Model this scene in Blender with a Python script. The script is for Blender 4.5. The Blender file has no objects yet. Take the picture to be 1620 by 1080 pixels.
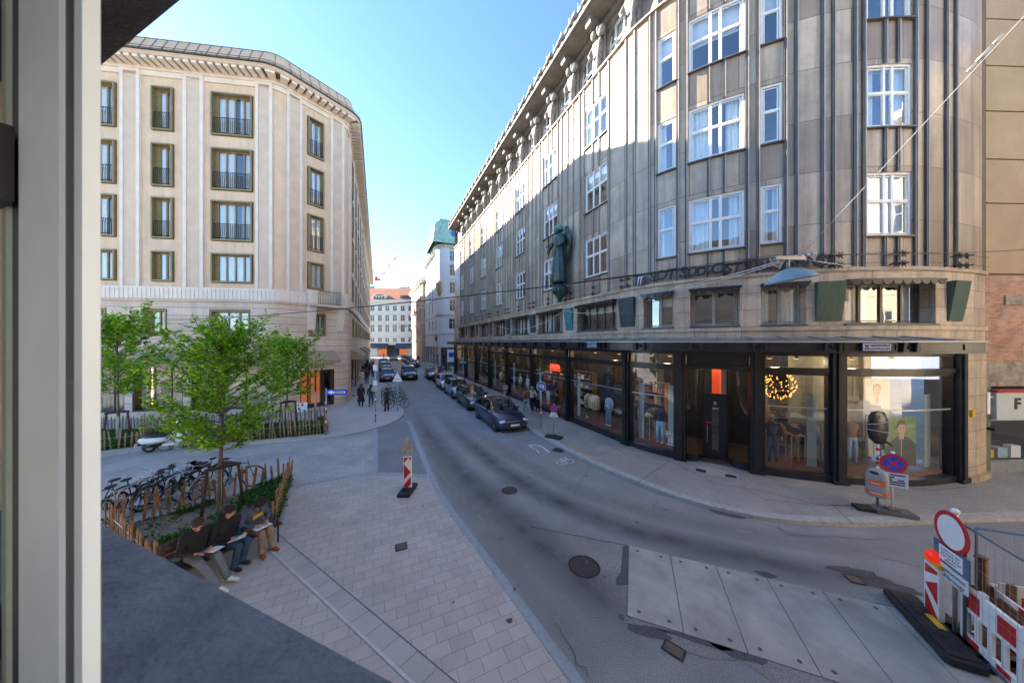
import bpy, math, random
import numpy as np
from mathutils import Vector, Matrix
random.seed(7)
SC = bpy.context.scene
COL = SC.collection
PI = math.pi
F, CX, CY, H = 475.0, 810.0, 541.0, 5.0

def G(px, py, z=0.0):
    """ground point (height z) seen at a photo pixel"""
    d = F * (H - z) / (py - CY)
    return Vector(((px - CX) / F * d, d, z))
def DP(px, py, d):
    return Vector(((px - CX) / F * d, d, H + (CY - py) / F * d))

# ------------------------------------------------------------------ materials
def _n(nt, t, **kw):
    n = nt.nodes.new(t)
    for k, v in kw.items():
        setattr(n, k, v)
    return n
def _set(n, **kw):
    for k, v in kw.items():
        n.inputs[k.replace('_', ' ')].default_value = v
def c4(c): return (c[0], c[1], c[2], 1.0)

def new_mat(name):
    m = bpy.data.materials.new(name); m.use_nodes = True
    nt = m.node_tree
    b = nt.nodes['Principled BSDF']
    return m, nt, b

def add_streak(nt, out, tc, col, amt, hs=1.4, vs=.07):
    """rain-washed vertical staining"""
    L = nt.links; mp = _n(nt, 'ShaderNodeMapping'); mp.inputs['Scale'].default_value = (hs, hs, vs)
    L.new(tc.outputs['Object'], mp.inputs['Vector'])
    n = _n(nt, 'ShaderNodeTexNoise'); _set(n, Scale=2.0, Detail=7.0, Roughness=.7); L.new(mp.outputs['Vector'], n.inputs['Vector'])
    r = _n(nt, 'ShaderNodeMapRange'); _set(r, From_Min=.46, From_Max=.72, To_Min=0.0, To_Max=amt); L.new(n.outputs['Fac'], r.inputs['Value'])
    m = _n(nt, 'ShaderNodeMixRGB'); m.inputs['Color2'].default_value = c4(col)
    L.new(r.outputs['Result'], m.inputs['Fac']); L.new(out, m.inputs['Color1']); return m.outputs['Color']

def mat(name, col, rough=.6, metal=0.0, var=.12, scale=4.0, bump=0.0, bscale=60.0, spec=.5,
        stain=None, stain_amt=.5, stain_scale=.7, coat=0.0, emit=None, estr=0.0, stretch=None, streak=None, pos=False):
    m, nt, b = new_mat(name)
    L = nt.links
    tc = _n(nt, 'ShaderNodeTexCoord')
    vec = _n(nt, 'ShaderNodeNewGeometry').outputs['Position'] if pos else tc.outputs['Object']
    if stretch:
        mp = _n(nt, 'ShaderNodeMapping'); mp.inputs['Scale'].default_value = stretch
        L.new(vec, mp.inputs['Vector']); vec = mp.outputs['Vector']
    n1 = _n(nt, 'ShaderNodeTexNoise'); _set(n1, Scale=scale, Detail=5.0, Roughness=.6)
    L.new(vec, n1.inputs['Vector'])
    mr = _n(nt, 'ShaderNodeMapRange'); _set(mr, From_Min=.3, From_Max=.7, To_Min=1 - var, To_Max=1 + var)
    L.new(n1.outputs['Fac'], mr.inputs['Value'])
    mx = _n(nt, 'ShaderNodeMixRGB', blend_type='MULTIPLY'); mx.inputs['Fac'].default_value = 1
    mx.inputs['Color1'].default_value = c4(col)
    L.new(mr.outputs['Result'], mx.inputs['Color2'])
    out = mx.outputs['Color']
    if stain:
        n2 = _n(nt, 'ShaderNodeTexNoise'); _set(n2, Scale=stain_scale, Detail=6.0, Roughness=.65)
        L.new(vec, n2.inputs['Vector'])
        r2 = _n(nt, 'ShaderNodeMapRange'); _set(r2, From_Min=.48, From_Max=.68, To_Min=0.0, To_Max=stain_amt)
        L.new(n2.outputs['Fac'], r2.inputs['Value'])
        m2 = _n(nt, 'ShaderNodeMixRGB'); m2.inputs['Color2'].default_value = c4(stain)
        L.new(r2.outputs['Result'], m2.inputs['Fac']); L.new(out, m2.inputs['Color1'])
        out = m2.outputs['Color']
    if streak: out = add_streak(nt, out, tc, *streak)
    L.new(out, b.inputs['Base Color'])
    _set(b, Roughness=rough, Metallic=metal)
    b.inputs['Specular IOR Level'].default_value = spec
    b.inputs['Coat Weight'].default_value = coat
    b.inputs['Coat Roughness'].default_value = .03
    if bump:
        n3 = _n(nt, 'ShaderNodeTexNoise'); _set(n3, Scale=bscale, Detail=3.0)
        L.new(vec, n3.inputs['Vector'])
        bp = _n(nt, 'ShaderNodeBump'); _set(bp, Strength=bump, Distance=.02)
        L.new(n3.outputs['Fac'], bp.inputs['Height']); L.new(bp.outputs['Normal'], b.inputs['Normal'])
    if emit:
        b.inputs['Emission Color'].default_value = c4(emit); b.inputs['Emission Strength'].default_value = estr
    return m

def brick_mat(name, c1, c2, mortar, bw, rh, ms, rough=.7, uv=True, rot=0.0, var=.1, nscale=3.0, offset=.5,
              bias=0.0, spec=.5, bump=.3, stain=None, stain_amt=.4, stain_scale=.5, shift=(0, 0), fine=.06, fscale=60, streak=None):
    m, nt, b = new_mat(name); L = nt.links
    tc = _n(nt, 'ShaderNodeTexCoord')
    mp = _n(nt, 'ShaderNodeMapping')
    mp.inputs['Rotation'].default_value = (0, 0, rot); mp.inputs['Location'].default_value = (shift[0], shift[1], 0)
    L.new(tc.outputs['UV' if uv else 'Object'], mp.inputs['Vector'])
    br = _n(nt, 'ShaderNodeTexBrick'); br.offset = offset; br.squash = 1
    br.inputs['Color1'].default_value = c4(c1); br.inputs['Color2'].default_value = c4(c2)
    br.inputs['Mortar'].default_value = c4(mortar)
    _set(br, Scale=1.0, Mortar_Size=ms, Mortar_Smooth=.1, Bias=bias, Brick_Width=bw, Row_Height=rh)
    L.new(mp.outputs['Vector'], br.inputs['Vector'])
    out = br.outputs['Color']
    for sc, v in ((nscale, var), (fscale, fine)):
        n1 = _n(nt, 'ShaderNodeTexNoise'); _set(n1, Scale=sc, Detail=5.0, Roughness=.65)
        L.new(tc.outputs['Object'], n1.inputs['Vector'])
        mr = _n(nt, 'ShaderNodeMapRange'); _set(mr, From_Min=.3, From_Max=.7, To_Min=1 - v, To_Max=1 + v)
        L.new(n1.outputs['Fac'], mr.inputs['Value'])
        mx = _n(nt, 'ShaderNodeMixRGB', blend_type='MULTIPLY'); mx.inputs['Fac'].default_value = 1
        L.new(out, mx.inputs['Color1']); L.new(mr.outputs['Result'], mx.inputs['Color2']); out = mx.outputs['Color']
    if stain:
        n2 = _n(nt, 'ShaderNodeTexNoise'); _set(n2, Scale=stain_scale, Detail=6.0, Roughness=.65)
        L.new(tc.outputs['Object'], n2.inputs['Vector'])
        r2 = _n(nt, 'ShaderNodeMapRange'); _set(r2, From_Min=.48, From_Max=.68, To_Min=0.0, To_Max=stain_amt)
        L.new(n2.outputs['Fac'], r2.inputs['Value'])
        m2 = _n(nt, 'ShaderNodeMixRGB'); m2.inputs['Color2'].default_value = c4(stain)
        L.new(r2.outputs['Result'], m2.inputs['Fac']); L.new(out, m2.inputs['Color1']); out = m2.outputs['Color']
    if streak: out = add_streak(nt, out, tc, *streak)
    L.new(out, b.inputs['Base Color']); _set(b, Roughness=rough)
    b.inputs['Specular IOR Level'].default_value = spec
    if bump:
        inv = _n(nt, 'ShaderNodeMath', operation='SUBTRACT'); inv.inputs[0].default_value = 1
        L.new(br.outputs['Fac'], inv.inputs[1])
        bp = _n(nt, 'ShaderNodeBump'); _set(bp, Strength=bump, Distance=.01)
        L.new(inv.outputs[0], bp.inputs['Height']); L.new(bp.outputs['Normal'], b.inputs['Normal'])
    return m

def glass_mat(name, ior=1.6, tint=(1, 1, 1), rough=0.0, gcol=.95, wav=0.0):
    m, nt, b = new_mat(name); L = nt.links
    nt.nodes.remove(b)
    fr = _n(nt, 'ShaderNodeFresnel'); fr.inputs['IOR'].default_value = ior
    tr = _n(nt, 'ShaderNodeBsdfTransparent'); tr.inputs['Color'].default_value = c4(tint)
    gl = _n(nt, 'ShaderNodeBsdfGlossy'); gl.inputs['Roughness'].default_value = rough
    gl.inputs['Color'].default_value = (gcol, gcol, gcol, 1)
    if wav:
        tc = _n(nt, 'ShaderNodeTexCoord')
        n3 = _n(nt, 'ShaderNodeTexNoise'); _set(n3, Scale=1.3, Detail=1.0)
        L.new(tc.outputs['Object'], n3.inputs['Vector'])
        bp = _n(nt, 'ShaderNodeBump'); _set(bp, Strength=wav, Distance=.05)
        L.new(n3.outputs['Fac'], bp.inputs['Height'])
        L.new(bp.outputs['Normal'], gl.inputs['Normal'])
    mx = _n(nt, 'ShaderNodeMixShader')
    geo = _n(nt, 'ShaderNodeNewGeometry')
    inv = _n(nt, 'ShaderNodeMath', operation='SUBTRACT'); inv.inputs[0].default_value = 1
    L.new(geo.outputs['Backfacing'], inv.inputs[1])
    mul = _n(nt, 'ShaderNodeMath', operation='MULTIPLY')
    L.new(fr.outputs[0], mul.inputs[0]); L.new(inv.outputs[0], mul.inputs[1])
    L.new(mul.outputs[0], mx.inputs[0]); L.new(tr.outputs[0], mx.inputs[1]); L.new(gl.outputs[0], mx.inputs[2])
    L.new(mx.outputs[0], nt.nodes['Material Output'].inputs['Surface'])
    return m

def leaf_mat(name, c1, c2, c3):
    m, nt, b = new_mat(name); L = nt.links
    nt.nodes.remove(b)
    tc = _n(nt, 'ShaderNodeTexCoord'); sp = _n(nt, 'ShaderNodeSeparateXYZ')
    L.new(tc.outputs['UV'], sp.inputs[0])
    cr = _n(nt, 'ShaderNodeValToRGB')
    cr.color_ramp.elements[0].color = c4(c1); cr.color_ramp.elements[1].color = c4(c3)
    e = cr.color_ramp.elements.new(.55); e.color = c4(c2)
    L.new(sp.outputs[0], cr.inputs[0])
    d = _n(nt, 'ShaderNodeBsdfPrincipled'); d.inputs['Roughness'].default_value = .5
    d.inputs['Specular IOR Level'].default_value = .3
    t = _n(nt, 'ShaderNodeBsdfTranslucent')
    L.new(cr.outputs[0], d.inputs['Base Color'])
    br = _n(nt, 'ShaderNodeMixRGB', blend_type='MULTIPLY'); br.inputs[0].default_value = 1
    br.inputs['Color2'].default_value = (1.5, 1.5, .5, 1)
    L.new(cr.outputs[0], br.inputs['Color1']); L.new(br.outputs[0], t.inputs['Color'])
    mx = _n(nt, 'ShaderNodeMixShader'); mx.inputs[0].default_value = .45
    L.new(d.outputs[0], mx.inputs[1]); L.new(t.outputs[0], mx.inputs[2])
    L.new(mx.outputs[0], nt.nodes['Material Output'].inputs['Surface'])
    return m

# ------------------------------------------------------------------ mesh builder
class MB:
    def __init__(s): s.v = []; s.f = []; s.m = []; s.uv = []; s.has_uv = False; s.sm = []
    def add(s, vs, fs, m=0, uvs=None, smooth=False):
        o = len(s.v)
        s.v.extend(tuple(v) for v in vs)
        for i, f in enumerate(fs):
            s.f.append(tuple(o + k for k in f)); s.m.append(m); s.sm.append(smooth)
            if uvs is not None: s.uv.append(uvs[i]); s.has_uv = True
            else: s.uv.append(None)
        return s
    def box(s, x0, x1, y0, y1, z0, z1, m=0, M=None):
        vs = [Vector((x, y, z)) for x in (x0, x1) for y in (y0, y1) for z in (z0, z1)]
        if M is not None: vs = [M @ v for v in vs]
        fs = [(0, 1, 3, 2), (4, 6, 7, 5), (0, 4, 5, 1), (2, 3, 7, 6), (0, 2, 6, 4), (1, 5, 7, 3)]
        return s.add(vs, fs, m)
    def cyl(s, p0, p1, r0, r1=None, n=8, m=0, caps=True, smooth=True):
        p0 = Vector(p0); p1 = Vector(p1); r1 = r0 if r1 is None else r1
        a = (p1 - p0)
        if a.length < 1e-6: return s
        q = a.to_track_quat('Z', 'Y').to_matrix()
        vs = []
        for p, r in ((p0, r0), (p1, r1)):
            for i in range(n):
                t = 2 * PI * i / n
                vs.append(p + q @ Vector((r * math.cos(t), r * math.sin(t), 0)))
        s.add(vs, [(i, (i + 1) % n, n + (i + 1) % n, n + i) for i in range(n)], m, smooth=smooth)
        if caps:
            o = len(s.v) - 2 * n
            s.f.append(tuple(o + i for i in reversed(range(n)))); s.m.append(m); s.uv.append(None); s.sm.append(False)
            s.f.append(tuple(o + n + i for i in range(n))); s.m.append(m); s.uv.append(None); s.sm.append(False)
        return s
    def tube(s, pts, r, n=6, m=0, closed=False):
        pts = [Vector(p) for p in pts]; k = len(pts)
        rs = r if isinstance(r, (list, tuple)) else [r] * k
        vs = []; up = Vector((0, 0, 1)); prev = None
        for i, p in enumerate(pts):
            if closed: t = pts[(i + 1) % k] - pts[i - 1]
            else: t = pts[min(i + 1, k - 1)] - pts[max(i - 1, 0)]
            t.normalize()
            if prev is None:
                ref = up if abs(t.z) < .9 else Vector((1, 0, 0))
                a = t.cross(ref).normalized()
            else:
                a = (prev - t * prev.dot(t)).normalized()
            prev = a; b = t.cross(a)
            for j in range(n):
                th = 2 * PI * j / n
                vs.append(p + a * (rs[i] * math.cos(th)) + b * (rs[i] * math.sin(th)))
        fs = []
        for i in range(k if closed else k - 1):
            i2 = (i + 1) % k
            for j in range(n):
                fs.append((i * n + j, i * n + (j + 1) % n, i2 * n + (j + 1) % n, i2 * n + j))
        if not closed:
            fs.append(tuple(reversed(range(n)))); fs.append(tuple((k - 1) * n + j for j in range(n)))
        return s.add(vs, fs, m, smooth=True)
    def ell(s, c, r, seg=10, rings=7, m=0, M=None):
        c = Vector(c); r = r if isinstance(r, (tuple, list)) else (r, r, r)
        vs = []
        for i in range(rings + 1):
            ph = PI * i / rings
            for j in range(seg):
                th = 2 * PI * j / seg
                v = Vector((r[0] * math.sin(ph) * math.cos(th), r[1] * math.sin(ph) * math.sin(th), r[2] * math.cos(ph)))
                vs.append(c + (M @ v if M is not None else v))
        fs = []
        for i in range(rings):
            for j in range(seg):
                a = i * seg + j; b = i * seg + (j + 1) % seg
                if i == 0: fs.append((a, a + seg, b + seg))
                elif i == rings - 1: fs.append((a, a + seg, b))
                else: fs.append((a, a + seg, b + seg, b))
        return s.add(vs, fs, m, smooth=True)
    def lathe(s, prof, n=16, c=(0, 0, 0), m=0, M=None):
        c = Vector(c); vs = []
        for r, z in prof:
            for j in range(n):
                th = 2 * PI * j / n
                v = Vector((r * math.cos(th), r * math.sin(th), z))
                vs.append(c + (M @ v if M is not None else v))
        fs = [(i * n + j, i * n + (j + 1) % n, (i + 1) * n + (j + 1) % n, (i + 1) * n + j)
              for i in range(len(prof) - 1) for j in range(n)]
        return s.add(vs, fs, m, smooth=True)
    def poly(s, pts, z0, z1, m=0, M=None):
        """extruded polygon (pts counter-clockwise in xy)"""
        n = len(pts)
        a = sum(pts[i][0] * pts[(i + 1) % n][1] - pts[(i + 1) % n][0] * pts[i][1] for i in range(n))
        if a < 0: pts = list(reversed(pts))
        vs = [Vector((p[0], p[1], z0)) for p in pts] + [Vector((p[0], p[1], z1)) for p in pts]
        if M is not None: vs = [M @ v for v in vs]
        fs = [tuple(reversed(range(n))), tuple(range(n, 2 * n))] + [(i, (i + 1) % n, n + (i + 1) % n, n + i) for i in range(n)]
        return s.add(vs, fs, m)
    def sheet(s, pts, z, m=0):
        n = len(pts)
        a = sum(pts[i][0] * pts[(i + 1) % n][1] - pts[(i + 1) % n][0] * pts[i][1] for i in range(n))
        if a < 0: pts = list(reversed(pts))
        return s.add([(p[0], p[1], z) for p in pts], [tuple(range(n))], m)
    def build(s, name, mats, parent=None, loc=None, rz=0.0):
        me = bpy.data.meshes.new(name)
        me.from_pydata(s.v, [], s.f)
        mats = mats if isinstance(mats, (list, tuple)) else [mats]
        for m in mats: me.materials.append(m)
        me.polygons.foreach_set('material_index', s.m)
        me.polygons.foreach_set('use_smooth', s.sm)
        if s.has_uv:
            ul = me.uv_layers.new(name='UVMap')
            data = []
            for f, u in zip(s.f, s.uv):
                if u is None: data.extend([0.0, 0.0] * len(f))
                else:
                    for a in u: data.extend(a)
            ul.data.foreach_set('uv', data)
        me.update()
        o = bpy.data.objects.new(name, me); COL.objects.link(o)
        if loc is not None: o.location = loc
        if rz: o.rotation_euler = (0, 0, rz)
        if parent is not None: o.parent = parent
        return o

def tag(o, label=None, cat=None, group=None, kind=None):
    if label: o['label'] = label
    if cat: o['category'] = cat
    if group: o['group'] = group
    if kind: o['kind'] = kind
    return o
def thing(name, label, cat, loc=(0, 0, 0), rz=0.0, group=None):
    o = bpy.data.objects.new(name, None); COL.objects.link(o)
    o.empty_display_size = .2
    o.location = loc; o.rotation_euler = (0, 0, rz)
    return tag(o, label, cat, group)
def dup(o, loc=None, rz=None, label=None, group=None, parent=None, rot=None):
    c = o.copy(); COL.objects.link(c)
    if parent is not None: c.parent = parent
    if loc is not None: c.location = loc
    if rz is not None: c.rotation_euler = (0, 0, rz)
    if rot is not None: c.rotation_euler = rot
    if label: c['label'] = label
    if group: c['group'] = group
    for ch in o.children: dup(ch, parent=c)
    return c

# ------------------------------------------------------------------ text
_tc = {}
def text_geo(txt, size, ext=.004, align='CENTER', bold=0.0, shear=0.0):
    key = (txt, size, ext, align, bold, shear)
    if key in _tc: return _tc[key]
    cu = bpy.data.curves.new('txt', 'FONT'); cu.body = txt; cu.size = size; cu.extrude = ext
    cu.align_x = align; cu.align_y = 'CENTER'; cu.offset = bold; cu.resolution_u = 3; cu.shear = shear
    ob = bpy.data.objects.new('txt', cu); COL.objects.link(ob)
    dg = bpy.context.evaluated_depsgraph_get(); dg.update()
    me = bpy.data.meshes.new_from_object(ob.evaluated_get(dg))
    vs = [v.co.copy() for v in me.vertices]; fs = [tuple(p.vertices) for p in me.polygons]
    bpy.data.objects.remove(ob); bpy.data.curves.remove(cu); bpy.data.meshes.remove(me)
    _tc[key] = (vs, fs); return vs, fs
def frame_m(o, u):
    """matrix: x along u (horizontal), y up, z out of the sign face"""
    u = Vector((u[0], u[1], 0)).normalized(); z = Vector((0, 0, 1)); n = u.cross(z)
    M = Matrix((u, z, n)).transposed().to_4x4(); M.translation = Vector(o); return M
def add_text(mb, txt, size, M, ext=.004, m=0, align='CENTER', bold=0.0, sx=1.0, shear=0.0):
    vs, fs = text_geo(txt, size, ext, align, bold, shear)
    mb.add([M @ Vector((v.x * sx, v.y, v.z)) for v in vs], fs, m)

# ------------------------------------------------------------------ facade paths (outward = right of travel)
class Path:
    def __init__(s, pts):
        s.p = [Vector((a[0], a[1])) for a in pts]
        s.c = [0.0]
        for a, b in zip(s.p, s.p[1:]): s.c.append(s.c[-1] + (b - a).length)
        ns = []
        for a, b in zip(s.p, s.p[1:]):
            d = (b - a).normalized(); ns.append(Vector((d.y, -d.x)))
        s.ns = ns; s.mi = [ns[0]]
        for a, b in zip(ns, ns[1:]):
            m = (a + b).normalized(); s.mi.append(m / max(.3, m.dot(a)))
        s.mi.append(ns[-1]); s.L = s.c[-1]
    def seg(s, t):
        for i in range(len(s.c) - 1):
            if t <= s.c[i + 1]: return i
        return len(s.c) - 2
    def at(s, t, n=0.0, z=0.0):
        i = s.seg(t); l = s.c[i + 1] - s.c[i]; f = (t - s.c[i]) / l
        a = s.p[i] + s.mi[i] * n; b = s.p[i + 1] + s.mi[i + 1] * n
        q = a + (b - a) * f
        return Vector((q.x, q.y, z))
    def tan(s, t):
        i = s.seg(t); d = (s.p[i + 1] - s.p[i]).normalized(); return Vector((d.x, d.y, 0))
    def nor(s, t):
        d = s.tan(t); return Vector((d.y, -d.x, 0))
    def s_of(s, px, n=0.0):
        k = (px - CX) / F; best = None
        for i in range(len(s.p) - 1):
            a = s.p[i] + s.mi[i] * n; b = s.p[i + 1] + s.mi[i + 1] * n
            fa = a.x - k * a.y; fb = b.x - k * b.y
            if fa * fb <= 0 and abs(fa - fb) > 1e-9:
                f = fa / (fa - fb); y = a.y + (b.y - a.y) * f
                if y > .2 and (best is None or y < best[1]): best = (s.c[i] + (s.c[i + 1] - s.c[i]) * f, y)
        return best[0]
    def stations(s, a, b):
        e = 1e-4
        return [a] + [c for c in s.c if a + e < c < b - e] + [b]
    def fr(s, t, n, z):
        return frame_m(s.at(t, n, z), s.tan(t))

def fbox(mb, P, s0, s1, n0, n1, z0, z1, m=0, caps=True, nz=None):
    """box in facade space; nz = (n0 top, n1 top) lets it lean"""
    st = P.stations(s0, s1); k = len(st); vs = []
    t0, t1 = nz if nz else (n0, n1)
    for t in st:
        vs += [P.at(t, n0, z0), P.at(t, n1, z0), P.at(t, t1, z1), P.at(t, t0, z1)]
    fs = []; uv = []
    for i in range(k - 1):
        a = 4 * i; b = a + 4; sa, sb = st[i], st[i + 1]
        fs.append((a + 1, b + 1, b + 2, a + 2)); uv.append(((sa, z0), (sb, z0), (sb, z1), (sa, z1)))
        fs.append((a + 2, b + 2, b + 3, a + 3)); uv.append(((sa, z1 + t1), (sb, z1 + t1), (sb, z1 + t0), (sa, z1 + t0)))
        fs.append((a, a + 3, b + 3, b)); uv.append(((sa, z0), (sa, z1), (sb, z1), (sb, z0)))
        fs.append((a, b, b + 1, a + 1)); uv.append(((sa, z0 + n0), (sb, z0 + n0), (sb, z0 + n1), (sa, z0 + n1)))
    if caps:
        e = 4 * (k - 1)
        fs.append((0, 1, 2, 3)); uv.append(((s0 - n0, z0), (s0 - n1, z0), (s0 - n1, z1), (s0 - n0, z1)))
        fs.append((e, e + 3, e + 2, e + 1)); uv.append(((s1 + n0, z0), (s1 + n0, z1), (s1 + n1, z1), (s1 + n1, z0)))
    mb.add(vs, fs, m, uv)

def fsheet(mb, P, s0, s1, n, z0, z1, m=0):
    st = P.stations(s0, s1); vs = []
    for t in st: vs += [P.at(t, n, z0), P.at(t, n, z1)]
    fs = []; uv = []
    for i in range(len(st) - 1):
        a = 2 * i
        fs.append((a, a + 2, a + 3, a + 1)); uv.append(((st[i], z0), (st[i + 1], z0), (st[i + 1], z1), (st[i], z1)))
    mb.add(vs, fs, m, uv)

def fwall(mb, P, s0, s1, z0, z1, n0, n1, holes, m=0):
    bs = sorted({s0, s1} | {x for h in holes for x in h[:2] if s0 < x < s1})
    for a, b in zip(bs, bs[1:]):
        if b - a < 1e-4: continue
        mid = (a + b) / 2
        hz = sorted((h[2], h[3]) for h in holes if h[0] <= mid <= h[1] and h[3] > z0 and h[2] < z1)
        z = z0
        for q0, q1 in hz:
            if q0 > z + 1e-4: fbox(mb, P, a, b, n0, n1, z, q0, m)
            z = max(z, q1)
        if z < z1 - 1e-4: fbox(mb, P, a, b, n0, n1, z, z1, m)

def arch_fill(mb, P, s0, s1, n0, n1, zs, z1, m=0, k=10):
    """spandrel above an arched opening that springs at zs and reaches z1 at mid"""
    for i in range(k):
        a = s0 + (s1 - s0) * i / k; b = s0 + (s1 - s0) * (i + 1) / k
        def h(t):
            q = (t - (s0 + s1) / 2) / ((s1 - s0) / 2)
            return zs + (z1 - zs) * math.sqrt(max(0, 1 - q * q))
        za, zb = h(a), h(b); zt = z1 + .02
        vs = []
        for t, zz in ((a, za), (b, zb)):
            vs += [P.at(t, n0, zz), P.at(t, n1, zz), P.at(t, n1, zt), P.at(t, n0, zt)]
        mb.add(vs, [(1, 5, 6, 2), (0, 3, 7, 4), (0, 4, 5, 1), (0, 1, 2, 3), (4, 7, 6, 5)], m,
               [((a, za), (b, zb), (b, zt), (a, zt))] + [((a, za), (b, zb), (b, zt), (a, zt))] * 4)
# ------------------------------------------------------------------ camera, sky, sun
cd = bpy.data.cameras.new('camera'); cam = bpy.data.objects.new('camera', cd); COL.objects.link(cam)
cam.location = (0, 0, H); cam.rotation_euler = (PI / 2, 0, 0)
cd.sensor_width = 36; cd.lens = F / 1620 * 36; cd.shift_y = 1 / 1620
cd.clip_start = .02; cd.clip_end = 3000
cd.dof.use_dof = True; cd.dof.focus_distance = 20; cd.dof.aperture_fstop = 2.8
SC.camera = cam
SUN_EL = math.radians(25)
SUN_H = Vector((-.93, .362, 0)).normalized()
w = bpy.data.worlds.new('World'); SC.world = w; w.use_nodes = True
nt = w.node_tree; bg = nt.nodes['Background']
sk = nt.nodes.new('ShaderNodeTexSky'); sk.sky_type = 'NISHITA'; sk.sun_disc = False
sk.sun_elevation = SUN_EL; sk.sun_rotation = math.atan2(SUN_H.x, SUN_H.y)
sk.air_density = 1.0; sk.dust_density = .15; sk.ozone_density = 5.0; sk.altitude = 150
nt.links.new(sk.outputs[0], bg.inputs[0]); bg.inputs[1].default_value = .065
ld = bpy.data.lights.new('sun', 'SUN'); sun = bpy.data.objects.new('sun', ld); COL.objects.link(sun)
ld.energy = 3.4; ld.angle = math.radians(.53); ld.color = (1, .9, .76)
sd = Vector((SUN_H.x * math.cos(SUN_EL), SUN_H.y * math.cos(SUN_EL), math.sin(SUN_EL)))
sun.rotation_euler = sd.to_track_quat('Z', 'Y').to_euler(); sun.location = (0, 0, 60)
SC.view_settings.view_transform = 'Standard'; SC.view_settings.look = 'None'
SC.view_settings.exposure = 3.02; SC.view_settings.gamma = 1.0
cy = SC.cycles
cy.use_denoising = True
try: cy.denoiser = 'OPENIMAGEDENOISE'
except Exception: pass
cy.max_bounces = 7; cy.diffuse_bounces = 4; cy.glossy_bounces = 4; cy.transparent_max_bounces = 16
cy.caustics_reflective = False; cy.caustics_refractive = False
cy.sample_clamp_indirect = 6

# ------------------------------------------------------------------ shared materials
M = {}
M['stone_pol'] = brick_mat('polished granite', (.34, .255, .18), (.58, .47, .345), (.13, .105, .085), 1.62, 1.83, .012, rough=.34,
                           var=.12, nscale=1.2, bump=.12, spec=.35, stain=(.22, .18, .145), stain_amt=.6, stain_scale=.45, fscale=40, fine=.14, streak=((.15, .125, .105), .75))
M['stone_mez'] = brick_mat('granite base', (.47, .365, .255), (.57, .46, .345), (.2, .17, .14), 1.5, .62, .012, rough=.5,
                           var=.18, nscale=1.5, bump=.15, stain=(.2, .175, .15), stain_amt=.5, stain_scale=.8, fscale=40, fine=.12, streak=((.14, .115, .095), .7))
M['rib'] = mat('weathered bronze rib', (.085, .078, .075), rough=.45, var=.3, scale=2)
M['rib_light'] = mat('lit rib edge', (.36, .33, .29), rough=.5, var=.15, scale=2)  # pale tone that stands for the lit side of the ribs
M['white_frame'] = mat('white window paint', (.78, .77, .74), rough=.35, var=.05)
M['sculpt'] = mat('carved stone', (.23, .215, .20), rough=.75, var=.4, scale=6, bump=.3)
M['cornice'] = mat('cornice stone', (.19, .17, .15), rough=.7, var=.25, scale=2)  # darkened so the colour carries the shadow under the cornice
M['rooftile'] = mat('roof tile ends', (.27, .25, .225), rough=.7, var=.35, scale=5)
M['copper'] = mat('green copper', (.10, .27, .21), rough=.6, var=.35, scale=6, stain=(.03, .06, .05), stain_amt=.6, stain_scale=3)
M['patina_dark'] = mat('dark patina bronze', (.035, .062, .055), rough=.42, metal=.3, var=.5, scale=6, stain=(.12, .3, .24), stain_amt=.3, stain_scale=4)
M['shield_green'] = mat('green shield', (.045, .085, .06), rough=.35, var=.3, scale=3, stretch=(6, 6, .6))
M['shield_blue'] = mat('slate blue shield', (.035, .05, .07), rough=.35, var=.3, scale=3)
M['shield_teal'] = mat('teal shield', (.05, .2, .22), rough=.4, var=.3, scale=3)
M['black_iron'] = mat('black iron', (.02, .02, .022), rough=.5, var=.2)
M['bronze'] = mat('dark bronze', (.032, .032, .036), rough=.32, metal=.4, var=.2, scale=3)
M['canopy_sheet'] = mat('grey lead sheet', (.30, .30, .31), rough=.4, metal=.5, var=.25, scale=3, stain=(.13, .12, .11), stain_amt=.6, stain_scale=1.5)
M['glass_up'] = glass_mat('window glass', ior=3.0, tint=(.86, .9, .9), wav=.05)
M['glass_shop'] = glass_mat('shop glass', ior=2.0, tint=(.95, .97, .96))
M['glass_car'] = glass_mat('car glass', ior=1.7, tint=(.25, .28, .28))
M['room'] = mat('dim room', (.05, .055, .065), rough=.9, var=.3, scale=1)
M['curtain'] = mat('white curtain', (.72, .71, .68), rough=.9, var=.15, scale=8, stretch=(4, 4, .3))
M['blind'] = mat('pale blind', (.62, .63, .63), rough=.8, var=.06, scale=2)
M['wood_red'] = mat('red brown wood', (.13, .035, .02), rough=.5, var=.3, scale=5)
M['shop_dark'] = mat('dark shop wall', (.035, .032, .03), rough=.8, var=.3)
M['shop_floor'] = mat('shop floor', (.10, .07, .05), rough=.4, var=.2)
M['paper'] = mat('white paper', (.8, .81, .82), rough=.8, var=.03)
M['white'] = mat('white paint', (.8, .8, .79), rough=.45, var=.05)
M['red'] = mat('traffic red', (.55, .02, .02), rough=.4, var=.08)
M['blue'] = mat('traffic blue', (.015, .07, .55), rough=.4, var=.06)
M['yellow'] = mat('signal yellow', (.75, .42, .02), rough=.45, var=.06)
M['orange'] = mat('bin orange', (.75, .14, .02), rough=.45, var=.06)
M['steel'] = mat('galvanised steel', (.42, .43, .45), rough=.38, metal=.75, var=.15, scale=6)
M['grey_paint'] = mat('grey paint', (.32, .33, .35), rough=.45, var=.08)
M['black'] = mat('black plastic', (.012, .012, .013), rough=.45, var=.2)
M['rubber'] = mat('black rubber', (.022, .022, .023), rough=.75, var=.3, scale=10)
M['wood'] = mat('weathered timber', (.20, .10, .05), rough=.8, var=.4, scale=6, stretch=(6, 6, .8))
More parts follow.
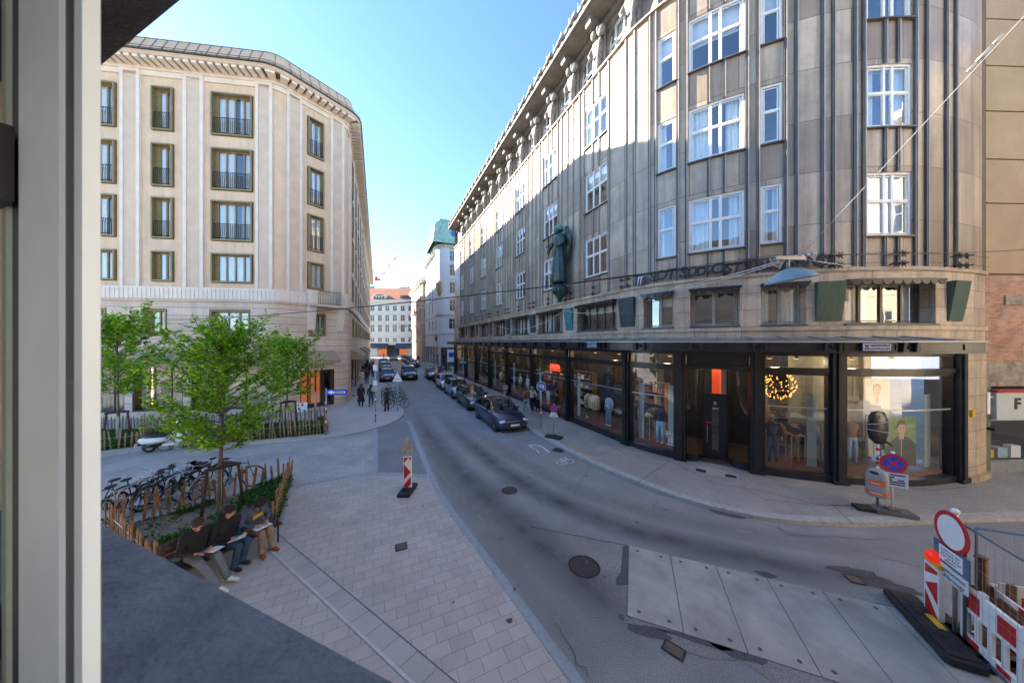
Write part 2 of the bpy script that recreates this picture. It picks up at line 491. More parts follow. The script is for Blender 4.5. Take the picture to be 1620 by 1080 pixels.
M['wood_dark'] = mat('dark timber', (.055, .038, .03), rough=.8, var=.3, scale=6, stretch=(6, 6, .8))
M['bulb'] = mat('warm bulb', (1, .6, .25), emit=(1, .40, .07), estr=.5)
M['lamp_warm'] = mat('warm lamp', (1, .7, .4), emit=(1, .55, .22), estr=.5)
M['neon_red'] = mat('red neon', (1, .1, .05), emit=(1, .05, .02), estr=.35)
M['skin'] = mat('skin', (.50, .29, .21), rough=.5, var=.08, scale=12)
# ------------------------------------------------------------------ street frame
D_ST = Vector((-.407, .9135)); N_ST = Vector((-.9135, -.407)); E0 = Vector((5.55, 14.17))
def St(a, q, z=0.0):
    v = E0 + D_ST * a + N_ST * q
    return Vector((v.x, v.y, z))
RZ_ST = math.atan2(-D_ST.y, -D_ST.x)          # local +X points down the street towards the viewer

# ------------------------------------------------------------------ ground
def asphalt(name, c, stain=None, amt=.4, var=.14, rough=.72):
    m = mat(name, c, rough=rough, var=var, scale=.8, bump=.35, bscale=140, stain=stain, stain_amt=amt, stain_scale=.35)
    nt = m.node_tree; L = nt.links; b = nt.nodes['Principled BSDF']
    tc = nt.nodes.new('ShaderNodeTexCoord')
    src = b.inputs['Base Color'].links[0].from_socket
    n = nt.nodes.new('ShaderNodeTexNoise'); _set(n, Scale=55.0, Detail=2.0)
    L.new(tc.outputs['Object'], n.inputs['Vector'])
    r = nt.nodes.new('ShaderNodeMapRange'); _set(r, From_Min=.3, From_Max=.7, To_Min=.62, To_Max=1.42)
    L.new(n.outputs['Fac'], r.inputs['Value'])
    x = nt.nodes.new('ShaderNodeMixRGB'); x.blend_type = 'MULTIPLY'; x.inputs[0].default_value = 1
    L.new(src, x.inputs['Color1']); L.new(r.outputs['Result'], x.inputs['Color2']); L.new(x.outputs[0], b.inputs['Base Color'])
    return m
M['asphalt'] = asphalt('asphalt', (.25, .245, .24), stain=(.185, .182, .18), amt=.6)
M['asphalt_old'] = asphalt('worn asphalt', (.25, .235, .215), stain=(.16, .145, .125), amt=.7, var=.2)
M['asphalt_new'] = asphalt('fresh asphalt patch', (.085, .084, .084))
M['asphalt_side'] = asphalt('crossing asphalt', (.20, .20, .20), stain=(.15, .15, .15))
M['pavement'] = asphalt('pavement asphalt', (.31, .287, .26), stain=(.22, .205, .19), amt=.6)
M['granite_strip'] = mat('granite kerb strip', (.31, .325, .345), rough=.7, var=.15, scale=9)
M['kerb'] = mat('granite kerb', (.38, .365, .34), rough=.75, var=.2, scale=7)
AP = math.radians(24.8)
M['paver'] = brick_mat('concrete pavers', (.44, .39, .35), (.50, .45, .405), (.235, .215, .20), .385, .252, .005, rough=.75,
                       uv=False, rot=-AP, var=.10, nscale=.9, stain=(.36, .32, .29), stain_amt=.5, stain_scale=.6, bump=.25, fscale=110, fine=.12)
M['paver_side'] = brick_mat('side street pavers', (.38, .355, .33), (.42, .395, .37), (.15, .145, .14), .30, .15, .005, rough=.75,
                            uv=False, rot=-AP, var=.14, nscale=.7, stain=(.15, .15, .15), stain_amt=.5, stain_scale=.5, bump=.2, fscale=110)
M['paver_walk'] = brick_mat('sidewalk pavers', (.44, .41, .38), (.48, .45, .42), (.2, .19, .18), .5, .25, .005, rough=.75,
                            uv=False, rot=math.radians(-60), var=.1, nscale=.7, bump=.2)
M['paver_band'] = brick_mat('paver band', (.40, .37, .34), (.45, .42, .39), (.16, .15, .14),   .45, 3.0, .006, rough=.75,
                            uv=False, rot=math.radians(39.7), var=.10, nscale=1.2, bump=.2)
M['slab'] = mat('ribbed concrete', (.40, .375, .34), rough=.85, var=.22, scale=1.3, stain=(.25, .23, .20), stain_amt=.6, stain_scale=.9, bump=.4, bscale=60, pos=True)
M['line'] = mat('road paint', (.62, .63, .63), rough=.7, var=.25, scale=14)
M['line_worn'] = mat('worn yellow paint', (.55, .42, .09), rough=.7, var=.4, scale=10)
M['iron_cover'] = brick_mat('cast iron cover', (.05, .045, .042), (.075, .065, .06), (.02, .02, .02), .1, .05, .012, rough=.6, uv=False, rot=.4, var=.3, nscale=6, bump=.8)
M['rust_cover'] = mat('rusty plate', (.12, .085, .065), rough=.7, var=.35, scale=14, bump=.5)

def struct(name, mb, m, **k):
    return tag(mb.build(name, m, **k), kind='structure')

g = MB(); g.sheet([(-400, -300), (400, -300), (400, 700), (-400, 700)], 0.0)
struct('road', g, M['asphalt'])

# granite strip beside the carriageway
sl = [G(*p).to_2d() for p in ((644, 666), (658, 705), (676, 750), (690.6, 780), (713.7, 817), (734, 845), (765.6, 885.6), (799, 933.7), (832, 980))]
sr = [G(*p).to_2d() for p in ((651, 666), (667, 705), (686, 753), (699.8, 780), (726.7, 817), (747, 845), (778.5, 885.6), (816, 933.7), (851, 980))]
dd = (sr[-1] - sr[-3]).normalized()
for k in (1.5, 4.0, 9.0):
    q = dd * k; c = Vector((-.05 * k * k * .2, 0))
    sl.append(sl[8] + q + c); sr.append(sr[8] + q + c)
g = MB(); n = len(sl)
g.add([(p.x, p.y, .012) for p in sl] + [(p.x, p.y, .012) for p in sr], [(i + 1, i, n + i, n + i + 1) for i in range(n - 1)])
struct('granite_strip', g, M['granite_strip'])

# plaza: pavers left of the strip
pl = [p for p in sl[2:]]
arc = [G(*p).to_2d() for p in ((660, 750), (628, 747), (597, 747), (560, 750), (510, 759), (462, 768))]
far = [Vector((-9.5, 11.2)), Vector((-30, 5.0)), Vector((-30, -12)), Vector((sl[-1].x, sl[-1].y))]
g = MB(); g.sheet([(p.x, p.y) for p in reversed(pl)] + [(p.x, p.y) for p in arc] + [(p.x, p.y) for p in far[:-1]], .004)
struct('plaza_paving', g, M['paver'])
# side street with small pavers
ss = [G(590, 747).to_2d(), G(560, 750).to_2d(), G(510, 759).to_2d(), G(462, 768).to_2d(), Vector((-9.5, 11.2)), Vector((-30, 5.0)), Vector((-30, 12.5)),
      G(157, 724).to_2d(), G(230, 712).to_2d(), G(340, 708).to_2d(), G(515, 693).to_2d(), G(560, 686).to_2d(), G(590, 679).to_2d()]
g = MB(); g.sheet([(p.x, p.y) for p in ss], .006); struct('side_street', g, M['paver_side'])
g = MB(); g.sheet([tuple(G(*p).to_2d()) for p in ((590, 679), (590, 752), (597.5, 752), (597.5, 677))], .014)
struct('crossing_strip', g, M['granite_strip'])
g = MB(); g.sheet([tuple(G(*p).to_2d()) for p in ((597.5, 677), (597.5, 747), (628, 747), (660, 750), (676, 750), (658, 705), (644, 667), (630, 667))], .005)
struct('side_street_mouth', g, M['asphalt_side'])
# paver arc row closing the plaza
g = MB()
ap = [G(*p).to_2d() for p in ((462, 768), (510, 759), (560, 750), (597, 747), (628, 747), (660, 750), (676, 752))]
ap2 = [p + Vector((0, -.26)) for p in ap]; n = len(ap)
g.add([(p.x, p.y, .009) for p in ap] + [(p.x, p.y, .009) for p in ap2], [(i, n + i, n + i + 1, i + 1) for i in range(n - 1)])
struct('paver_edge_row', g, M['granite_strip'])
# drainage band in the plaza
b0, b1 = G(432, 838).to_2d(), G(717, 1076).to_2d()
dv = (b1 - b0).normalized(); nv = Vector((dv.y, -dv.x))
if nv.x > 0: nv = -nv
b1 = b1 + dv * 4
g = MB(); g.sheet([tuple(b0), tuple(b1), tuple(b1 + nv * .33), tuple(b0 + nv * .33)], .010); struct('paver_band', g, M['paver_band'])
g = MB(); g.sheet([tuple(b0 - nv * .006), tuple(b1 - nv * .006), tuple(b1 + nv * .006), tuple(b0 + nv * .006)], .016)
struct('drain_slot', g, M['asphalt_new'])
g = MB(); g.sheet([tuple(b0 + nv * .33), tuple(b1 + nv * .33), tuple(b1 + nv * .38), tuple(b0 + nv * .38)], .015)
struct('band_edge', g, mat('pale joint', (.52, .5, .47), rough=.8))

# sidewalk left of the street, along the facade
ks = [G(*p).to_2d() for p in ((515, 693), (560, 686), (590, 679), (612, 672), (630, 664), (640, 655))]
lk = ks + [St(19, 9.0).to_2d(), St(28.5, 9.0).to_2d(), St(29.5, 10.7).to_2d(), St(92, 10.7).to_2d(), St(92, 14.5).to_2d(), St(25, 14.5).to_2d(),
           Vector((-16, 22)), Vector((-30, 20)), Vector((-30, 12.5)), G(157, 724).to_2d(), G(230, 712).to_2d(), G(340, 708).to_2d()]
g = MB(); g.poly([tuple(p) for p in lk], -.05, .055); struct('left_sidewalk', g, M['paver_walk'])
g = MB()
n = len(ks); kk = [p + Vector((.03, -.14)) for p in ks]
kk2 = kk + [St(19, 8.85).to_2d(), St(28.5, 8.85).to_2d()]; ks2 = ks + [St(19, 9.0).to_2d(), St(28.5, 9.0).to_2d()]
n = len(ks2)
g.add([(p.x, p.y, .062) for p in ks2] + [(p.x, p.y, .062) for p in kk2] + [(p.x, p.y, -.02) for p in kk2],
      [(i, n + i, n + i + 1, i + 1) for i in range(n - 1)] + [(n + i, 2 * n + i, 2 * n + i + 1, n + i + 1) for i in range(n - 1)])
struct('left_kerb', g, M['granite_strip'])

# right sidewalk with kerb
kp = [St(95, 3.03).to_2d(), St(52, 3.03).to_2d(), St(30, 3.03).to_2d(), St(12, 3.03).to_2d()] + \
     [G(*p).to_2d() for p in ((840, 682), (862, 695), (880, 706), (910, 722), (940, 737), (970, 750), (1000, 762), (1030, 775), (1060, 786), (1095, 797), (1130, 807),
                              (1165, 815), (1200, 822), (1245, 828), (1290, 831), (1335, 833), (1380, 833), (1425, 831.5), (1470, 829), (1545, 826), (1620, 824))] + [Vector((40, 7.6))]
RK = kp
inn = []
for i, p in enumerate(kp):
    a = kp[max(0, i - 1)]; b = kp[min(len(kp) - 1, i + 1)]
    d = (b - a).normalized(); inn.append(p + Vector((-d.y, d.x)) * .26)
n = len(kp)
g = MB()
g.add([(p.x, p.y, -.02) for p in kp] + [(p.x, p.y, .112) for p in kp] + [(p.x, p.y, .125) for p in inn],
      [(i, i + 1, n + i + 1, n + i) for i in range(n - 1)] + [(n + i, n + i + 1, 2 * n + i + 1, 2 * n + i) for i in range(n - 1)])
struct('right_kerb', g, M['kerb'])
g = MB(); g.poly([tuple(p) for p in inn] + [(40, 40), tuple(St(20, -8)), tuple(St(95, -8))], -.05, .12)
struct('right_sidewalk', g, M['pavement'])
# joints of the sidewalk asphalt
g = MB()
def strip(mb, pts, wd, z, m=0):
    pts = [Vector((p[0], p[1])) for p in pts]
    k = len(pts); L = []; R = []
    for i, p in enumerate(pts):
        a = pts[max(0, i - 1)]; b = pts[min(k - 1, i + 1)]; d = (b - a).normalized(); nn = Vector((-d.y, d.x)) * (wd / 2)
        L.append(p + nn); R.append(p - nn)
    mb.add([(p.x, p.y, z) for p in L] + [(p.x, p.y, z) for p in R], [(k + i, k + i + 1, i + 1, i) for i in range(k - 1)], m)
for pts in (((1011, 697), (935, 723)), ((1062, 727), (1010, 762)), ((985, 715), (1062, 730), (1130, 765), (1180, 772)),
            ((905, 668), (985, 715)), ((1188, 772), (1290, 797), (1330, 799)), ((1316, 797), (1350, 829)), ((1180, 772), (1210, 790), (1300, 800), (1390, 797)),
            ((1405, 770), (1480, 775), (1530, 770)), ((1330, 799), (1400, 798))):
    strip(g, [G(x, y, .12).to_2d() for x, y in pts], .022, .126)
struct('sidewalk_joint', g, M['asphalt_new'])
g = MB(); strip(g, [G(x, y, .12).to_2d() for x, y in ((856, 679), (880, 691), (908, 707), (939, 724))], .07, .130)
struct('yellow_line', g, M['line_worn'])
# granite threshold before the shop door, with the two small iron gratings
g = MB(); g.sheet([tuple(G(x, y, .12).to_2d()) for x, y in ((1088, 738), (1110, 736), (1170, 751), (1168, 760), (1100, 745))], .131)
struct('door_threshold', g, M['kerb'])

# road repairs
g = MB(); g.sheet([tuple(G(*p).to_2d()) for p in ((838, 833), (900, 845), (993, 863), (993, 974), (958, 950), (930, 925), (905, 900), (846, 868))], .005)
struct('worn_road_patch', g, M['asphalt_old'])
g = MB(); strip(g, [G(*p).to_2d() for p in ((838, 832.5), (880, 841), (940, 853), (992, 862.5))], .035, .009); struct('road_seam', g, M['asphalt_new'])
g = MB(); g.sheet([tuple(G(*p).to_2d()) for p in ((985, 864), (995, 863), (996, 915), (1000, 925), (975, 926), (974, 915), (982, 905))], .009)
struct('tar_patch', g, M['asphalt_new'])
SU = Vector((.928, -.373)); SV = Vector((-.365, -.931)); T0 = G(994.5, 863.4).to_2d()
g = MB()
rr = random.Random(4)
def blob(c, rx, ry, z, ang=0, n=14, jit=.25, m=0):
    pts = []
    for i in range(n):
        t = 2 * PI * i / n; k = 1 + rr.uniform(-jit, jit)
        x, y = rx * k * math.cos(t), ry * k * math.sin(t)
        pts.append((c[0] + x * math.cos(ang) - y * math.sin(ang), c[1] + x * math.sin(ang) + y * math.cos(ang)))
    g.sheet(pts, z, m)
ed = []
for i in range(15):
    ed.append(T0 + SU * (-.05 + i * .42) + SV * (-.05 + rr.uniform(-.05, .05)))
for i in range(15):
    ed.append(T0 + SU * (5.85 - i * .42) + SV * (2.2 + rr.uniform(-.04, .25)))
g.sheet([tuple(p) for p in ed], .006); struct('slab_bedding', g, M['asphalt_old'])
g = MB()
for px, py, rx, ry, a in ((1030, 1000, .35, .1, -.3), (1172, 1033, .42, .12, -.4), (1212, 909, .2, .09, -.3), (1280, 1045, .5, .08, -.4), (1100, 1012, .5, .07, -.35),
                          (1350, 905, .55, .16, -.35), (1150, 812, .5, .18, -.35), (1400, 925, .6, .14, -.35)):
    blob(G(px, py), rx, ry, .011, a)
struct('tar_patch', g, M['asphalt_new'])
g = MB(); blob(G(790, 781), .62, .36, .005, .1, 16, .15); blob(G(897, 796), .3, .14, .005, -.2); blob(G(838, 815), .25, .12, .005); blob(G(1160, 808), .55, .2, .005, -.3)
struct('worn_road_patch', g, M['asphalt_old'])
# road markings
g = MB()
def mark(pts, wd, z=.006): strip(g, [G(*p).to_2d() for p in pts], wd, z)
mark(((789, 683.5), (797.5, 688), ), .09); mark(((797, 687.4), (842, 681.5)), .09)
mark(((756, 657), (763, 662)), .09); mark(((703, 625), (716, 626)), .09)
mark(((836, 704.5), (850, 703.7), (860, 708), (869, 715.5)), .1); mark(((837, 704.5), (845, 709.5)), .07); mark(((848, 711.5), (853, 716)), .07)
mark(((640, 634), (649, 634.5)), .1)
def ring(c, r, wd):
    pts = [c + Vector((math.cos(t), math.sin(t))) * r for t in [2 * PI * i / 20 for i in range(21)]]
    strip(g, pts, wd, .006)
cA, cB = G(888.5, 731.5).to_2d(), G(900.5, 729).to_2d()
ring(cA, .2, .035); ring(cB, .2, .035)
pm = (cA + cB) / 2; up = Vector((-.1, .42))
for a, b in ((cA, pm + up * .15), (pm + up * .15, cB + up * .75), (cA, cA + (cB - cA) * .3 + up * .8), (cA + (cB - cA) * .3 + up * .8, cB + up * .75), (cB, cB + up * 1.05),
             (cA + (cB - cA) * .15 + up * .9, cA + (cB - cA) * .4 + up * .9), (pm + up * .15, cA + (cB - cA) * .3 + up * .8)):
    strip(g, [a, b], .035, .0062)
struct('road_marking', g, M['line'])

# concrete slabs over the trench
slab_mat = M['slab']
for i in range(6):
    b = MB(); gp = .012; w_, l_ = .905, 2.03
    b.box(gp * .7, w_ - gp * .7, -l_, 0, 0, .022)
    o = b.build('trench_slab', slab_mat)
    o.location = (T0.x + SU.x * i * w_, T0.y + SU.y * i * w_, 0); o.rotation_euler = (0, 0, math.atan2(SU.y, SU.x))
    lab = ['first concrete trench slab, beside the round manhole', 'second concrete slab counted from the round manhole', 'third concrete slab counted from the round manhole',
           'fourth concrete slab counted from the round manhole', 'fifth concrete slab, next to last before the barrier', 'last concrete trench slab, against the black barrier foot'][i]
    tag(o, lab, 'concrete slab', 'concrete slabs over the trench')
    h = MB()
    for hx, hy in ((.2, -.14), (.7, -.14), (.2, -1.88), (.7, -1.88)): h.cyl((hx, hy, .018), (hx, hy, .0245), .034, n=10)
    h.build('lifting_hole', M['asphalt_new'], o)

# covers
def soft_track(name, c, rough=.6):
    m, nt, b = new_mat(name); L = nt.links
    tc = _n(nt, 'ShaderNodeTexCoord'); sp = _n(nt, 'ShaderNodeSeparateXYZ'); L.new(tc.outputs['UV'], sp.inputs[0])
    r = _n(nt, 'ShaderNodeValToRGB'); e = r.color_ramp.elements; e[0].color = (0, 0, 0, 1); e[1].color = (0, 0, 0, 1)
    k = e.new(.5); k.color = (1, 1, 1, 1); L.new(sp.outputs[0], r.inputs[0])
    r2 = _n(nt, 'ShaderNodeValToRGB'); e = r2.color_ramp.elements; e[0].color = (0, 0, 0, 1); e[1].color = (0, 0, 0, 1)
    for q in (.2, .8): k = e.new(q); k.color = (1, 1, 1, 1)
    L.new(sp.outputs[1], r2.inputs[0])
    n1 = _n(nt, 'ShaderNodeTexNoise'); _set(n1, Scale=1.6, Detail=6.0); L.new(tc.outputs['Object'], n1.inputs['Vector'])
    m1 = _n(nt, 'ShaderNodeMath', operation='MULTIPLY'); L.new(r.outputs[0], m1.inputs[0]); L.new(r2.outputs[0], m1.inputs[1])
    m2 = _n(nt, 'ShaderNodeMath', operation='MULTIPLY'); L.new(m1.outputs[0], m2.inputs[0]); L.new(n1.outputs['Fac'], m2.inputs[1])
    b.inputs['Base Color'].default_value = c4(c); b.inputs['Roughness'].default_value = rough
    tr = _n(nt, 'ShaderNodeBsdfTransparent'); mx = _n(nt, 'ShaderNodeMixShader')
    L.new(m2.outputs[0], mx.inputs[0]); L.new(tr.outputs[0], mx.inputs[1]); L.new(b.outputs[0], mx.inputs[2]); L.new(mx.outputs[0], nt.nodes['Material Output'].inputs['Surface'])
    return m
def track(pts, wd, z, m):
    P = [G(*p).to_2d() for p in pts]; P = catmull2(P); k = len(P); g = MB(); vs = []
    for i, p in enumerate(P):
        a = P[max(0, i - 1)]; c = P[min(k - 1, i + 1)]; d = (c - a).normalized(); n = Vector((-d.y, d.x)) * wd / 2
        vs += [(p.x + n.x, p.y + n.y, z), (p.x - n.x, p.y - n.y, z)]
    g.add(vs, [(2 * i + 1, 2 * i + 3, 2 * i + 2, 2 * i) for i in range(k - 1)], 0, [((1, i / (k - 1)), (1, (i + 1) / (k - 1)), (0, (i + 1) / (k - 1)), (0, i / (k - 1))) for i in range(k - 1)])
    struct('tyre_track', g, m)
def catmull2(P, k=6):
    P = [P[0] * 2 - P[1]] + list(P) + [P[-1] * 2 - P[-2]]; out = []
    for i in range(1, len(P) - 2):
        a, b, c, d = P[i - 1:i + 3]
        for j in range(k): t = j / k; out.append(.5 * ((2 * b) + (c - a) * t + (2 * a - 5 * b + 4 * c - d) * t * t + (3 * b - a - 3 * c + d) * t ** 3))
    return out + [P[-2]]
M['track_dark'] = soft_track('rubbered tyre track', (.085, .088, .095)); M['track_pale'] = soft_track('dusty strip', (.30, .28, .255), .85)
track(((655, 640), (668, 672), (700, 715), (745, 765), (800, 815), (870, 875), (960, 960), (1040, 1060)), 1.5, .0125, M['track_dark'])
track(((690, 650), (740, 700), (830, 765), (960, 825), (1120, 868), (1300, 905), (1470, 930)), 1.2, .0135, M['track_dark'])
track(((668, 690), (705, 750), (760, 820), (830, 905), (900, 1000), (960, 1078)), .9, .0145, M['track_pale'])
track(((720, 660), (800, 715), (900, 768), (1040, 812), (1180, 842), (1330, 862), (1500, 868)), 1.0, .0145, M['track_pale'])
g = MB(); q = random.Random(12)
for a, c in (((715, 720), (735, 752)), ((1210, 828), (1260, 850)), ((1245, 846), (1420, 856)), ((1040, 790), (1030, 810)), ((880, 985), (930, 1070)), ((1060, 850), (1180, 880)), ((700, 660), (716, 690)), ((1350, 870), (1480, 905)), ((820, 760), (860, 800)), ((930, 745), (900, 790))):
    A, C = G(*a).to_2d(), G(*c).to_2d(); k = 9; d = (C - A); n = Vector((-d.y, d.x)).normalized()
    strip(g, [A + d * (i / k) + n * q.gauss(0, .03) for i in range(k + 1)], .016, .0155)
struct('asphalt_crack', g, M['asphalt_new'])
g = MB(); q = random.Random(31)
for i in range(55):
    p = G(q.uniform(640, 1500), 690 + 330 * q.random() ** 1.5); blob((p.x, p.y), q.uniform(.02, .07), q.uniform(.02, .06), .0165, q.uniform(0, 3), 8, .3)
struct('oil_spot', g, M['asphalt_new'])
def cover(px, py, r, name, label, m, z=.006, sq=None, rz=0, base=0.0):
    p = G(px, py, base); b = MB()
    if sq: b.box(-sq[0], sq[0], -sq[1], sq[1], -.004, .004)
    else: b.cyl((0, 0, -.004), (0, 0, .004), r, n=28, smooth=False)
    o = b.build(name, m, loc=(p.x, p.y, base + z + .006), rz=rz)
    tag(o, label, 'manhole cover')
    f = MB()
    if sq:
        a, c = sq
        for q in ((-a - .03, a + .03, c, c + .03), (-a - .03, a + .03, -c - .03, -c), (-a - .03, -a, -c, c), (a, a + .03, -c, c)): f.box(*q, -.005, .002)
    else:
        ps = [(math.cos(2 * PI * i / 28), math.sin(2 * PI * i / 28)) for i in range(28)]
        f.add([(x * r, y * r, .003) for x, y in ps] + [(x * (r + .05), y * (r + .05), .003) for x, y in ps], [(i, 28 + i, 28 + (i + 1) % 28, (i + 1) % 28) for i in range(28)])
    f.build('cover_frame', M['rubber'], o)
    return o
cover(924, 896, .30, 'manhole_cover', 'large round rusty manhole cover beside the concrete slabs', M['iron_cover'])
cover(806, 776, .22, 'manhole_cover', 'faint round manhole cover in mid carriageway, set in worn asphalt', M['iron_cover'])
cover(634.6, 865, 0, 'drain_cover', 'small square grey drain cover in the pavers', M['rust_cover'], sq=(.105, .105), rz=AP, z=.01)
cover(1066, 1028, 0, 'valve_cover', 'small rectangular rusty valve cover at the slab foot', M['rust_cover'], sq=(.13, .085), rz=-.75)
cover(1352, 917, 0, 'valve_cover', 'small square valve cover in the tar beyond the slabs', M['rust_cover'], sq=(.10, .10), rz=-.3, z=.012)
cover(883, 712, 0, 'gully_grate', 'small dark gully grate against the kerb by the parking box', M['rubber'], sq=(.22, .2), rz=-.6)
cover(1109, 744.5, 0, 'door_grate', 'small iron grate on the doorstep paving, left of the pair', M['rubber'], sq=(.13, .10), rz=-.55, base=.12, z=.016)
cover(1156, 753.5, 0, 'door_grate', 'small iron grate on the doorstep paving, right of the pair', M['rubber'], sq=(.13, .10), rz=-.55, base=.12, z=.016)
# ------------------------------------------------------------------ the stone office building with the shop (right)
def catmull(P, k):
    out = []
    for i in range(1, len(P) - 2):
        a, b, c, d = (Vector(q) for q in P[i - 1:i + 3])
        for j in range(k):
            t = j / k
            out.append(.5 * ((2 * b) + (c - a) * t + (2 * a - 5 * b + 4 * c - d) * t * t + (3 * b - a - 3 * c + d) * t ** 3))
    out.append(Vector(P[-2])); return out
CRV = catmull([tuple(St(2.4, 0).to_2d()), tuple(St(0, 0).to_2d()), (6.97, 12.5), (9.12, 11.20), (11.3, 10.40), (13.7, 10.20), (16.04, 10.62), (17.25, 11.02), (18.4, 11.5)], 7)
Efar = St(35.5, 0).to_2d()
RP = Path([tuple(Efar)] + [tuple(p) for p in CRV])
SE = 35.5
RB = thing('office_building', 'grey stone office building with rounded corner, tall ribs, shop front and canopy', 'building', (RP.at(38).x, RP.at(38).y, 0))
class Loc:                                     # build in world coordinates, parented to a placed root
    pass
def part(mb, name, mats, root, parent=None):
    """mesh given in world coordinates, stored relative to its root's location"""
    off = root.location
    mb.v = [(v[0] - off.x, v[1] - off.y, v[2] - off.z) for v in mb.v]
    return mb.build(name, mats, parent if parent is not None else root)

Z_LEDGE, Z_TOP = 19.45, 22.3
FLOORS = [(8.6, 10.78), (12.28, 14.46), (15.95, 18.13)]
COLS = [(33.1 - 4.75 * i - .93, 33.1 - 4.75 * i + .93, 3) for i in range(6, -1, -1)]
so = RP.s_of
COLS += [(so(1040), so(1069), 1), (so(1089), so(1178), 3), (so(1203), so(1238), 1), (so(1369), so(1443), 3)]
MEZ = [(33.1 - 4.75 * i - 1.6, 33.1 - 4.75 * i + 1.6, 5) for i in range(6, -1, -1)]
MEZ += [(so(1019), so(1066), 2), (so(1092), so(1170), 2), (so(1203), so(1274), 2), (so(1334), so(1476), 4)]
PIERS = [(33.1 - 4.75 * i + 2.375) for i in range(6, -1, -1)]

holes = [(a, b, z0, z1) for a, b, k in COLS for z0, z1 in FLOORS]
g = MB(); fwall(g, RP, 0, RP.L, 7.55, Z_LEDGE, -.4, 0, holes); part(g, 'upper_wall', M['stone_pol'], RB)
g = MB(); fwall(g, RP, 0, RP.L, 5.0, 7.55, -.55, .06, [(a, b, 5.63, 7.05) for a, b, k in MEZ]); part(g, 'mezzanine_wall', M['stone_mez'], RB)
g = MB(); fbox(g, RP, 0, RP.L, .06, .13, 7.42, 7.55); fbox(g, RP, 0, RP.L, .06, .12, 5.42, 5.56); part(g, 'ledge', M['stone_mez'], RB)
# top floor, set back, with arched windows
ARCH = [(33.1 - 4.75 * i + o - .74, 33.1 - 4.75 * i + o + .74) for i in range(6, -1, -1) for o in (-1.19, 1.19)] + [(so(1040), so(1075)), (so(1095), so(1172)), (so(1203), so(1240)), (so(1360), so(1452))]
g = MB(); fwall(g, RP, 0, RP.L, Z_LEDGE - .02, Z_TOP + .3, -.85, -.42, [(a, b, Z_LEDGE + .05, 21.75) for a, b in ARCH])
for a, b in ARCH: arch_fill(g, RP, a, b, -.84, -.425, 20.95, 21.75)
part(g, 'attic_wall', M['cornice'], RB)
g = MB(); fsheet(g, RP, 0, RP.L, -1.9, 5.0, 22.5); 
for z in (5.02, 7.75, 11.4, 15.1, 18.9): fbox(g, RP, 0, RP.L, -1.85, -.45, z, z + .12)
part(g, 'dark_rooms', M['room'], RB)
g = MB()
q = [tuple(RP.at(t, -.4).to_2d()) for t in RP.stations(0, RP.L)] + [(40, 18), (40, 60), tuple(St(35.5, -25).to_2d())]
g.poly(q, 22.45, 22.6); part(g, 'roof_slab', M['cornice'], RB)
g = MB()
g.add([tuple(RP.at(0, 0, 0)), tuple(St(35.5, -25, 0)), tuple(St(35.5, -25, 22.4)), tuple(RP.at(0, 0, 22.4))], [(0, 1, 2, 3)]); part(g, 'gable_wall', M['cornice'], RB)
# ribs
g = MB()
def rib(t, z0=7.56, z1=Z_LEDGE, wd=.06, n=.10, m=0): fbox(g, RP, t - wd / 2, t + wd / 2, 0, n, z0, z1, m)
def ribpair(t, z0=7.56, z1=Z_LEDGE):           # dark groove strip; the pale fin beside it paints the rib's lit side
    rib(t, z0, z1, .042, .065, 0); rib(t + .06, z0, z1, .036, .08, 1)
for a, b, k in COLS:
    ribpair(a - .10); ribpair(b + .05)
    if k == 3:
        zs = [7.56] + [z for f in FLOORS for z in f] + [Z_LEDGE]
        for i in range(0, len(zs), 2):
            for fr in (.36, .64): ribpair(a + (b - a) * fr, zs[i], zs[i + 1])
for c in PIERS[:-1]:
    for o in (-.95, -.3, .3, .95): ribpair(c + o)
for px in (990, 1003, 1027, 1258, 1299, 1316, 1350, 1463, 1494, 1509): ribpair(so(px))
part(g, 'facade_ribs', [M['rib'], M['rib_light']], RB)
g = MB(); fbox(g, RP, 0, RP.L, -.42, .14, Z_LEDGE, Z_LEDGE + .08); part(g, 'attic_ledge', M['stone_mez'], RB)

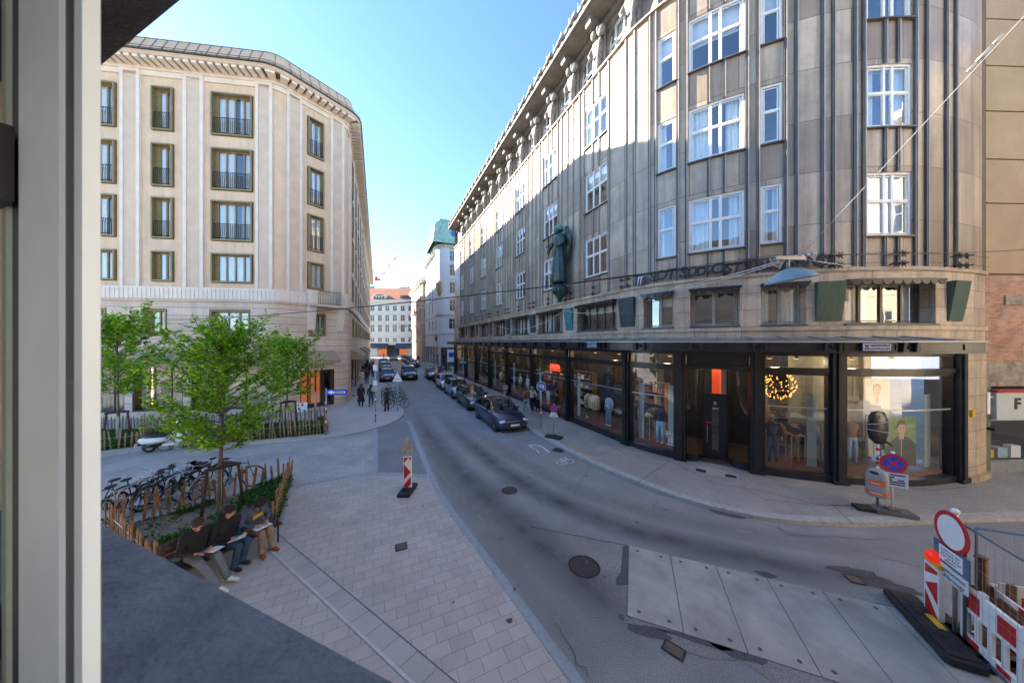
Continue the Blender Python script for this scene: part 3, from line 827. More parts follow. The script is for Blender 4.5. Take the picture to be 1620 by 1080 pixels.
# windows
wr = random.Random(11)
def sash(P, root, a, b, z0, z1, n, lights, transom, fm, gm, cm=None, name='window', fw=.08, bw=.05, room=None, cprob=.75):
    """framed window as a part: frame > pane, curtain"""
    g = MB()
    fbox(g, P, a, a + fw, n - .06, n + .03, z0, z1); fbox(g, P, b - fw, b, n - .06, n + .03, z0, z1)
    fbox(g, P, a + fw, b - fw, n - .06, n + .03, z0, z0 + fw); fbox(g, P, a + fw, b - fw, n - .06, n + .03, z1 - fw, z1)
    zt = z0 + (z1 - z0) * transom if transom else None
    if zt: fbox(g, P, a + fw, b - fw, n - .05, n + .025, zt - bw / 2 - .02, zt + bw / 2 + .02)
    xs = [a + (b - a) * f for f in lights]
    for x in xs:
        for q0, q1 in ([(z0 + fw, zt - bw / 2 - .02), (zt + bw / 2 + .02, z1 - fw)] if zt else [(z0 + fw, z1 - fw)]):
            fbox(g, P, x - bw / 2 - .015, x + bw / 2 + .015, n - .05, n + .025, q0, q1)
    # sash rims inside each light
    ex = [a + fw] + xs + [b - fw]
    for x0, x1 in zip(ex, ex[1:]):
        for q0, q1 in ([(z0 + fw, zt), (zt, z1 - fw)] if zt else [(z0 + fw, z1 - fw)]):
            e = .035
            fbox(g, P, x0 + .02, x0 + .02 + e, n - .045, n + .005, q0 + .03, q1 - .03); fbox(g, P, x1 - .02 - e, x1 - .02, n - .045, n + .005, q0 + .03, q1 - .03)
            fbox(g, P, x0 + .02 + e, x1 - .02 - e, n - .045, n + .004, q0 + .03, q0 + .03 + e); fbox(g, P, x0 + .02 + e, x1 - .02 - e, n - .045, n + .004, q1 - .03 - e, q1 - .03)
    f = part(g, name, fm, root)
    g = MB(); fsheet(g, P, a + fw * .5, b - fw * .5, n - .025, z0 + fw * .5, z1 - fw * .5)
    part(g, 'pane', gm, root, f)
    if cm is not None and wr.random() < cprob:
        g = MB(); kind = wr.random()
        if kind < .4:
            fsheet(g, P, a + .05, b - .05, n - .16, z1 - (z1 - z0) * wr.choice((.35, .5, .5, .95)), z1 - .03); part(g, 'blind', M['blind'], root, f)
        else:
            for x0, x1 in ((a + .04, a + (b - a) * wr.uniform(.2, .45)), (b - (b - a) * wr.uniform(.2, .45), b - .04)):
                k = max(4, int((x1 - x0) / .07)); st = [x0 + (x1 - x0) * i / k for i in range(k + 1)]
                vs = []
                for i, t in enumerate(st):
                    o = n - .17 + (.025 if i % 2 else -.025); vs += [P.at(t, o, z0 + .02), P.at(t, o, z1 - .03)]
                g.add(vs, [(2 * i, 2 * i + 2, 2 * i + 3, 2 * i + 1) for i in range(k)])
            part(g, 'curtain', cm, root, f)
    return f
for a, b, k in COLS:
    for z0, z1 in FLOORS:
        sash(RP, RB, a + .005, b - .005, z0, z1, -.07, ((.36, .64) if a < 35 else (.41, .59)) if k == 3 else (), .56, M['white_frame'], M['glass_up'], M['curtain'])
        g = MB(); fbox(g, RP, a - .03, b + .03, -.02, .12, z0 - .045, z0 - .002); part(g, 'window_sill', M['rib'], RB)
for a, b in ARCH:
    sash(RP, RB, a, b, Z_LEDGE + .08, 21.74, -.6, (.3, .7), .58, M['white_frame'], M['glass_up'], M['curtain'], name='arched_window')
# bronze mezzanine windows with scalloped hoods
for a, b, k in MEZ:
    sash(RP, RB, a + .02, b - .02, 5.63, 7.05, -.34, [(i + 1) / k for i in range(k - 1)], None, M['rib'] if k > 2 else M['rib_light'], M['glass_up'], M['curtain'], fw=.06, bw=.06, cprob=.95)
    g = MB(); fbox(g, RP, a - .03, b + .03, .0, .30, 7.05, 7.12)
    w_ = (b - a) / round((b - a) / .3)
    for i in range(int(round((b - a) / w_))):
        t = a + w_ * (i + .5)
        ps = [RP.at(t + .46 * w_ * math.cos(u), .29, 7.05 + .13 * math.sin(u)) for u in [PI + PI * j / 8 for j in range(9)]]
        ps2 = [RP.at(t + .46 * w_ * math.cos(u), .265, 7.05 + .13 * math.sin(u)) for u in [PI + PI * j / 8 for j in range(9)]]
        g.add(ps + ps2, [tuple(range(9)), tuple(reversed(range(9, 18)))] + [(j, 9 + j, 10 + j, j + 1) for j in range(8)])
    part(g, 'scalloped_hood', M['bronze'], RB)
    g = MB(); fbox(g, RP, a - .02, b + .02, .03, .14, 5.57, 5.63); part(g, 'window_sill', M['rib'], RB)
# curved metal shields on the piers
def shield(t, m, w_=.72, z0=5.72, z1=7.08):
    g = MB(); k = 10; vs = []
    for i in range(k + 1):
        f = i / k; z = z0 + (z1 - z0) * f; o = .10 + .18 * f * f + .05 * math.sin(f * PI)
        ww = w_ / 2 * (1 + .06 * f)
        vs += [RP.at(t - ww, o, z), RP.at(t + ww, o, z), RP.at(t + ww, .061, z), RP.at(t - ww, .061, z)]
    fs = []
    for i in range(k):
        a = 4 * i
        fs += [(a, a + 1, a + 5, a + 4), (a + 1, a + 2, a + 6, a + 5), (a + 3, a, a + 4, a + 7)]
    fs += [(4 * k, 4 * k + 1, 4 * k + 2, 4 * k + 3), (3, 2, 1, 0)]
    g.add(vs, fs); part(g, 'metal_shield', m, RB)
shield(so(1308), M['shield_green']); shield(so(1505), M['shield_green'])
for i, c in enumerate(PIERS[:-1]): shield(c, M['shield_teal'] if i == 5 else M['shield_blue'])
shield(so(994), M['shield_blue'], .8)
# spiked anchors that carry the wires
AN = [so(p) for p in (1310, 1321, 1405, 1417, 1502, 1513, 988, 998, 1148, 1178, 1235)] + [c + o for c in PIERS[:-1] for o in (-.3, .3)] + [33.1 - 4.75 * i for i in range(7)]
for t in AN:
    g = MB()
    for z in (7.62, 7.95):
        for u in range(6):
            an = PI * u / 3; o = RP.at(t, .22, z)
            e = RP.tan(t) * (.15 * math.cos(an)) + Vector((0, 0, .15 * math.sin(an)))
            g.cyl(o, o + e, .03, .006, n=5)
        g.ell(RP.at(t, .22, z), .055, 6, 5); g.cyl(RP.at(t, 0, z), RP.at(t, .36, z), .02, n=5)
    part(g, 'spiked_anchor', M['black_iron'], RB)
for z in (7.64, 7.96):
    g = MB(); g.tube([RP.at(t, .26, z) for t in RP.stations(.3, RP.L - .6)], .007, n=4); part(g, 'wire_rail', M['black_iron'], RB)

# cornice, brackets, tile edge
g = MB()
fbox(g, RP, 0, RP.L, -.42, .82, 22.3, 22.45); fbox(g, RP, 0, RP.L, .78, .98, 22.36, 22.62); fbox(g, RP, 0, RP.L, -.42, -.2, 22.0, 22.3)
part(g, 'cornice', M['cornice'], RB)
BR = PIERS + [33.1 - 4.75 * i for i in range(7)] + [so(1082), so(1190), so(1300), so(1480)]
for c in BR:
    g = MB(); fbox(g, RP, c - .22, c + .22, -.42, .55, 21.95, 22.3, nz=(-.42, .66)); part(g, 'cornice_bracket', M['cornice'], RB)
g = MB()
fbox(g, RP, 0, RP.L, -.3, .93, 22.62, 22.70, nz=(-.3, .88))
k = int(RP.L / .42)
for i in range(k):
    t = .05 + i * .42
    e_ = .12 * (i % 3) / 2; fbox(g, RP, t, t + .24, .6, 1.07 + e_, 22.64, 22.94, nz=(.6, 1.0 + e_)); fbox(g, RP, t + .2, t + .42, .5, .96, 22.7, 23.14, nz=(.5, .86))
    if i % 2: fbox(g, RP, t + .12, t + .17, .78, .82, 23.1, 23.6)
part(g, 'roof_tile_edge', M['rooftile'], RB)
# carved figures under the cornice
def figure(c, sgn):
    g = MB(); T = RP.tan(c); N = RP.nor(c); B = Matrix((T, N, Vector((0, 0, 1)))).transposed()
    def P(x, n, z): return RP.at(c, 0) + T * x + N * n + Vector((0, 0, z))
    fr = random.Random(int(c * 10))
    prof = [(.16, 19.55), (.22, 19.9), (.2, 20.3), (.26, 20.7), (.34, 21.0), (.3, 21.3), (.14, 21.42)]
    for j in range(len(prof) - 1):
        vs = []
        for r, z in prof[j:j + 2]:
            for i in range(12):
                u = 2 * PI * i / 12; rr_ = r * (1 + .14 * math.cos(5 * u + z)); vs.append(P(rr_ * math.cos(u), -.15 + .8 * rr_ * math.sin(u), z))
        g.add(vs, [(i, (i + 1) % 12, 12 + (i + 1) % 12, 12 + i) for i in range(12)], smooth=True)
    g.ell(P(-.05, .1, 21.62), (.17, .17, .21), 10, 8, M=B); g.ell(P(-.05, .06, 21.74), (.21, .2, .14), 10, 6, M=B)
    g.ell(P(.42, .0, 21.6), (.28, .2, .26), 8, 6, M=B); g.ell(P(.36, .14, 21.66), (.12, .12, .12), 8, 6, M=B)
    g.tube([P(-.3, -.05, 21.25), P(-.46, .1, 20.9), P(-.3, .2, 20.55), P(-.1, .16, 20.6)], [.1, .08, .065, .06], n=7)
    g.tube([P(.3, -.05, 21.25), P(.42, .1, 20.9), P(.35, .16, 20.3), P(.3, .1, 19.8)], [.1, .09, .07, .05], n=7)
    fbox(g, RP, c - .36, c + .36, -.42, -.25, Z_LEDGE + .08, 21.95)
    part(g, 'carved_figure', M['sculpt'], RB)
for i, c in enumerate(BR): figure(c, i)

# canopy
s1c = RP.s_of(1562, 1.25)
g = MB(); fbox(g, RP, 0, s1c, 0.06, 1.30, 5.0, 5.03)
st = RP.stations(0, s1c)
vs = []
for t in st: vs += [RP.at(t, .06, 5.17), RP.at(t, 1.30, 5.035)]
g.add(vs, [(2 * i, 2 * i + 1, 2 * i + 3, 2 * i + 2) for i in range(len(st) - 1)])
for i in range(int(s1c / .9)):
    t = .3 + i * .9
    g.tube([RP.at(t, .07, 5.19), RP.at(t, 1.3, 5.05)], .022, n=5)
part(g, 'canopy_roof', M['canopy_sheet'], RB)
g = MB(); fbox(g, RP, 0, s1c, 1.08, 1.22, 4.70, 4.998); fbox(g, RP, 0, s1c, -.2, 1.08, 4.66, 4.72); fbox(g, RP, 0, s1c, 1.05, 1.27, 4.655, 4.70)
t = .2; i = 0
while t < s1c - .8:
    w_ = (1.15, .34)[i % 2]
    if i % 2 == 0:
        for z0, z1 in ((4.73, 4.76), (4.94, 4.97)): fbox(g, RP, t, t + w_, 1.22, 1.245, z0, z1)
        for x in (t, t + w_ - .03): fbox(g, RP, x, x + .03, 1.22, 1.245, 4.76, 4.94)
    else:
        for x in (t - .01, t + w_ - .05): fbox(g, RP, x, x + .06, 1.22, 1.30, 4.70, 4.99, nz=(1.22, 1.34))
        vs = [RP.at(t + w_ / 2 + dx, n_, z) for dx, n_, z in ((-.09, 1.22, 4.85), (0, 1.22, 4.93), (.09, 1.22, 4.85), (0, 1.22, 4.77), (0, 1.28, 4.85))]
        g.add(vs, [(0, 4, 1), (1, 4, 2), (2, 4, 3), (3, 4, 0)])
    t += w_ + .09; i += 1
part(g, 'canopy_fascia', M['bronze'], RB)
def street_plate(px, txt):
    t = RP.s_of(px, 1.3); b = MB(); fr = RP.fr(t, 1.315, 4.85)
    b.box(-.36, .36, -.12, .12, -.01, .01, 0, fr); 
    b.box(-.34, .34, -.10, .10, .01, .013, 1, fr); b.box(-.325, .325, -.085, .085, .013, .016, 0, fr)
    f = fr.copy(); f.translation = f.translation + RP.nor(t) * .017
    add_text(b, txt, .115, f, ext=.002, m=1, sx=.92)
    part(b, 'street_name_plate', [M['plate_blue'], M['paper']], RB)
M['plate_blue'] = mat('street plate blue', (.03, .045, .13), rough=.35)
street_plate(1386, '1., Bauernmarkt'); street_plate(937, '1., Brandstätte')

# firm lettering on the wall
g = MB()
def letters(txt, px0, px1, size, z, small):
    widths = {'I': .35, ' ': .4, '-': .5, 'T': .75, 'O': 1.05, 'U': .95, 'Ü': .95, 'D': 1.0, 'R': .85, 'E': .75, 'H': 1.0, 'A': .95, 'N': 1.0, 'S': .75}
    tot = sum(widths.get(c, .8) * (size if i in small else size * .78) for i, c in enumerate(txt))
    s0, s1 = so(px0), so(px1); k = (s1 - s0) / tot; t = s0
    for i, c in enumerate(txt):
        sz = size if i in small else size * .78
        wd = widths.get(c, .8) * sz * k; t += wd / 2
        if c != ' ': add_text(g, c, sz * 1.32, RP.fr(t, .2, z + sz * .05 - (size - sz) * .42), ext=.03, sx=1.05, bold=.012, shear=.15)
        t += wd / 2
letters('SOT SÜD-OST TREUHAND', 1029, 1306, .44, 7.80, (0, 1, 2, 4, 8, 12))
part(g, 'firm_lettering', M['black_iron'], RB)
g = MB(); fr = RP.fr(so(1016), .18, 7.78)
g.box(-.2, .2, -.24, .24, -.02, .02, 0, fr)
f = fr.copy(); f.translation = f.translation + RP.nor(so(1016)) * .024
for off in (-.07, .06):
    g.add([f @ Vector(p) for p in ((off - .05, -.2, 0), (off - .01, -.2, 0), (off + .04, .12, 0), (off + .12, .12, 0), (off + .12, .16, 0), (off + .0, .16, 0))], [(0, 1, 2, 5), (2, 3, 4, 5)], 1)
part(g, 'firm_emblem', [M['black_iron'], M['paper']], RB)

# ------------------------------------------------------------------ shop front
PIL = [35.3 - 4.85 * i for i in range(7, -1, -1)]
PIL[0] = .25
PC = [so(1076.5), so(1196.5), so(1326), so(1517)]
for i, t in enumerate(PIL + PC):
    g = MB(); w_ = .19 if i > 0 else .25
    fbox(g, RP, t - w_, t + w_, -.35, .10, .12, 4.66); fbox(g, RP, t - w_ * .45, t + w_ * .45, .10, .16, .12, 4.66); fbox(g, RP, t - w_ - .04, t + w_ + .04, -.1, .18, .12, .24)
    part(g, 'shop_pillar', M['bronze'], RB)
g = MB(); fbox(g, RP, PC[-1] + .19, RP.L, -.4, .09, .12, 5.0); part(g, 'end_pier', M['stone_mez'], RB)
g = MB(); fbox(g, RP, PC[-1] + .19, RP.L, .09, .2, .12, .3); part(g, 'pier_plinth', M['stone_mez'], RB)
BAYS = list(zip(PIL[:-1], PIL[1:])) + [(PIL[-1], PC[0])] + list(zip(PC[:-1], PC[1:]))
DOORBAY = len(PIL)                                # the bay between PC[0] and PC[1]
for i, (a, b) in enumerate(BAYS):
    a2, b2 = a + .20, b - .20
    g = MB()
    fbox(g, RP, a2, b2, -.2, .02, 3.93, 4.08); fbox(g, RP, a2, b2, -.2, .0, 4.5, 4.66)
    if i != DOORBAY:
        fbox(g, RP, a2, b2, -.22, .04, .12, .34)
        fbox(g, RP, a2, a2 + .07, -.18, -.02, .34, 4.5); fbox(g, RP, b2 - .07, b2, -.18, -.02, .34, 4.5)
        fbox(g, RP, a2 + .07, b2 - .07, -.18, -.02, 3.82, 3.93)
    fr_ = part(g, 'shop_window', M['bronze'], RB)
    g = MB()
    if i != DOORBAY:
        fsheet(g, RP, a2 + .06, b2 - .06, -.10, .34, 3.86)
        fsheet(g, RP, a2 + .02, b2 - .02, -.10, 4.08, 4.5)
        part(g, 'pane', M['glass_shop'], RB, fr_)
        g = MB(); fbox(g, RP, a2 + .07, b2 - .07, -.085, -.06, 2.64, 2.68); part(g, 'glazing_bar', M['steel'], RB, fr_)
        g = MB(); fbox(g, RP, a2 + .08, b2 - .08, -1.3, -.24, .18, .46); part(g, 'display_plinth', M['wood_red'], RB)
        g = MB(); c_ = (a2 + .12, b2 - .42) if i != DOORBAY + 1 else (b2 - .42,)
        for x in c_:
            fbox(g, RP, x, x + .3, -.52, -.5, .46, 3.1)
        part(g, 'side_curtain', M['pale_green'] if 'pale_green' in M else M.setdefault('pale_green', mat('pale green cloth', (.38, .45, .40), rough=.9, var=.08)), RB)
    else:
        fsheet(g, RP, a2, b2, -.10, 4.08, 4.5); part(g, 'pane', M['bronze'], RB, fr_)
# shop interior shell
g = MB(); fbox(g, RP, 0, RP.L, -3.6, -.3, .125, .18); part(g, 'shop_floor', M['shop_floor'], RB)
g = MB(); fbox(g, RP, 0, RP.L, -3.6, -.3, 4.52, 4.62); fsheet(g, RP, 0, RP.L, -3.55, .18, 4.5); part(g, 'shop_walls', M['shop_dark'], RB)
g = MB(); fsheet(g, RP, PC[2] - .2, PC[3] + .2, -2.3, .18, 4.5); part(g, 'shop_back_panel', M.setdefault('olive_wall', mat('olive shop wall', (.30, .29, .20), rough=.8, var=.2)), RB)
for i, (a, b) in enumerate(BAYS):
    for f in (.3, .7):
        g = MB(); p = RP.at(a + (b - a) * f, -1.0, 4.5)
        g.cyl(p, p - Vector((0, 0, .14)), .06, .08, n=10, m=0); g.cyl(p - Vector((0, 0, .141)), p - Vector((0, 0, .15)), .075, n=10, m=1)
        part(g, 'shop_spotlight', [M['black'], M['lamp_warm']], RB)
for i, (a, b) in enumerate(BAYS):                 # the lit ceiling lamps of the shop
    ld_ = bpy.data.lights.new('shop_lamp', 'POINT'); ld_.energy = 7 if i != DOORBAY else 4; ld_.color = (1, .74, .48); ld_.shadow_soft_size = .12
    lo_ = bpy.data.objects.new('shop_lamp', ld_); COL.objects.link(lo_); lo_.location = RP.at((a + b) / 2, -1.7, 4.2)
# entrance: two bent panes that lead in to the recessed door
a, b = PC[0] + .2, PC[1] - .2
rq = .60
for sgn, e in ((1, a), (-1, b)):
    pts = [(e + sgn * rq * math.sin(u), -.12 - rq * (1 - math.cos(u))) for u in [PI / 2 * j / 10 for j in range(11)]]
    g = MB(); vs = []
    for t, n_ in pts: vs += [RP.at(t, n_, .34), RP.at(t, n_, 3.92)]
    fs = [(2 * i, 2 * i + 2, 2 * i + 3, 2 * i + 1) if sgn > 0 else (2 * i, 2 * i + 1, 2 * i + 3, 2 * i + 2) for i in range(10)]
    g.add(vs, fs, smooth=True); part(g, 'curved_pane', M.setdefault('glass_bent', glass_mat('bent glass', ior=1.3, tint=(.6, .62, .62))), RB)
    for z0, z1 in ((.12, .36), (3.86, 3.95)):
        g = MB(); vs = []
        for t, n_ in pts:
            vs += [RP.at(t, n_ + .03, z0), RP.at(t, n_ + .03, z1), RP.at(t, n_ - .12, z1), RP.at(t, n_ - .12, z0)]
        g.add(vs, [q for i in range(10) for q in ((4 * i, 4 * i + 4, 4 * i + 5, 4 * i + 1), (4 * i + 1, 4 * i + 5, 4 * i + 6, 4 * i + 2), (4 * i + 3, 4 * i + 2, 4 * i + 6, 4 * i + 7))])
        part(g, 'curved_rail', M['bronze'], RB)
d0, d1, dn = a + rq + .03, b - rq - .03, -.12 - rq
g = MB(); fbox(g, RP, d0 - .06, d0, dn - .08, dn + .02, .12, 3.92); fbox(g, RP, d1, d1 + .06, dn - .08, dn + .02, .12, 3.92); fbox(g, RP, d0, d1, dn - .08, dn + .02, 2.78, 2.88)
part(g, 'door_frame', M['black'], RB)
g = MB(); w_ = d1 - d0
fbox(g, RP, d0, d0 + w_ * .36, dn - .05, dn, .14, 2.78); fbox(g, RP, d0 + w_ * .66, d1, dn - .05, dn, .14, 2.78)
fbox(g, RP, d0 + w_ * .36, d0 + w_ * .66, dn - .05, dn, .14, .55); fbox(g, RP, d0 + w_ * .36, d0 + w_ * .66, dn - .05, dn, 2.3, 2.78)
dr = part(g, 'shop_door', M['black'], RB)
g = MB(); fsheet(g, RP, d0 + w_ * .36, d0 + w_ * .66, dn - .025, .55, 2.3); part(g, 'door_glass', M['glass_shop'], RB, dr)
g = MB(); g.tube([RP.at(d0 + .12, dn + .02, .85), RP.at(d0 + .12, dn + .07, .85), RP.at(d0 + .12, dn + .07, 1.55), RP.at(d0 + .12, dn + .02, 1.55)], .016, n=6); part(g, 'door_handle', M['steel'], RB, dr)
g = MB(); fbox(g, RP, d0 + .06, d0 + .26, dn, dn + .006, 1.62, 1.70); part(g, 'door_sticker', M['red'], RB, dr)
g = MB(); fbox(g, RP, d0 + w_ * .44, d0 + w_ * .56, dn, dn + .006, 2.42, 2.54); part(g, 'door_badge', M['grey_paint'], RB, dr)
g = MB(); fsheet(g, RP, d0, d1, dn - .03, 2.88, 3.9); part(g, 'fanlight', M['glass_shop'], RB)
g = MB(); fsheet(g, RP, d0 + .45 * w_, d0 + .95 * w_, dn - 1.3, 2.3, 3.9); part(g, 'red_glow_panel', M.setdefault('glow_red', mat('glowing red wall', (.6, .08, .02), emit=(1, .08, .015), estr=.07)), RB)  # red-lit interior put in as the panel's own glow
# decal on the window left of the door
g = MB(); t = so(1063); 
def decal(txt, size, z, m=0, inv=False):
    if inv:
        w_ = len(txt) * size * .62
        fsheet(g, RP, t - w_ / 2, t + w_ / 2, -.092, z - size * .5, z + size * .5, 0)
        add_text(g, txt, size * .9, RP.fr(t, -.089, z), ext=.001, m=1, bold=.004)
    else: add_text(g, txt, size, RP.fr(t, -.089, z), ext=.002, m=0, bold=.008)
decal('STUDENT', .125, 1.13, inv=True); decal('DISCOUNT', .11, 1.0, inv=True); decal('15%', .25, .80)
fsheet(g, RP, t - .26, t + .26, -.09, .62, .65, 0)
part(g, 'discount_decal', [M['paper'], M['black']], RB)

# ------------------------------------------------------------------ goods in the shop windows
def world_thing(name, label, cat, p, rz=0, group=None): return thing(name, label, cat, p, rz, group)
def rz_of(t): T = RP.tan(t); return math.atan2(T.y, T.x)         # local +x along the facade, local -y outwards
def mannequin(t, n, z, top, legs, shoes, label, head=True, skin=None, sc=1.0):
    r = world_thing('mannequin', label, 'mannequin', RP.at(t, n, z), rz_of(t), 'mannequins in the shop windows')
    b = MB()
    for sx in (-1, 1): b.tube([(sx * .11, -.02, .08), (sx * .115, -.03, .48), (sx * .09, 0, .92)], [.065, .08, .10], n=10)
    b.ell((0, 0, .93), (.19, .12, .13), 12, 8); b.build('trousers', legs, r)
    b = MB(); b.lathe([(.15, .92), (.17, 1.0), (.165, 1.15), (.2, 1.32), (.19, 1.44), (.09, 1.51), (.05, 1.52)], 14, M=Matrix.Diagonal((1.08, .66, 1)))
    for sx in (-1, 1): b.tube([(sx * .19, 0, 1.42), (sx * .25, .02, 1.2), (sx * .26, -.03, .98)], [.065, .055, .045], n=8)
    b.build('top', top, r)
    b = MB()
    for sx in (-1, 1): b.ell((sx * .11, -.06, .04), (.05, .13, .045), 10, 6)
    b.build('shoes', shoes, r)
    if skin is not None:
        b = MB()
        for sx in (-1, 1): b.ell((sx * .262, -.05, .9), (.03, .035, .08), 8, 6)
        if head: b.cyl((0, 0, 1.48), (0, 0, 1.58), .05, n=10); b.ell((0, -.02, 1.68), (.08, .1, .12), 12, 9)
        b.build('limbs', skin, r)
    return r
cl = {k: mat('cloth ' + k, c, rough=.9, var=.2, scale=6, bump=.2, bscale=25) for k, c in
      dict(denim=(.16, .24, .36), lightblue=(.33, .46, .55), grey=(.30, .32, .35), black=(.016, .016, .02), cream=(.62, .52, .38), brown=(.2, .1, .05),
           white=(.7, .7, .68), olive=(.14, .15, .08), navy=(.03, .04, .09), tan=(.42, .3, .18), red=(.4, .05, .05)).items()}
mann_skin = mat('mannequin grey', (.3, .29, .28), rough=.4)
zp = .46
mannequin(RP.s_of(963.5, -.62), -.62, zp, cl['lightblue'], cl['denim'], cl['white'], 'headless mannequin in pale denim jacket and jeans in the wide window', head=False, skin=mann_skin)
mannequin(RP.s_of(1045, -.62), -.62, zp, cl['black'], cl['lightblue'], cl['white'], 'mannequin in black top and pale trousers beside the discount decal', head=False, skin=mann_skin)
mannequin(RP.s_of(1222, -.62), -.62, zp, cl['black'], cl['navy'], cl['black'], 'mannequin in black leather jacket under the lamp ball', head=True, skin=mann_skin)
mannequin(RP.s_of(1346, -.75), -.75, zp + .1, cl['brown'], cl['denim'], cl['brown'], 'mannequin in brown top and blue jeans at the left of the poster window', head=False, skin=mann_skin)
mannequin(RP.s_of(868, -.62), -.62, zp, cl['navy'], cl['white'], cl['white'], 'mannequin in dark top and white trousers behind the blue round sign', head=False, skin=mann_skin)
mannequin(RP.s_of(877, -.62), -.62, zp, cl['black'], cl['navy'], cl['black'], 'mannequin all in dark navy behind the blue round sign', head=True, skin=mann_skin)
mannequin(RP.s_of(823, -.62), -.62, zp, cl['cream'], cl['brown'], cl['brown'], 'mannequin in cream jacket behind the dark parked saloon', head=True, skin=mann_skin)
mannequin(RP.s_of(835, -.62), -.62, zp, cl['white'], cl['grey'], cl['white'], 'mannequin in white shirt near the shop pillar behind the saloon', head=True, skin=mann_skin)
# racks and tables
def clothes_rack(t, n, z, L_, cols, label):
    r = world_thing('clothes_rack', label, 'clothes rack', RP.at(t, n, z), rz_of(t), 'clothes racks in the shop windows')
    b = MB(); b.tube([(-L_ / 2, 0, 0), (-L_ / 2, 0, 1.45), (L_ / 2, 0, 1.45), (L_ / 2, 0, 0)], .014, n=6); b.build('rail', M['black_iron'], r)
    k = len(cols)
    for i, c in enumerate(cols):
        x = -L_ / 2 + .1 + (L_ - .2) * (i + .5) / k; b = MB()
        b.lathe([(.02, 1.42), (.10, 1.38), (.21, 1.28), (.2, 1.0), (.22, .62), (.2, .6)], 12, (x, 0, 0), M=Matrix.Diagonal((.55, 1, 1)))
        b.tube([(x, -.18, 1.3), (x + .02, -.25, 1.0), (x, -.22, .7)], [.05, .05, .045], n=7)
        b.build('garment', cl[c], r)
    return r
clothes_rack(RP.s_of(937, -.85), -.85, zp, 1.25, ['cream', 'tan', 'cream', 'white', 'cream'], 'rail of cream shirts behind the wide shop window')
clothes_rack(RP.s_of(1385, -1.6), -1.6, .2, 1.4, ['black', 'grey', 'black', 'navy', 'black'], 'rail of dark coats behind the poster window')
clothes_rack(RP.s_of(790, -1.0), -1.0, zp, 1.6, ['red', 'brown', 'olive', 'navy', 'black', 'cream'], 'rail of mixed clothes behind the green and blue window')
clothes_rack(RP.s_of(1015, -2.0), -2.0, .2, 1.6, ['brown', 'black', 'tan', 'black', 'olive'], 'rail of brown and black clothes deep in the window left of the door')
clothes_rack(RP.s_of(1262, -2.1), -2.1, .2, 1.6, ['brown', 'black', 'tan', 'navy', 'olive', 'grey'], 'rail of mixed clothes deep behind the lamp ball')
def tall_table(t, n, z, label, shoes=None):
    r = world_thing('display_stand', label, 'display stand', RP.at(t, n, z), rz_of(t), 'wooden display stands')
    b = MB(); w_, h = .2, 1.05
    for x in (-w_, w_):
        for y in (-w_, w_): b.box(x - .018, x + .018, y - .018, y + .018, 0, h)
    b.build('legs', M['oak'], r); b = MB(); b.box(-w_ - .02, w_ + .02, -w_ - .02, w_ + .02, h, h + .035); b.build('top', M['oak'], r)
    return r
M['oak'] = mat('oak', (.36, .19, .09), rough=.5, var=.2, scale=5, stretch=(1, 1, 6))
def shoe_pair(p, rz, m, label):
    b = MB()
    for x in (-.07, .07): b.ell((x, 0, .045), (.045, .13, .04), 10, 6); b.ell((x, .05, .09), (.04, .06, .05), 8, 6)
    o = b.build('shoe_pair', m, loc=p, rz=rz); tag(o, label, 'shoes'); return o
tall_table(RP.s_of(1025, -.7), -.7, zp, 'wooden stand with white shoes beside the discount decal'); shoe_pair(RP.at(RP.s_of(1025, -.7), -.7, zp + 1.085), 1.0, cl['white'], 'white shoes on the wooden stand beside the discount decal')
tall_table(RP.s_of(1258, -.7), -.7, zp, 'wooden stand with a dark bag under the lamp ball')
b = MB(); b.ell((0, 0, .12), (.2, .12, .13), 10, 8); b.tube([(-.1, 0, .2), (-.05, 0, .32), (.05, 0, .32), (.1, 0, .2)], .012, n=5)
tag(b.build('bag', cl['black'], loc=RP.at(RP.s_of(1258, -.7), -.7, zp + 1.085)), 'black bag on the wooden stand under the lamp ball', 'bag')
b = MB()
for i, (x, c) in enumerate(((-.3, 0), (-.05, 1), (.22, 2))): b.box(x - .11, x + .11, -.15, .15, 0, .05 + .03 * i, c); b.box(x - .10, x + .1, -.14, .14, .05 + .03 * i, .1 + .03 * i, (c + 1) % 3)
tag(b.build('folded_clothes', [cl['denim'], cl['tan'], cl['grey']], loc=RP.at(RP.s_of(978, -1.0), -1.0, zp + .75), rz=rz_of(so(978))), 'stacks of folded jeans on the low table in the wide window', 'clothes')
b = MB(); b.box(-.55, .55, -.25, .25, .70, .75)
for x in (-.5, .5):
    for y in (-.2, .2): b.box(x - .02, x + .02, y - .02, y + .02, 0, .70)
tag(b.build('low_table', M['wood_dark'], loc=RP.at(RP.s_of(978, -1.0), -1.0, zp), rz=rz_of(so(978))), 'low dark table with folded jeans in the wide window', 'table')
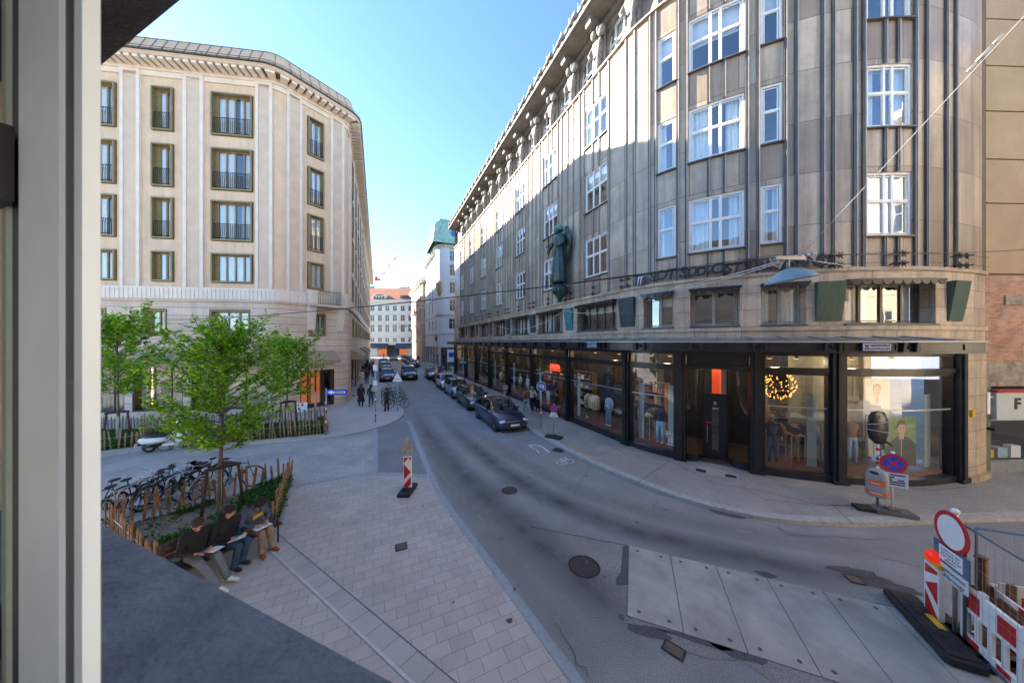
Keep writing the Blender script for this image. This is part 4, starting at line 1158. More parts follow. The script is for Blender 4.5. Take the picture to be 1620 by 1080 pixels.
# plants among the goods
M['leaf_shop'] = leaf_mat('house plant leaf', (.02, .07, .015), (.06, .16, .03), (.16, .28, .05))
def pot_plant(p, h, label):
    r = thing('pot_plant', label, 'plant', p); b = MB(); b.lathe([(0, 0), (.09, 0), (.12, .2), (.1, .2), (0, .18)], 12); b.build('pot', M['grey_paint'], r)
    b = MB(); q = random.Random(int(p[0] * 100))
    for i in range(70):
        c = Vector((q.gauss(0, .13), q.gauss(0, .13), .2 + h * q.random())); d = Vector((q.uniform(-1, 1), q.uniform(-1, 1), q.uniform(-.2, 1))).normalized() * .09; e = d.cross(Vector((q.random(), q.random(), .5))).normalized() * .035
        u = q.random(); b.add([c - d, c + e, c + d, c - e], [(0, 1, 2, 3)], 0, [((u, 0),) * 4])
    b.build('leaves', M['leaf_shop'], r)
pot_plant(RP.at(RP.s_of(929, -.5), -.5, zp), .35, 'green pot plant under the cream shirts'); pot_plant(RP.at(RP.s_of(884, -.5), -.5, zp), .3, 'green pot plant beside the shop pillar by the blue sign')
pot_plant(RP.at(RP.s_of(859, -.4), -.4, 2.6), .5, 'hanging plant high behind the blue round sign')
# lamp ball
p = RP.at(RP.s_of(1233, -.9), -.9, 3.32); r = thing('lamp_ball', 'large ball of warm fairy lights hanging in the shop window', 'chandelier', p)
b = MB(); b.cyl((0, 0, .0), (0, 0, 1.1), .01, n=5); q = random.Random(3); pts = []
for i in range(105):
    u = Vector((q.gauss(0, 1), q.gauss(0, 1), q.gauss(0, 1))).normalized(); pts.append(Vector((u.x * .60, u.y * .45, u.z * .55)) * q.uniform(.85, 1))
for a_ in pts[:25]: b.cyl((0, 0, 0), a_, .004, n=3, caps=False)
b.build('wires', M['black_iron'], r)
b = MB()
for a_ in pts: b.ell(a_, .02, 6, 4)
b.build('bulbs', M['bulb'], r)
# posters behind the right-hand window (flat printed boards)
def poster(px, n, z0, wd, h, name, label, draw, bgm):
    t = RP.s_of(px, n); fr = RP.fr(t, n, z0 + h / 2); r = thing(name, label, 'poster', RP.at(t, n, z0))
    b = MB(); b.box(-wd / 2, wd / 2, -h / 2, h / 2, -.02, 0, 0, fr); mats = [bgm]; 
    def shape(pts, m, lift):
        if m not in mats: mats.append(m)
        b.add([fr @ Vector((x * wd, y * h, lift)) for x, y in pts], [tuple(range(len(pts)))], mats.index(m))
    def oval(cx, cy, rx, ry, m, lift): shape([(cx + rx * math.cos(u), cy + ry * math.sin(u)) for u in [2 * PI * i / 18 for i in range(18)]], m, lift)
    draw(shape, oval); off = r.location
    b.v = [(v[0] - off.x, v[1] - off.y, v[2] - off.z) for v in b.v]; b.build('print', mats, r); return r
sk_p = mat('printed skin', (.55, .33, .24), rough=.6, var=.12, scale=8); hair_p = mat('printed dark hair', (.06, .035, .02), rough=.6); paper_p = mat('printed pale ground', (.68, .70, .72), rough=.6)
green_p = mat('printed foliage', (.16, .26, .10), rough=.6, var=.5, scale=6); dark_p = mat('printed dark coat', (.03, .04, .045), rough=.6, var=.3, scale=5); grey_p = mat('printed grey coat', (.4, .4, .37), rough=.6, var=.15)
def woman(sh, ov):
    sh([(-.32, -.5), (.32, -.5), (.36, -.1), (.2, .12), (-.2, .12), (-.34, -.1)], M['paper'], .003)
    sh([(-.07, .1), (.07, .1), (.06, .24), (-.06, .24)], sk_p, .005); ov(0, .31, .13, .085, sk_p, .006); sh([(-.15, .3), (-.13, .4), (0, .43), (.13, .4), (.15, .3), (.08, .38), (-.08, .38)], hair_p, .008)
    for x in (-.05, .05): ov(x, .32, .022, .008, hair_p, .009)
    ov(0, .265, .04, .008, M['red'], .009)
def man(sh, ov):
    sh([(-.5, -.5), (.5, -.5), (.48, -.05), (.2, .1), (-.15, .1), (-.45, -.08)], dark_p, .003); ov(.3, .3, .2, .18, green_p, .002)
    sh([(-.06, .05), (.1, .05), (.09, .2), (-.05, .2)], sk_p, .005); ov(.02, .27, .13, .13, sk_p, .006)
    sh([(-.14, .26), (-.13, .4), (0, .45), (.13, .42), (.16, .3), (.1, .36), (-.05, .35)], hair_p, .008)
    for x in (-.035, .075): ov(x, .285, .022, .01, hair_p, .009)
    ov(.02, .2, .04, .009, sk_p, .009); sh([(.0, .23), (.04, .23), (.03, .28), (.01, .28)], mat('printed nose', (.48, .28, .2)), .009)
    sh([(-.02, -.5), (.02, -.5), (.03, .05), (.01, .05)], grey_p, .006)
poster(1387, -.9, 1.35, 1.0, 2.3, 'fashion_poster', 'tall pale poster of a woman in white high behind the end window', woman, paper_p)
poster(1425, -.55, .56, 1.25, 1.75, 'fashion_poster', 'dark poster of a dark-haired man in a black jacket low behind the end window', man, green_p)
poster(1382, -.6, .9, .55, 1.5, 'coat_board', 'grey coat board hanging beside the poster of the man', lambda sh, ov: (sh([(-.3, -.5), (.3, -.5), (.4, .3), (.1, .48), (-.1, .48), (-.4, .3)], grey_p, .003), sh([(-.02, -.5), (.02, -.5), (.04, .4), (-.04, .4)], dark_p, .005)), mat('board dark', (.05, .05, .05)))
def shelf(px, n, L_, cols, label):
    t = RP.s_of(px, n); r = thing('shop_shelf', label, 'shelf', RP.at(t, n, .18), rz_of(t), 'shelves deep in the shop')
    b = MB()
    for x in (-L_ / 2, L_ / 2): b.box(x - .02, x + .02, -.18, .18, 0, 2.7)
    for z in (.3, .9, 1.5, 2.1, 2.66): b.box(-L_ / 2 + .02, L_ / 2 - .02, -.18, .18, z, z + .03)
    b.build('frame', M['oak'], r); q = random.Random(px)
    for z in (.33, .93, 1.53, 2.13):
        b = MB(); x = -L_ / 2 + .06
        while x < L_ / 2 - .3: w_ = q.uniform(.16, .32); b.box(x, x + w_, -.16, .14, z, z + q.uniform(.12, .42), q.randrange(len(cols))); x += w_ + q.uniform(-.002, .1)
        b.build('goods_row', [cl[c] for c in cols], r)
shelf(925, -2.9, 2.2, ('brown', 'tan', 'navy', 'white', 'denim'), 'oak shelf of folded clothes deep behind the cream shirts')
shelf(1030, -2.9, 2.0, ('tan', 'red', 'brown', 'cream'), 'oak shelf of clothes deep behind the discount decal')
shelf(1246, -2.9, 1.6, ('denim', 'white', 'tan', 'brown'), 'oak shelf of clothes deep behind the lamp ball')
shelf(875, -2.9, 2.4, ('red', 'brown', 'cream', 'olive'), 'oak shelf of clothes behind the red neon scrawl')
shelf(800, -2.9, 2.4, ('navy', 'tan', 'white', 'brown'), 'oak shelf of clothes deep in the far shop bays')
# neon line in the far window
b = MB(); t0 = so(864); 
for k in range(5):
    x0 = t0 - .55 + k * .25
    b.tube([RP.at(x0, -.7, 3.1), RP.at(x0 + .06, -.7, 3.42), RP.at(x0 + .12, -.7, 3.12), RP.at(x0 + .2, -.7, 3.36), RP.at(x0 + .24, -.7, 3.1)], .03, n=6)
b.tube([RP.at(t0 - .6, -.7, 3.0), RP.at(t0 + .75, -.7, 3.0)], .03, n=6)
tag(b.build('neon_sign', M['neon_red']), 'red neon scrawl hanging behind the window by the blue sign', 'neon sign')

# ------------------------------------------------------------------ bronze archangel on the pier
ts = so(897); T = RP.tan(ts); N = RP.nor(ts)
r = thing('angel_statue', 'green bronze winged figure with sword on a wall bracket of the stone building', 'statue', RP.at(ts, .55, 8.5), math.atan2(T.y, T.x))
b = MB(); n_ = 28       # robe: local x along wall, -y outwards
prof = [(.38, .15, .9), (.45, .10, .85), (.52, .3, .8), (.50, 1.0, .75), (.43, 1.7, .7), (.38, 2.1, .65), (.42, 2.5, .62), (.48, 2.85, .6), (.42, 3.05, .55), (.18, 3.2, .7)]
vs = []
for rr_, z, e in prof:
    for i in range(n_):
        u = 2 * PI * i / n_; f = 1 + (.16 if z < 2.2 else .06) * math.cos(9 * u + z * .8)
        vs.append((rr_ * f * math.cos(u), rr_ * f * e * math.sin(u) - .05, z))
b.add(vs, [(j * n_ + i, j * n_ + (i + 1) % n_, (j + 1) * n_ + (i + 1) % n_, (j + 1) * n_ + i) for j in range(len(prof) - 1) for i in range(n_)], smooth=True)
for x, l in ((-.16, 0), (.16, .05)): b.tube([(x, -.12, .9), (x, -.22, .25), (x, -.2, 0), (x, -.42, -.06)], [.16, .12, .09, .07], n=8)
b.ell((-.05, -.12, 3.42), (.2, .23, .28), 14, 10)
b.tube([(-.02, -.05, 3.1), (-.04, -.1, 3.3)], .13, n=8)
b.tube([(-.38, -.05, 2.95), (-.72, -.12, 2.75), (-.85, -.3, 2.35), (-.62, -.45, 2.15)], [.15, .13, .11, .09], n=9)
b.tube([(.38, -.05, 2.95), (.6, -.15, 2.5), (.35, -.42, 2.3)], [.15, .13, .09], n=9)
b.ell((-.6, -.47, 2.13), .1, 8, 6); b.ell((.32, -.45, 2.3), .09, 8, 6)
b.build('body', M['patina_dark'], r)
b = MB(); b.ell((-.05, -.06, 3.55), (.27, .29, .2), 14, 8)
for i in range(9): u = 2 * PI * i / 9; b.ell((-.05 + .22 * math.cos(u), -.06 + .24 * math.sin(u), 3.46), .09, 6, 5)
b.build('hair', M['copper'], r)
b = MB()
for sx, big in ((1, 1.0), (-1, .55)):
    for k in range(14):
        f = k / 13; x0 = sx * (.3 + .42 * f * big); z1 = 3.55 - .25 * abs(f - .35); z0 = 3.0 - 2.1 * (1 - f * .55) * big
        b.tube([(x0, .18 - .1 * f, z1), (x0 + sx * .12 * big, .2, (z0 + z1) / 2), (x0 + sx * .05, .22, z0)], [.06, .075, .03], n=6)
b.build('wings', M['patina_dark'], r)
b = MB(); b.box(-.95, -.87, -.32, -.28, 2.1, 4.25); b.box(-1.1, -.72, -.34, -.26, 2.6, 2.68); b.ell((-.91, -.3, 4.25), (.04, .02, .25), 6, 6); b.build('sword', M['black_iron'], r)
b = MB(); b.lathe([(.02, -1.05), (.1, -1.0), (.14, -.85), (.32, -.62), (.42, -.35), (.46, -.12), (.4, -.06), (0, -.05)], 16)
for i in range(10): u = 2 * PI * i / 10; b.ell((.4 * math.cos(u), .4 * math.sin(u), -.3), (.12, .12, .2), 7, 5)
b.build('wall_bracket', M['patina_dark'], r)
# ------------------------------------------------------------------ pale corner building across the square (left)
def ease_corner(a, b, c, r, k=5):
    a, b, c = Vector(a), Vector(b), Vector(c)
    p = b + (a - b).normalized() * r; q = b + (c - b).normalized() * r
    return [tuple(p + (b - p) * t * (2 - t) * .5 * 2 * .5 + (q - b) * t * t * .5 + (b - p) * t * (1 - t) * .5) if False else tuple((1 - t) ** 2 * p + 2 * t * (1 - t) * b + t * t * q) for t in [i / k for i in range(k + 1)]]
A0, A1, A2, A3 = (-38, 17.62), (-16.17, 20.6), (-13.55, 24.4), tuple((St(0, 0).to_2d() + N_ST * 13.15 + D_ST * 92))
d0_ = Vector(A2) - (St(0, 0).to_2d() + N_ST * 13.15); A2 = tuple(St(0, 0).to_2d() + N_ST * 13.15 + D_ST * d0_.dot(D_ST))
LP = Path([A0] + ease_corner(A0, A1, A2, .5) + ease_corner(A1, A2, A3, .35) + [A3])
LB = thing('corner_building', 'cream plastered corner building with bronze windows, fluted band and brown roof', 'building', (A1[0], A1[1], 0))
lo = LP.s_of
M['plaster'] = mat('rough cream plaster', (.73, .545, .37), rough=.9, var=.08, scale=1.3, bump=.9, bscale=22, stain=(.64, .475, .315), stain_amt=.35, stain_scale=1.2, streak=((.46, .36, .265), .55))
M['plaster_grey'] = mat('rough grey plaster strip', (.64, .50, .375), rough=.9, var=.1, scale=1.3, bump=.9, bscale=22)
M['trim'] = mat('smooth cream trim', (.76, .66, .55), rough=.8, var=.08, scale=1.5)
M['stone_l'] = brick_mat('travertine courses', (.61, .475, .37), (.68, .545, .435), (.2, .155, .12), 60.0, .52, .018, rough=.7, var=.14, nscale=1.0, bump=.5,
                         stain=(.51, .395, .31), stain_amt=.5, stain_scale=.7, fscale=30, fine=.08, streak=((.42, .325, .25), .5))
M['bronze_l'] = mat('olive bronze', (.27, .205, .10), rough=.45, metal=.2, var=.15, scale=3)
M['bronze_d'] = mat('dark olive bronze', (.05, .045, .03), rough=.45, metal=.3, var=.15)
M['roof_l'] = mat('brown sheet roof', (.62, .43, .28), rough=.8, var=.1, scale=2)
M['dentil'] = mat('red brown soffit', (.17, .06, .035), rough=.7, var=.15)
M['awning'] = mat('olive grey awning', (.33, .27, .17), rough=.85, var=.08, scale=2)
M['warm_wall'] = mat('cream shop wall', (.6, .5, .38), rough=.8, var=.1)
cs = LP.c
W_L = [(lo(70), lo(112), 2), (lo(142), lo(185), 2), (lo(240), lo(276), 2), (lo(334), lo(401), 4)]
W_C = [(lo(486), lo(513), 2)]
LF = [(8.95, 10.98, False), (11.75, 14.5, True), (15.15, 18.0, True), (18.8, 21.7, True)]
s_corner, s_c2 = lo(437), LP.c[-2] + .02
street_w = [(s_c2 + 3.0 + 4.3 * i, s_c2 + 4.9 + 4.3 * i, 3) for i in range(15)]
WALLW = W_L + W_C + street_w
holes = [(a, b, z0, z1) for a, b, k in WALLW for z0, z1, r_ in LF]
g = MB(); fwall(g, LP, 0, LP.L, 8.55, 22.75, -.45, 0, holes); part(g, 'plaster_wall', M['plaster'], LB)
MZ = [(lo(228), lo(267), 2), (lo(333), lo(398), 3), (lo(140), lo(172), 2), (lo(487), lo(515), 2)] + [(s_c2 + 3.0 + 4.3 * i, s_c2 + 4.9 + 4.3 * i, 2) for i in range(15)]
SHOP = [(lo(120), lo(200)), (lo(212), lo(292)), (lo(304), lo(425)), (lo(474), lo(528))] + [(s_c2 + 2.2 + 4.3 * i, s_c2 + 5.4 + 4.3 * i) for i in range(15)]
hl = [(a, b, 5.42, 7.18) for a, b, k in MZ] + [(a, b, .5 if i < 3 else .12, 3.75) for i, (a, b) in enumerate(SHOP)]
g = MB(); fwall(g, LP, 0, LP.L, .05, 7.75, -.5, .12, hl); part(g, 'stone_base', M['stone_l'], LB)
# fluted band and string course
g = MB(); s_bal0, s_bal1 = lo(484), lo(541)
fbox(g, LP, 0, s_bal0, -.3, .14, 7.75, 8.62); fbox(g, LP, s_bal1, LP.L, -.3, .14, 7.75, 8.62)
fbox(g, LP, s_bal0, s_bal1, -.3, .05, 7.75, 8.62)
t = 6.0
while t < s_bal0 - .2:
    fbox(g, LP, t, t + .19, .14, .175, 7.86, 8.5); t += .25
part(g, 'fluted_band', M['trim'], LB)
g = MB(); fbox(g, LP, 0, s_bal0, .0, .26, 7.68, 7.80); fbox(g, LP, s_bal1, LP.L, .0, .26, 7.68, 7.80); part(g, 'string_course', M['stone_l'], LB)
# pilasters: pale edges with a rough grey strip between
def pilaster(a, b, z0=8.62, z1=22.45):
    w_ = (b - a) * .17
    g = MB(); fbox(g, LP, a, a + w_, 0, .16, z0, z1); fbox(g, LP, b - w_, b, 0, .16, z0, z1); fbox(g, LP, a, b, 0, .165, z1, z1 + .2); part(g, 'pilaster', M['trim'], LB)
    g = MB(); fbox(g, LP, a + w_, b - w_, 0, .10, z0, z1); part(g, 'pilaster_strip', M['plaster_grey'], LB)
for p0, p1 in ((116, 138), (193, 224), (292, 324), (406, 432)): pilaster(lo(p0), lo(p1))
pilaster(lo(453), lo(477)); pilaster(lo(522), lo(543))
for i in range(16): pilaster(s_c2 + .6 + 4.3 * i, s_c2 + 2.2 + 4.3 * i)
g = MB(); fbox(g, LP, 0, LP.L, -.1, .2, 22.62, 22.86); fbox(g, LP, 0, LP.L, .01, .10, 22.3, 22.62); part(g, 'frieze', M['trim'], LB)
# eaves: cream soffit with red-brown brackets, fascia, sheet roof
g = MB(); fbox(g, LP, 0, LP.L, -.3, .95, 22.98, 23.02); part(g, 'soffit', M['dentil'], LB)
g = MB(); t = .1
while t < LP.L:
    fbox(g, LP, t, t + .29, .2, .92, 22.78, 22.98, nz=(.2, .94)); t += .46
fbox(g, LP, 0, LP.L, .198, .23, 22.86, 22.98)
part(g, 'eaves_brackets', M['trim'], LB)
g = MB(); fbox(g, LP, 0, LP.L, .85, .98, 22.93, 23.2); part(g, 'eaves_fascia', M['roof_l'], LB)
g = MB(); fbox(g, LP, 0, LP.L, .80, 1.06, 23.2, 23.25); part(g, 'gutter', M['bronze_d'], LB)
g = MB(); st = LP.stations(0, LP.L); vs = []
for t in st: vs += [LP.at(t, .85, 23.26), LP.at(t, .28, 24.55), LP.at(t, -5, 25.1)]
g.add(vs, [q for i in range(len(st) - 1) for q in ((3 * i, 3 * i + 3, 3 * i + 4, 3 * i + 1), (3 * i + 1, 3 * i + 4, 3 * i + 5, 3 * i + 2))])
part(g, 'roof', M['roof_l'], LB)
g = MB(); t = .3
while t < LP.L - .1:
    g.tube([LP.at(t, .86, 23.28), LP.at(t, .29, 24.56)], .013, n=4); t += .62
g.tube([LP.at(t, .28, 24.56) for t in st], .03, n=5)
part(g, 'roof_seams', M['bronze_d'], LB)
g = MB()
for z in (23.38, 23.5): g.tube([LP.at(t, .95, z) for t in st], .02, n=4)
for i in range(int(LP.L / 2.2)): g.cyl(LP.at(.6 + 2.2 * i, .95, 23.22), LP.at(.6 + 2.2 * i, .95, 23.52), .02, n=4)
part(g, 'roof_rail', M['bronze_d'], LB)
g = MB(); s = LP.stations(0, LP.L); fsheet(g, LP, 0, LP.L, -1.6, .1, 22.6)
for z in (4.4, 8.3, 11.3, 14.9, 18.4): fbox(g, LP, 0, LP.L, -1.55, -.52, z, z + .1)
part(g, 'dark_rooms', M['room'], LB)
g = MB(); g.poly([A0, A1, A2, A3, (A3[0] - 25, A3[1] - 8), (-38, 60)], 23.0, 23.1); part(g, 'roof_slab', M['roof_l'], LB)
# roof-top structures
g = MB()
for c_, sx, sy, h in (((-25, 27), 3, 2, 2.4), ((-30, 24), 1, .8, 2.0)): g.box(c_[0] - sx, c_[0] + sx, c_[1] - sy, c_[1] + sy, 25, 25 + h * .35)
part(g, 'roof_house', M['roof_l'], LB)

# windows: deep bronze boxes with french rails
def lwindow(a, b, z0, z1, k, rail, small=False):
    g = MB(); e = .085
    fbox(g, LP, a - e, a, -.3, .14, z0 - e, z1 + e); fbox(g, LP, b, b + e, -.3, .14, z0 - e, z1 + e)
    fbox(g, LP, a, b, -.3, .14, z0 - e, z0); fbox(g, LP, a, b, -.3, .14, z1, z1 + e)
    fbox(g, LP, a + (b - a) * .0, a + .16, -.26, -.14, z0, z1)
    f = part(g, 'window', M['bronze_l'], LB)
    g = MB(); lights = [a + .16 + (b - a - .16) * (i + 1) / k for i in range(k - 1)]
    for x in [a + .19] + lights + [b - .04]: fbox(g, LP, x - .045, x + .045, -.24, -.15, z0, z1)
    for z in (z0 + .04, z1 - .04): fbox(g, LP, a + .235, b - .085, -.23, -.16, z - .04, z + .04)
    part(g, 'sashes', M['bronze_l'], LB, f)
    g = MB(); fsheet(g, LP, a + .1, b, -.20, z0, z1); part(g, 'pane', M['glass_up'], LB, f)
    if True:
        g = MB()
        for x0, x1 in ((a + .12, a + .12 + (b - a) * wr.uniform(.35, .62)), (b - (b - a) * wr.uniform(.2, .4), b - .02)):
            n_ = max(4, int((x1 - x0) / .06)); vs = []
            for i in range(n_ + 1):
                t = x0 + (x1 - x0) * i / n_; o = -.27 + (.02 if i % 2 else -.02); vs += [LP.at(t, o, z0 + .03), LP.at(t, o, z1 - .03)]
            g.add(vs, [(2 * i, 2 * i + 2, 2 * i + 3, 2 * i + 1) for i in range(n_)])
        part(g, 'curtain', M['curtain'], LB, f)
    if rail:
        g = MB(); zr = z0 + (z1 - z0) * .42
        k_ = int((b - a - .1) / .115)
        for i in range(k_ + 1):
            x = a + .05 + (b - a - .1) * i / k_
            g.tube([LP.at(x, .0, z0 + .06), LP.at(x, .09, z0 + .14), LP.at(x, .09, zr - .12), LP.at(x, .02, zr)], .019, n=4)
        for z in (z0 + .1, zr): g.tube([LP.at(a + .02, .03, z), LP.at(b - .02, .03, z)], .024, n=4)
        part(g, 'railing', M['bronze_d'], LB, f)
for a, b, k in W_L + W_C:
    for i, (z0, z1, rl) in enumerate(LF): lwindow(a + .13, b - .13, z0 + .12, z1 - .12, k, rl)
for a, b, k in MZ[:4]: lwindow(a + .13, b - .13, 5.55, 7.05, k, False)
for j, (a, b, k) in enumerate(street_w):
    for z0, z1, rl in LF:
        g = MB(); e = .1
        fbox(g, LP, a, a + e, -.3, .16, z0, z1); fbox(g, LP, b - e, b, -.3, .16, z0, z1); fbox(g, LP, a + e, b - e, -.3, .16, z0, z0 + e); fbox(g, LP, a + e, b - e, -.3, .16, z1 - e, z1)
        for f in (.33, .66): fbox(g, LP, a + (b - a) * f - .04, a + (b - a) * f + .04, -.33, -.25, z0 + e, z1 - e)
        f = part(g, 'window', M['bronze_l'], LB); g = MB(); fsheet(g, LP, a, b, -.29, z0, z1); part(g, 'pane', M['glass_up'], LB, f)
for a, b, k in MZ[4:]:
    g = MB(); e = .1
    fbox(g, LP, a, a + e, -.3, .18, 5.42, 7.18); fbox(g, LP, b - e, b, -.3, .18, 5.42, 7.18); fbox(g, LP, a + e, b - e, -.3, .18, 5.42, 5.52); fbox(g, LP, a + e, b - e, -.3, .18, 7.08, 7.18)
    f = part(g, 'window', M['bronze_l'], LB); g = MB(); fsheet(g, LP, a, b, -.29, 5.42, 7.18); part(g, 'pane', M['glass_up'], LB, f)
# balcony on the chamfer
g = MB(); fbox(g, LP, s_bal0, s_bal1, .05, .95, 7.62, 7.78); part(g, 'balcony_slab', M['stone_l'], LB)
for t in (s_bal0 + .02, s_bal1 - .5):
    g = MB(); fbox(g, LP, t, t + .48, .0, .2, 5.9, 8.75, nz=(0, .9)); part(g, 'balcony_console', M['trim'], LB)
g = MB(); a, b = s_bal0 + .5, s_bal1 - .5
k_ = int((b - a) / .11)
for i in range(k_ + 1): g.cyl(LP.at(a + (b - a) * i / k_, .88, 7.78), LP.at(a + (b - a) * i / k_, .88, 8.75), .018, n=4)
g.tube([LP.at(a, .88, 8.76), LP.at(b, .88, 8.76)], .035, n=5); g.tube([LP.at(a, .88, 7.86), LP.at(b, .88, 7.86)], .02, n=5)
part(g, 'balcony_railing', M['bronze_l'], LB)
# shop windows
for i, (a, b) in enumerate(SHOP):
    z0 = .5 if i < 3 else .12
    g = MB(); e = .09
    fbox(g, LP, a, a + e, -.4, .05, z0, 3.75); fbox(g, LP, b - e, b, -.4, .05, z0, 3.75); fbox(g, LP, a + e, b - e, -.4, .05, 3.65, 3.75); fbox(g, LP, a + e, b - e, -.4, .05, z0, z0 + .08)
    k = 2 if i < 4 else 1
    for f in range(1, k + 1): x = a + (b - a) * f / (k + 1); fbox(g, LP, x - .03, x + .03, -.32, -.25, z0 + .08, 3.65)
    f = part(g, 'shop_window', M['bronze_d'], LB)
    g = MB(); fsheet(g, LP, a + .04, b - .04, -.28, z0, 3.7); part(g, 'pane', M['glass_shop'], LB, f)
    if i < 4:
        g = MB(); fsheet(g, LP, a, b, -1.45, z0, 3.7); part(g, 'display_wall', M['warm_wall'] if i < 3 else cl['brown'], LB)
        g = MB(); fbox(g, LP, a + .05, b - .05, -1.44, -.34, z0 - .02, z0 + .06); part(g, 'display_floor', M['warm_wall'], LB)
        for q in range(3):
            g = MB(); x = a + (b - a) * (q + .5) / 3; g.cyl(LP.at(x, -.9, 3.68), LP.at(x, -.9, 3.6), .1, n=10, m=0); part(g, 'shop_spotlight', M['lamp_warm'], LB)
# entrance door of the corner shop
a, b = lo(489), lo(513); g = MB()
for x in (a, (a + b) / 2, b): fbox(g, LP, x - .05, x + .05, -.27, -.2, .14, 2.9)
fbox(g, LP, a + .05, b - .05, -.27, -.2, 2.9, 3.0); fbox(g, LP, a + .05, (a + b) / 2 - .05, -.265, -.21, .14, .4); fbox(g, LP, (a + b) / 2 + .05, b - .05, -.265, -.21, .14, .4)
part(g, 'shop_door', M['bronze_d'], LB)
g = MB(); fsheet(g, LP, lo(484), lo(517), -1.2, .2, 3.5); part(g, 'orange_glow_wall', M.setdefault('glow_orange', mat('glowing orange wall', (.6, .2, .06), emit=(1, .24, .05), estr=.045)), LB)  # warm shop light painted as a glow of the back wall
g = MB(); fr = LP.fr(lo(503), .05, 3.12); g.box(-1.1, 1.1, -.22, .22, -.03, .03, 0, fr)
f = fr.copy(); f.translation = f.translation + LP.nor(lo(503)) * .034; add_text(g, 'LIU·JO', .4, f @ Matrix.Translation((-.15, 0, 0)), ext=.006, m=1, bold=.004)
part(g, 'shop_sign', [M['trim'], M['black']], LB)
# awnings
def awning(a, b, z=4.35, out=1.15, drop=.7):
    g = MB(); vs = []; prof = [(.13, z), (out * .55, z - drop * .38), (out, z - drop), (out, z - drop - .22)]
    for t in (a, b):
        for n_, zz in prof: vs.append(LP.at(t, n_, zz))
    k = len(prof); g.add(vs, [(i, i + 1, k + i + 1, k + i) for i in range(k - 1)])
    for o in (0, k): g.add([vs[o], vs[o + 1], vs[o + 2], vs[o + 3], LP.at(a if o == 0 else b, .13, z - drop - .22)], [(0, 1, 2, 3, 4)])
    part(g, 'awning', M['awning'], LB)
awning(lo(222), lo(296)); awning(lo(306), lo(420)); awning(lo(477), lo(527)); awning(lo(110), lo(196))
for i in (0, 1, 3, 5): awning(s_c2 + 2.0 + 4.3 * i, s_c2 + 5.6 + 4.3 * i)
# lit vertical lamp and mannequins in the left shop window
g = MB(); x = lo(226); g.cyl(LP.at(x, -.6, .8), LP.at(x, -.6, 3.3), .035, n=8); part(g, 'light_tube', M['lamp_warm'], LB)
RP_, RP = RP, LP
mannequin(LP.s_of(171, -.75), -.75, .56, cl['tan'], cl['tan'], cl['brown'], 'mannequin in tan outfit striding, leftmost behind the near fence', head=False, skin=cl['cream'])
mannequin(LP.s_of(191, -.75), -.75, .56, cl['red'], cl['cream'], cl['brown'], 'mannequin in dark red skirt and cream tights behind the fence', head=False, skin=cl['cream'])
mannequin(LP.s_of(247, -.75), -.75, .56, cl['cream'], cl['black'], cl['brown'], 'mannequin in cream top and black trousers above the scooter', head=False, skin=cl['cream'])
mannequin(LP.s_of(264, -.75), -.75, .56, cl['black'], cl['navy'], cl['black'], 'mannequin in black beside the cream one, behind the tree', head=False, skin=cl['cream'])
RP = RP_
# ------------------------------------------------------------------ buildings further down the street
M['white_wall'] = mat('white render', (.66, .68, .70), rough=.8, var=.07, scale=.6, stain=(.54, .56, .58), stain_amt=.4, stain_scale=.3)
M['cream_wall'] = mat('pale cream render', (.68, .67, .60), rough=.85, var=.08, scale=.5)
M['tan_wall'] = mat('tan historic render', (.55, .42, .31), rough=.85, var=.15, scale=1)
M['trim_w'] = mat('white stucco trim', (.68, .67, .63), rough=.8, var=.06)
M['copper_roof'] = mat('verdigris roof', (.30, .47, .38), rough=.65, var=.25, scale=2, stain=(.1, .22, .17), stain_amt=.5, stain_scale=1.2)
M['tile_roof'] = brick_mat('orange roof tiles', (.42, .15, .07), (.50, .19, .09), (.3, .09, .04), .3, .25, .02, rough=.8, var=.18, nscale=.6)
M['dial'] = mat('blue glass dial', (.02, .12, .42), rough=.2, var=.2)
M['glass_far'] = mat('far window glass', (.05, .065, .08), rough=.08, var=.3, scale=.4, spec=1.0)
M['bounce_wall'] = mat('bounce cream render', (.68, .58, .44), rough=.85, var=.06)
def fwin(P, root, a, b, z0, z1, fm, n=-.12, lights=1, hood=None, name='window'):
    g = MB(); e = .09
    fbox(g, P, a, a + e, n - .05, n + .03, z0, z1); fbox(g, P, b - e, b, n - .05, n + .03, z0, z1); fbox(g, P, a + e, b - e, n - .05, n + .03, z0, z0 + e); fbox(g, P, a + e, b - e, n - .05, n + .03, z1 - e, z1)
    for i in range(lights): x = a + (b - a) * (i + 1) / (lights + 1); fbox(g, P, x - .04, x + .04, n - .04, n + .02, z0 + e, z1 - e)
    zt = z0 + (z1 - z0) * .62
    for q in range(lights + 1):
        x0 = a + (b - a) * q / (lights + 1) + .05 + (e if q == 0 else 0) - (.0); x1 = a + (b - a) * (q + 1) / (lights + 1) - .05
        fbox(g, P, x0, x1, n - .035, n + .018, zt - .03, zt + .03)
    f = part(g, name, fm, root)
    g = MB(); fsheet(g, P, a, b, n - .02, z0, z1); part(g, 'pane', M['glass_far'], root, f)
    if hood is not None:
        g = MB(); fbox(g, P, a - .2, b + .2, 0, .22, z1 + .12, z1 + .3); fbox(g, P, a - .15, b + .15, 0, .15, z0 - .2, z0 - .05); part(g, 'window_hood', hood, root)
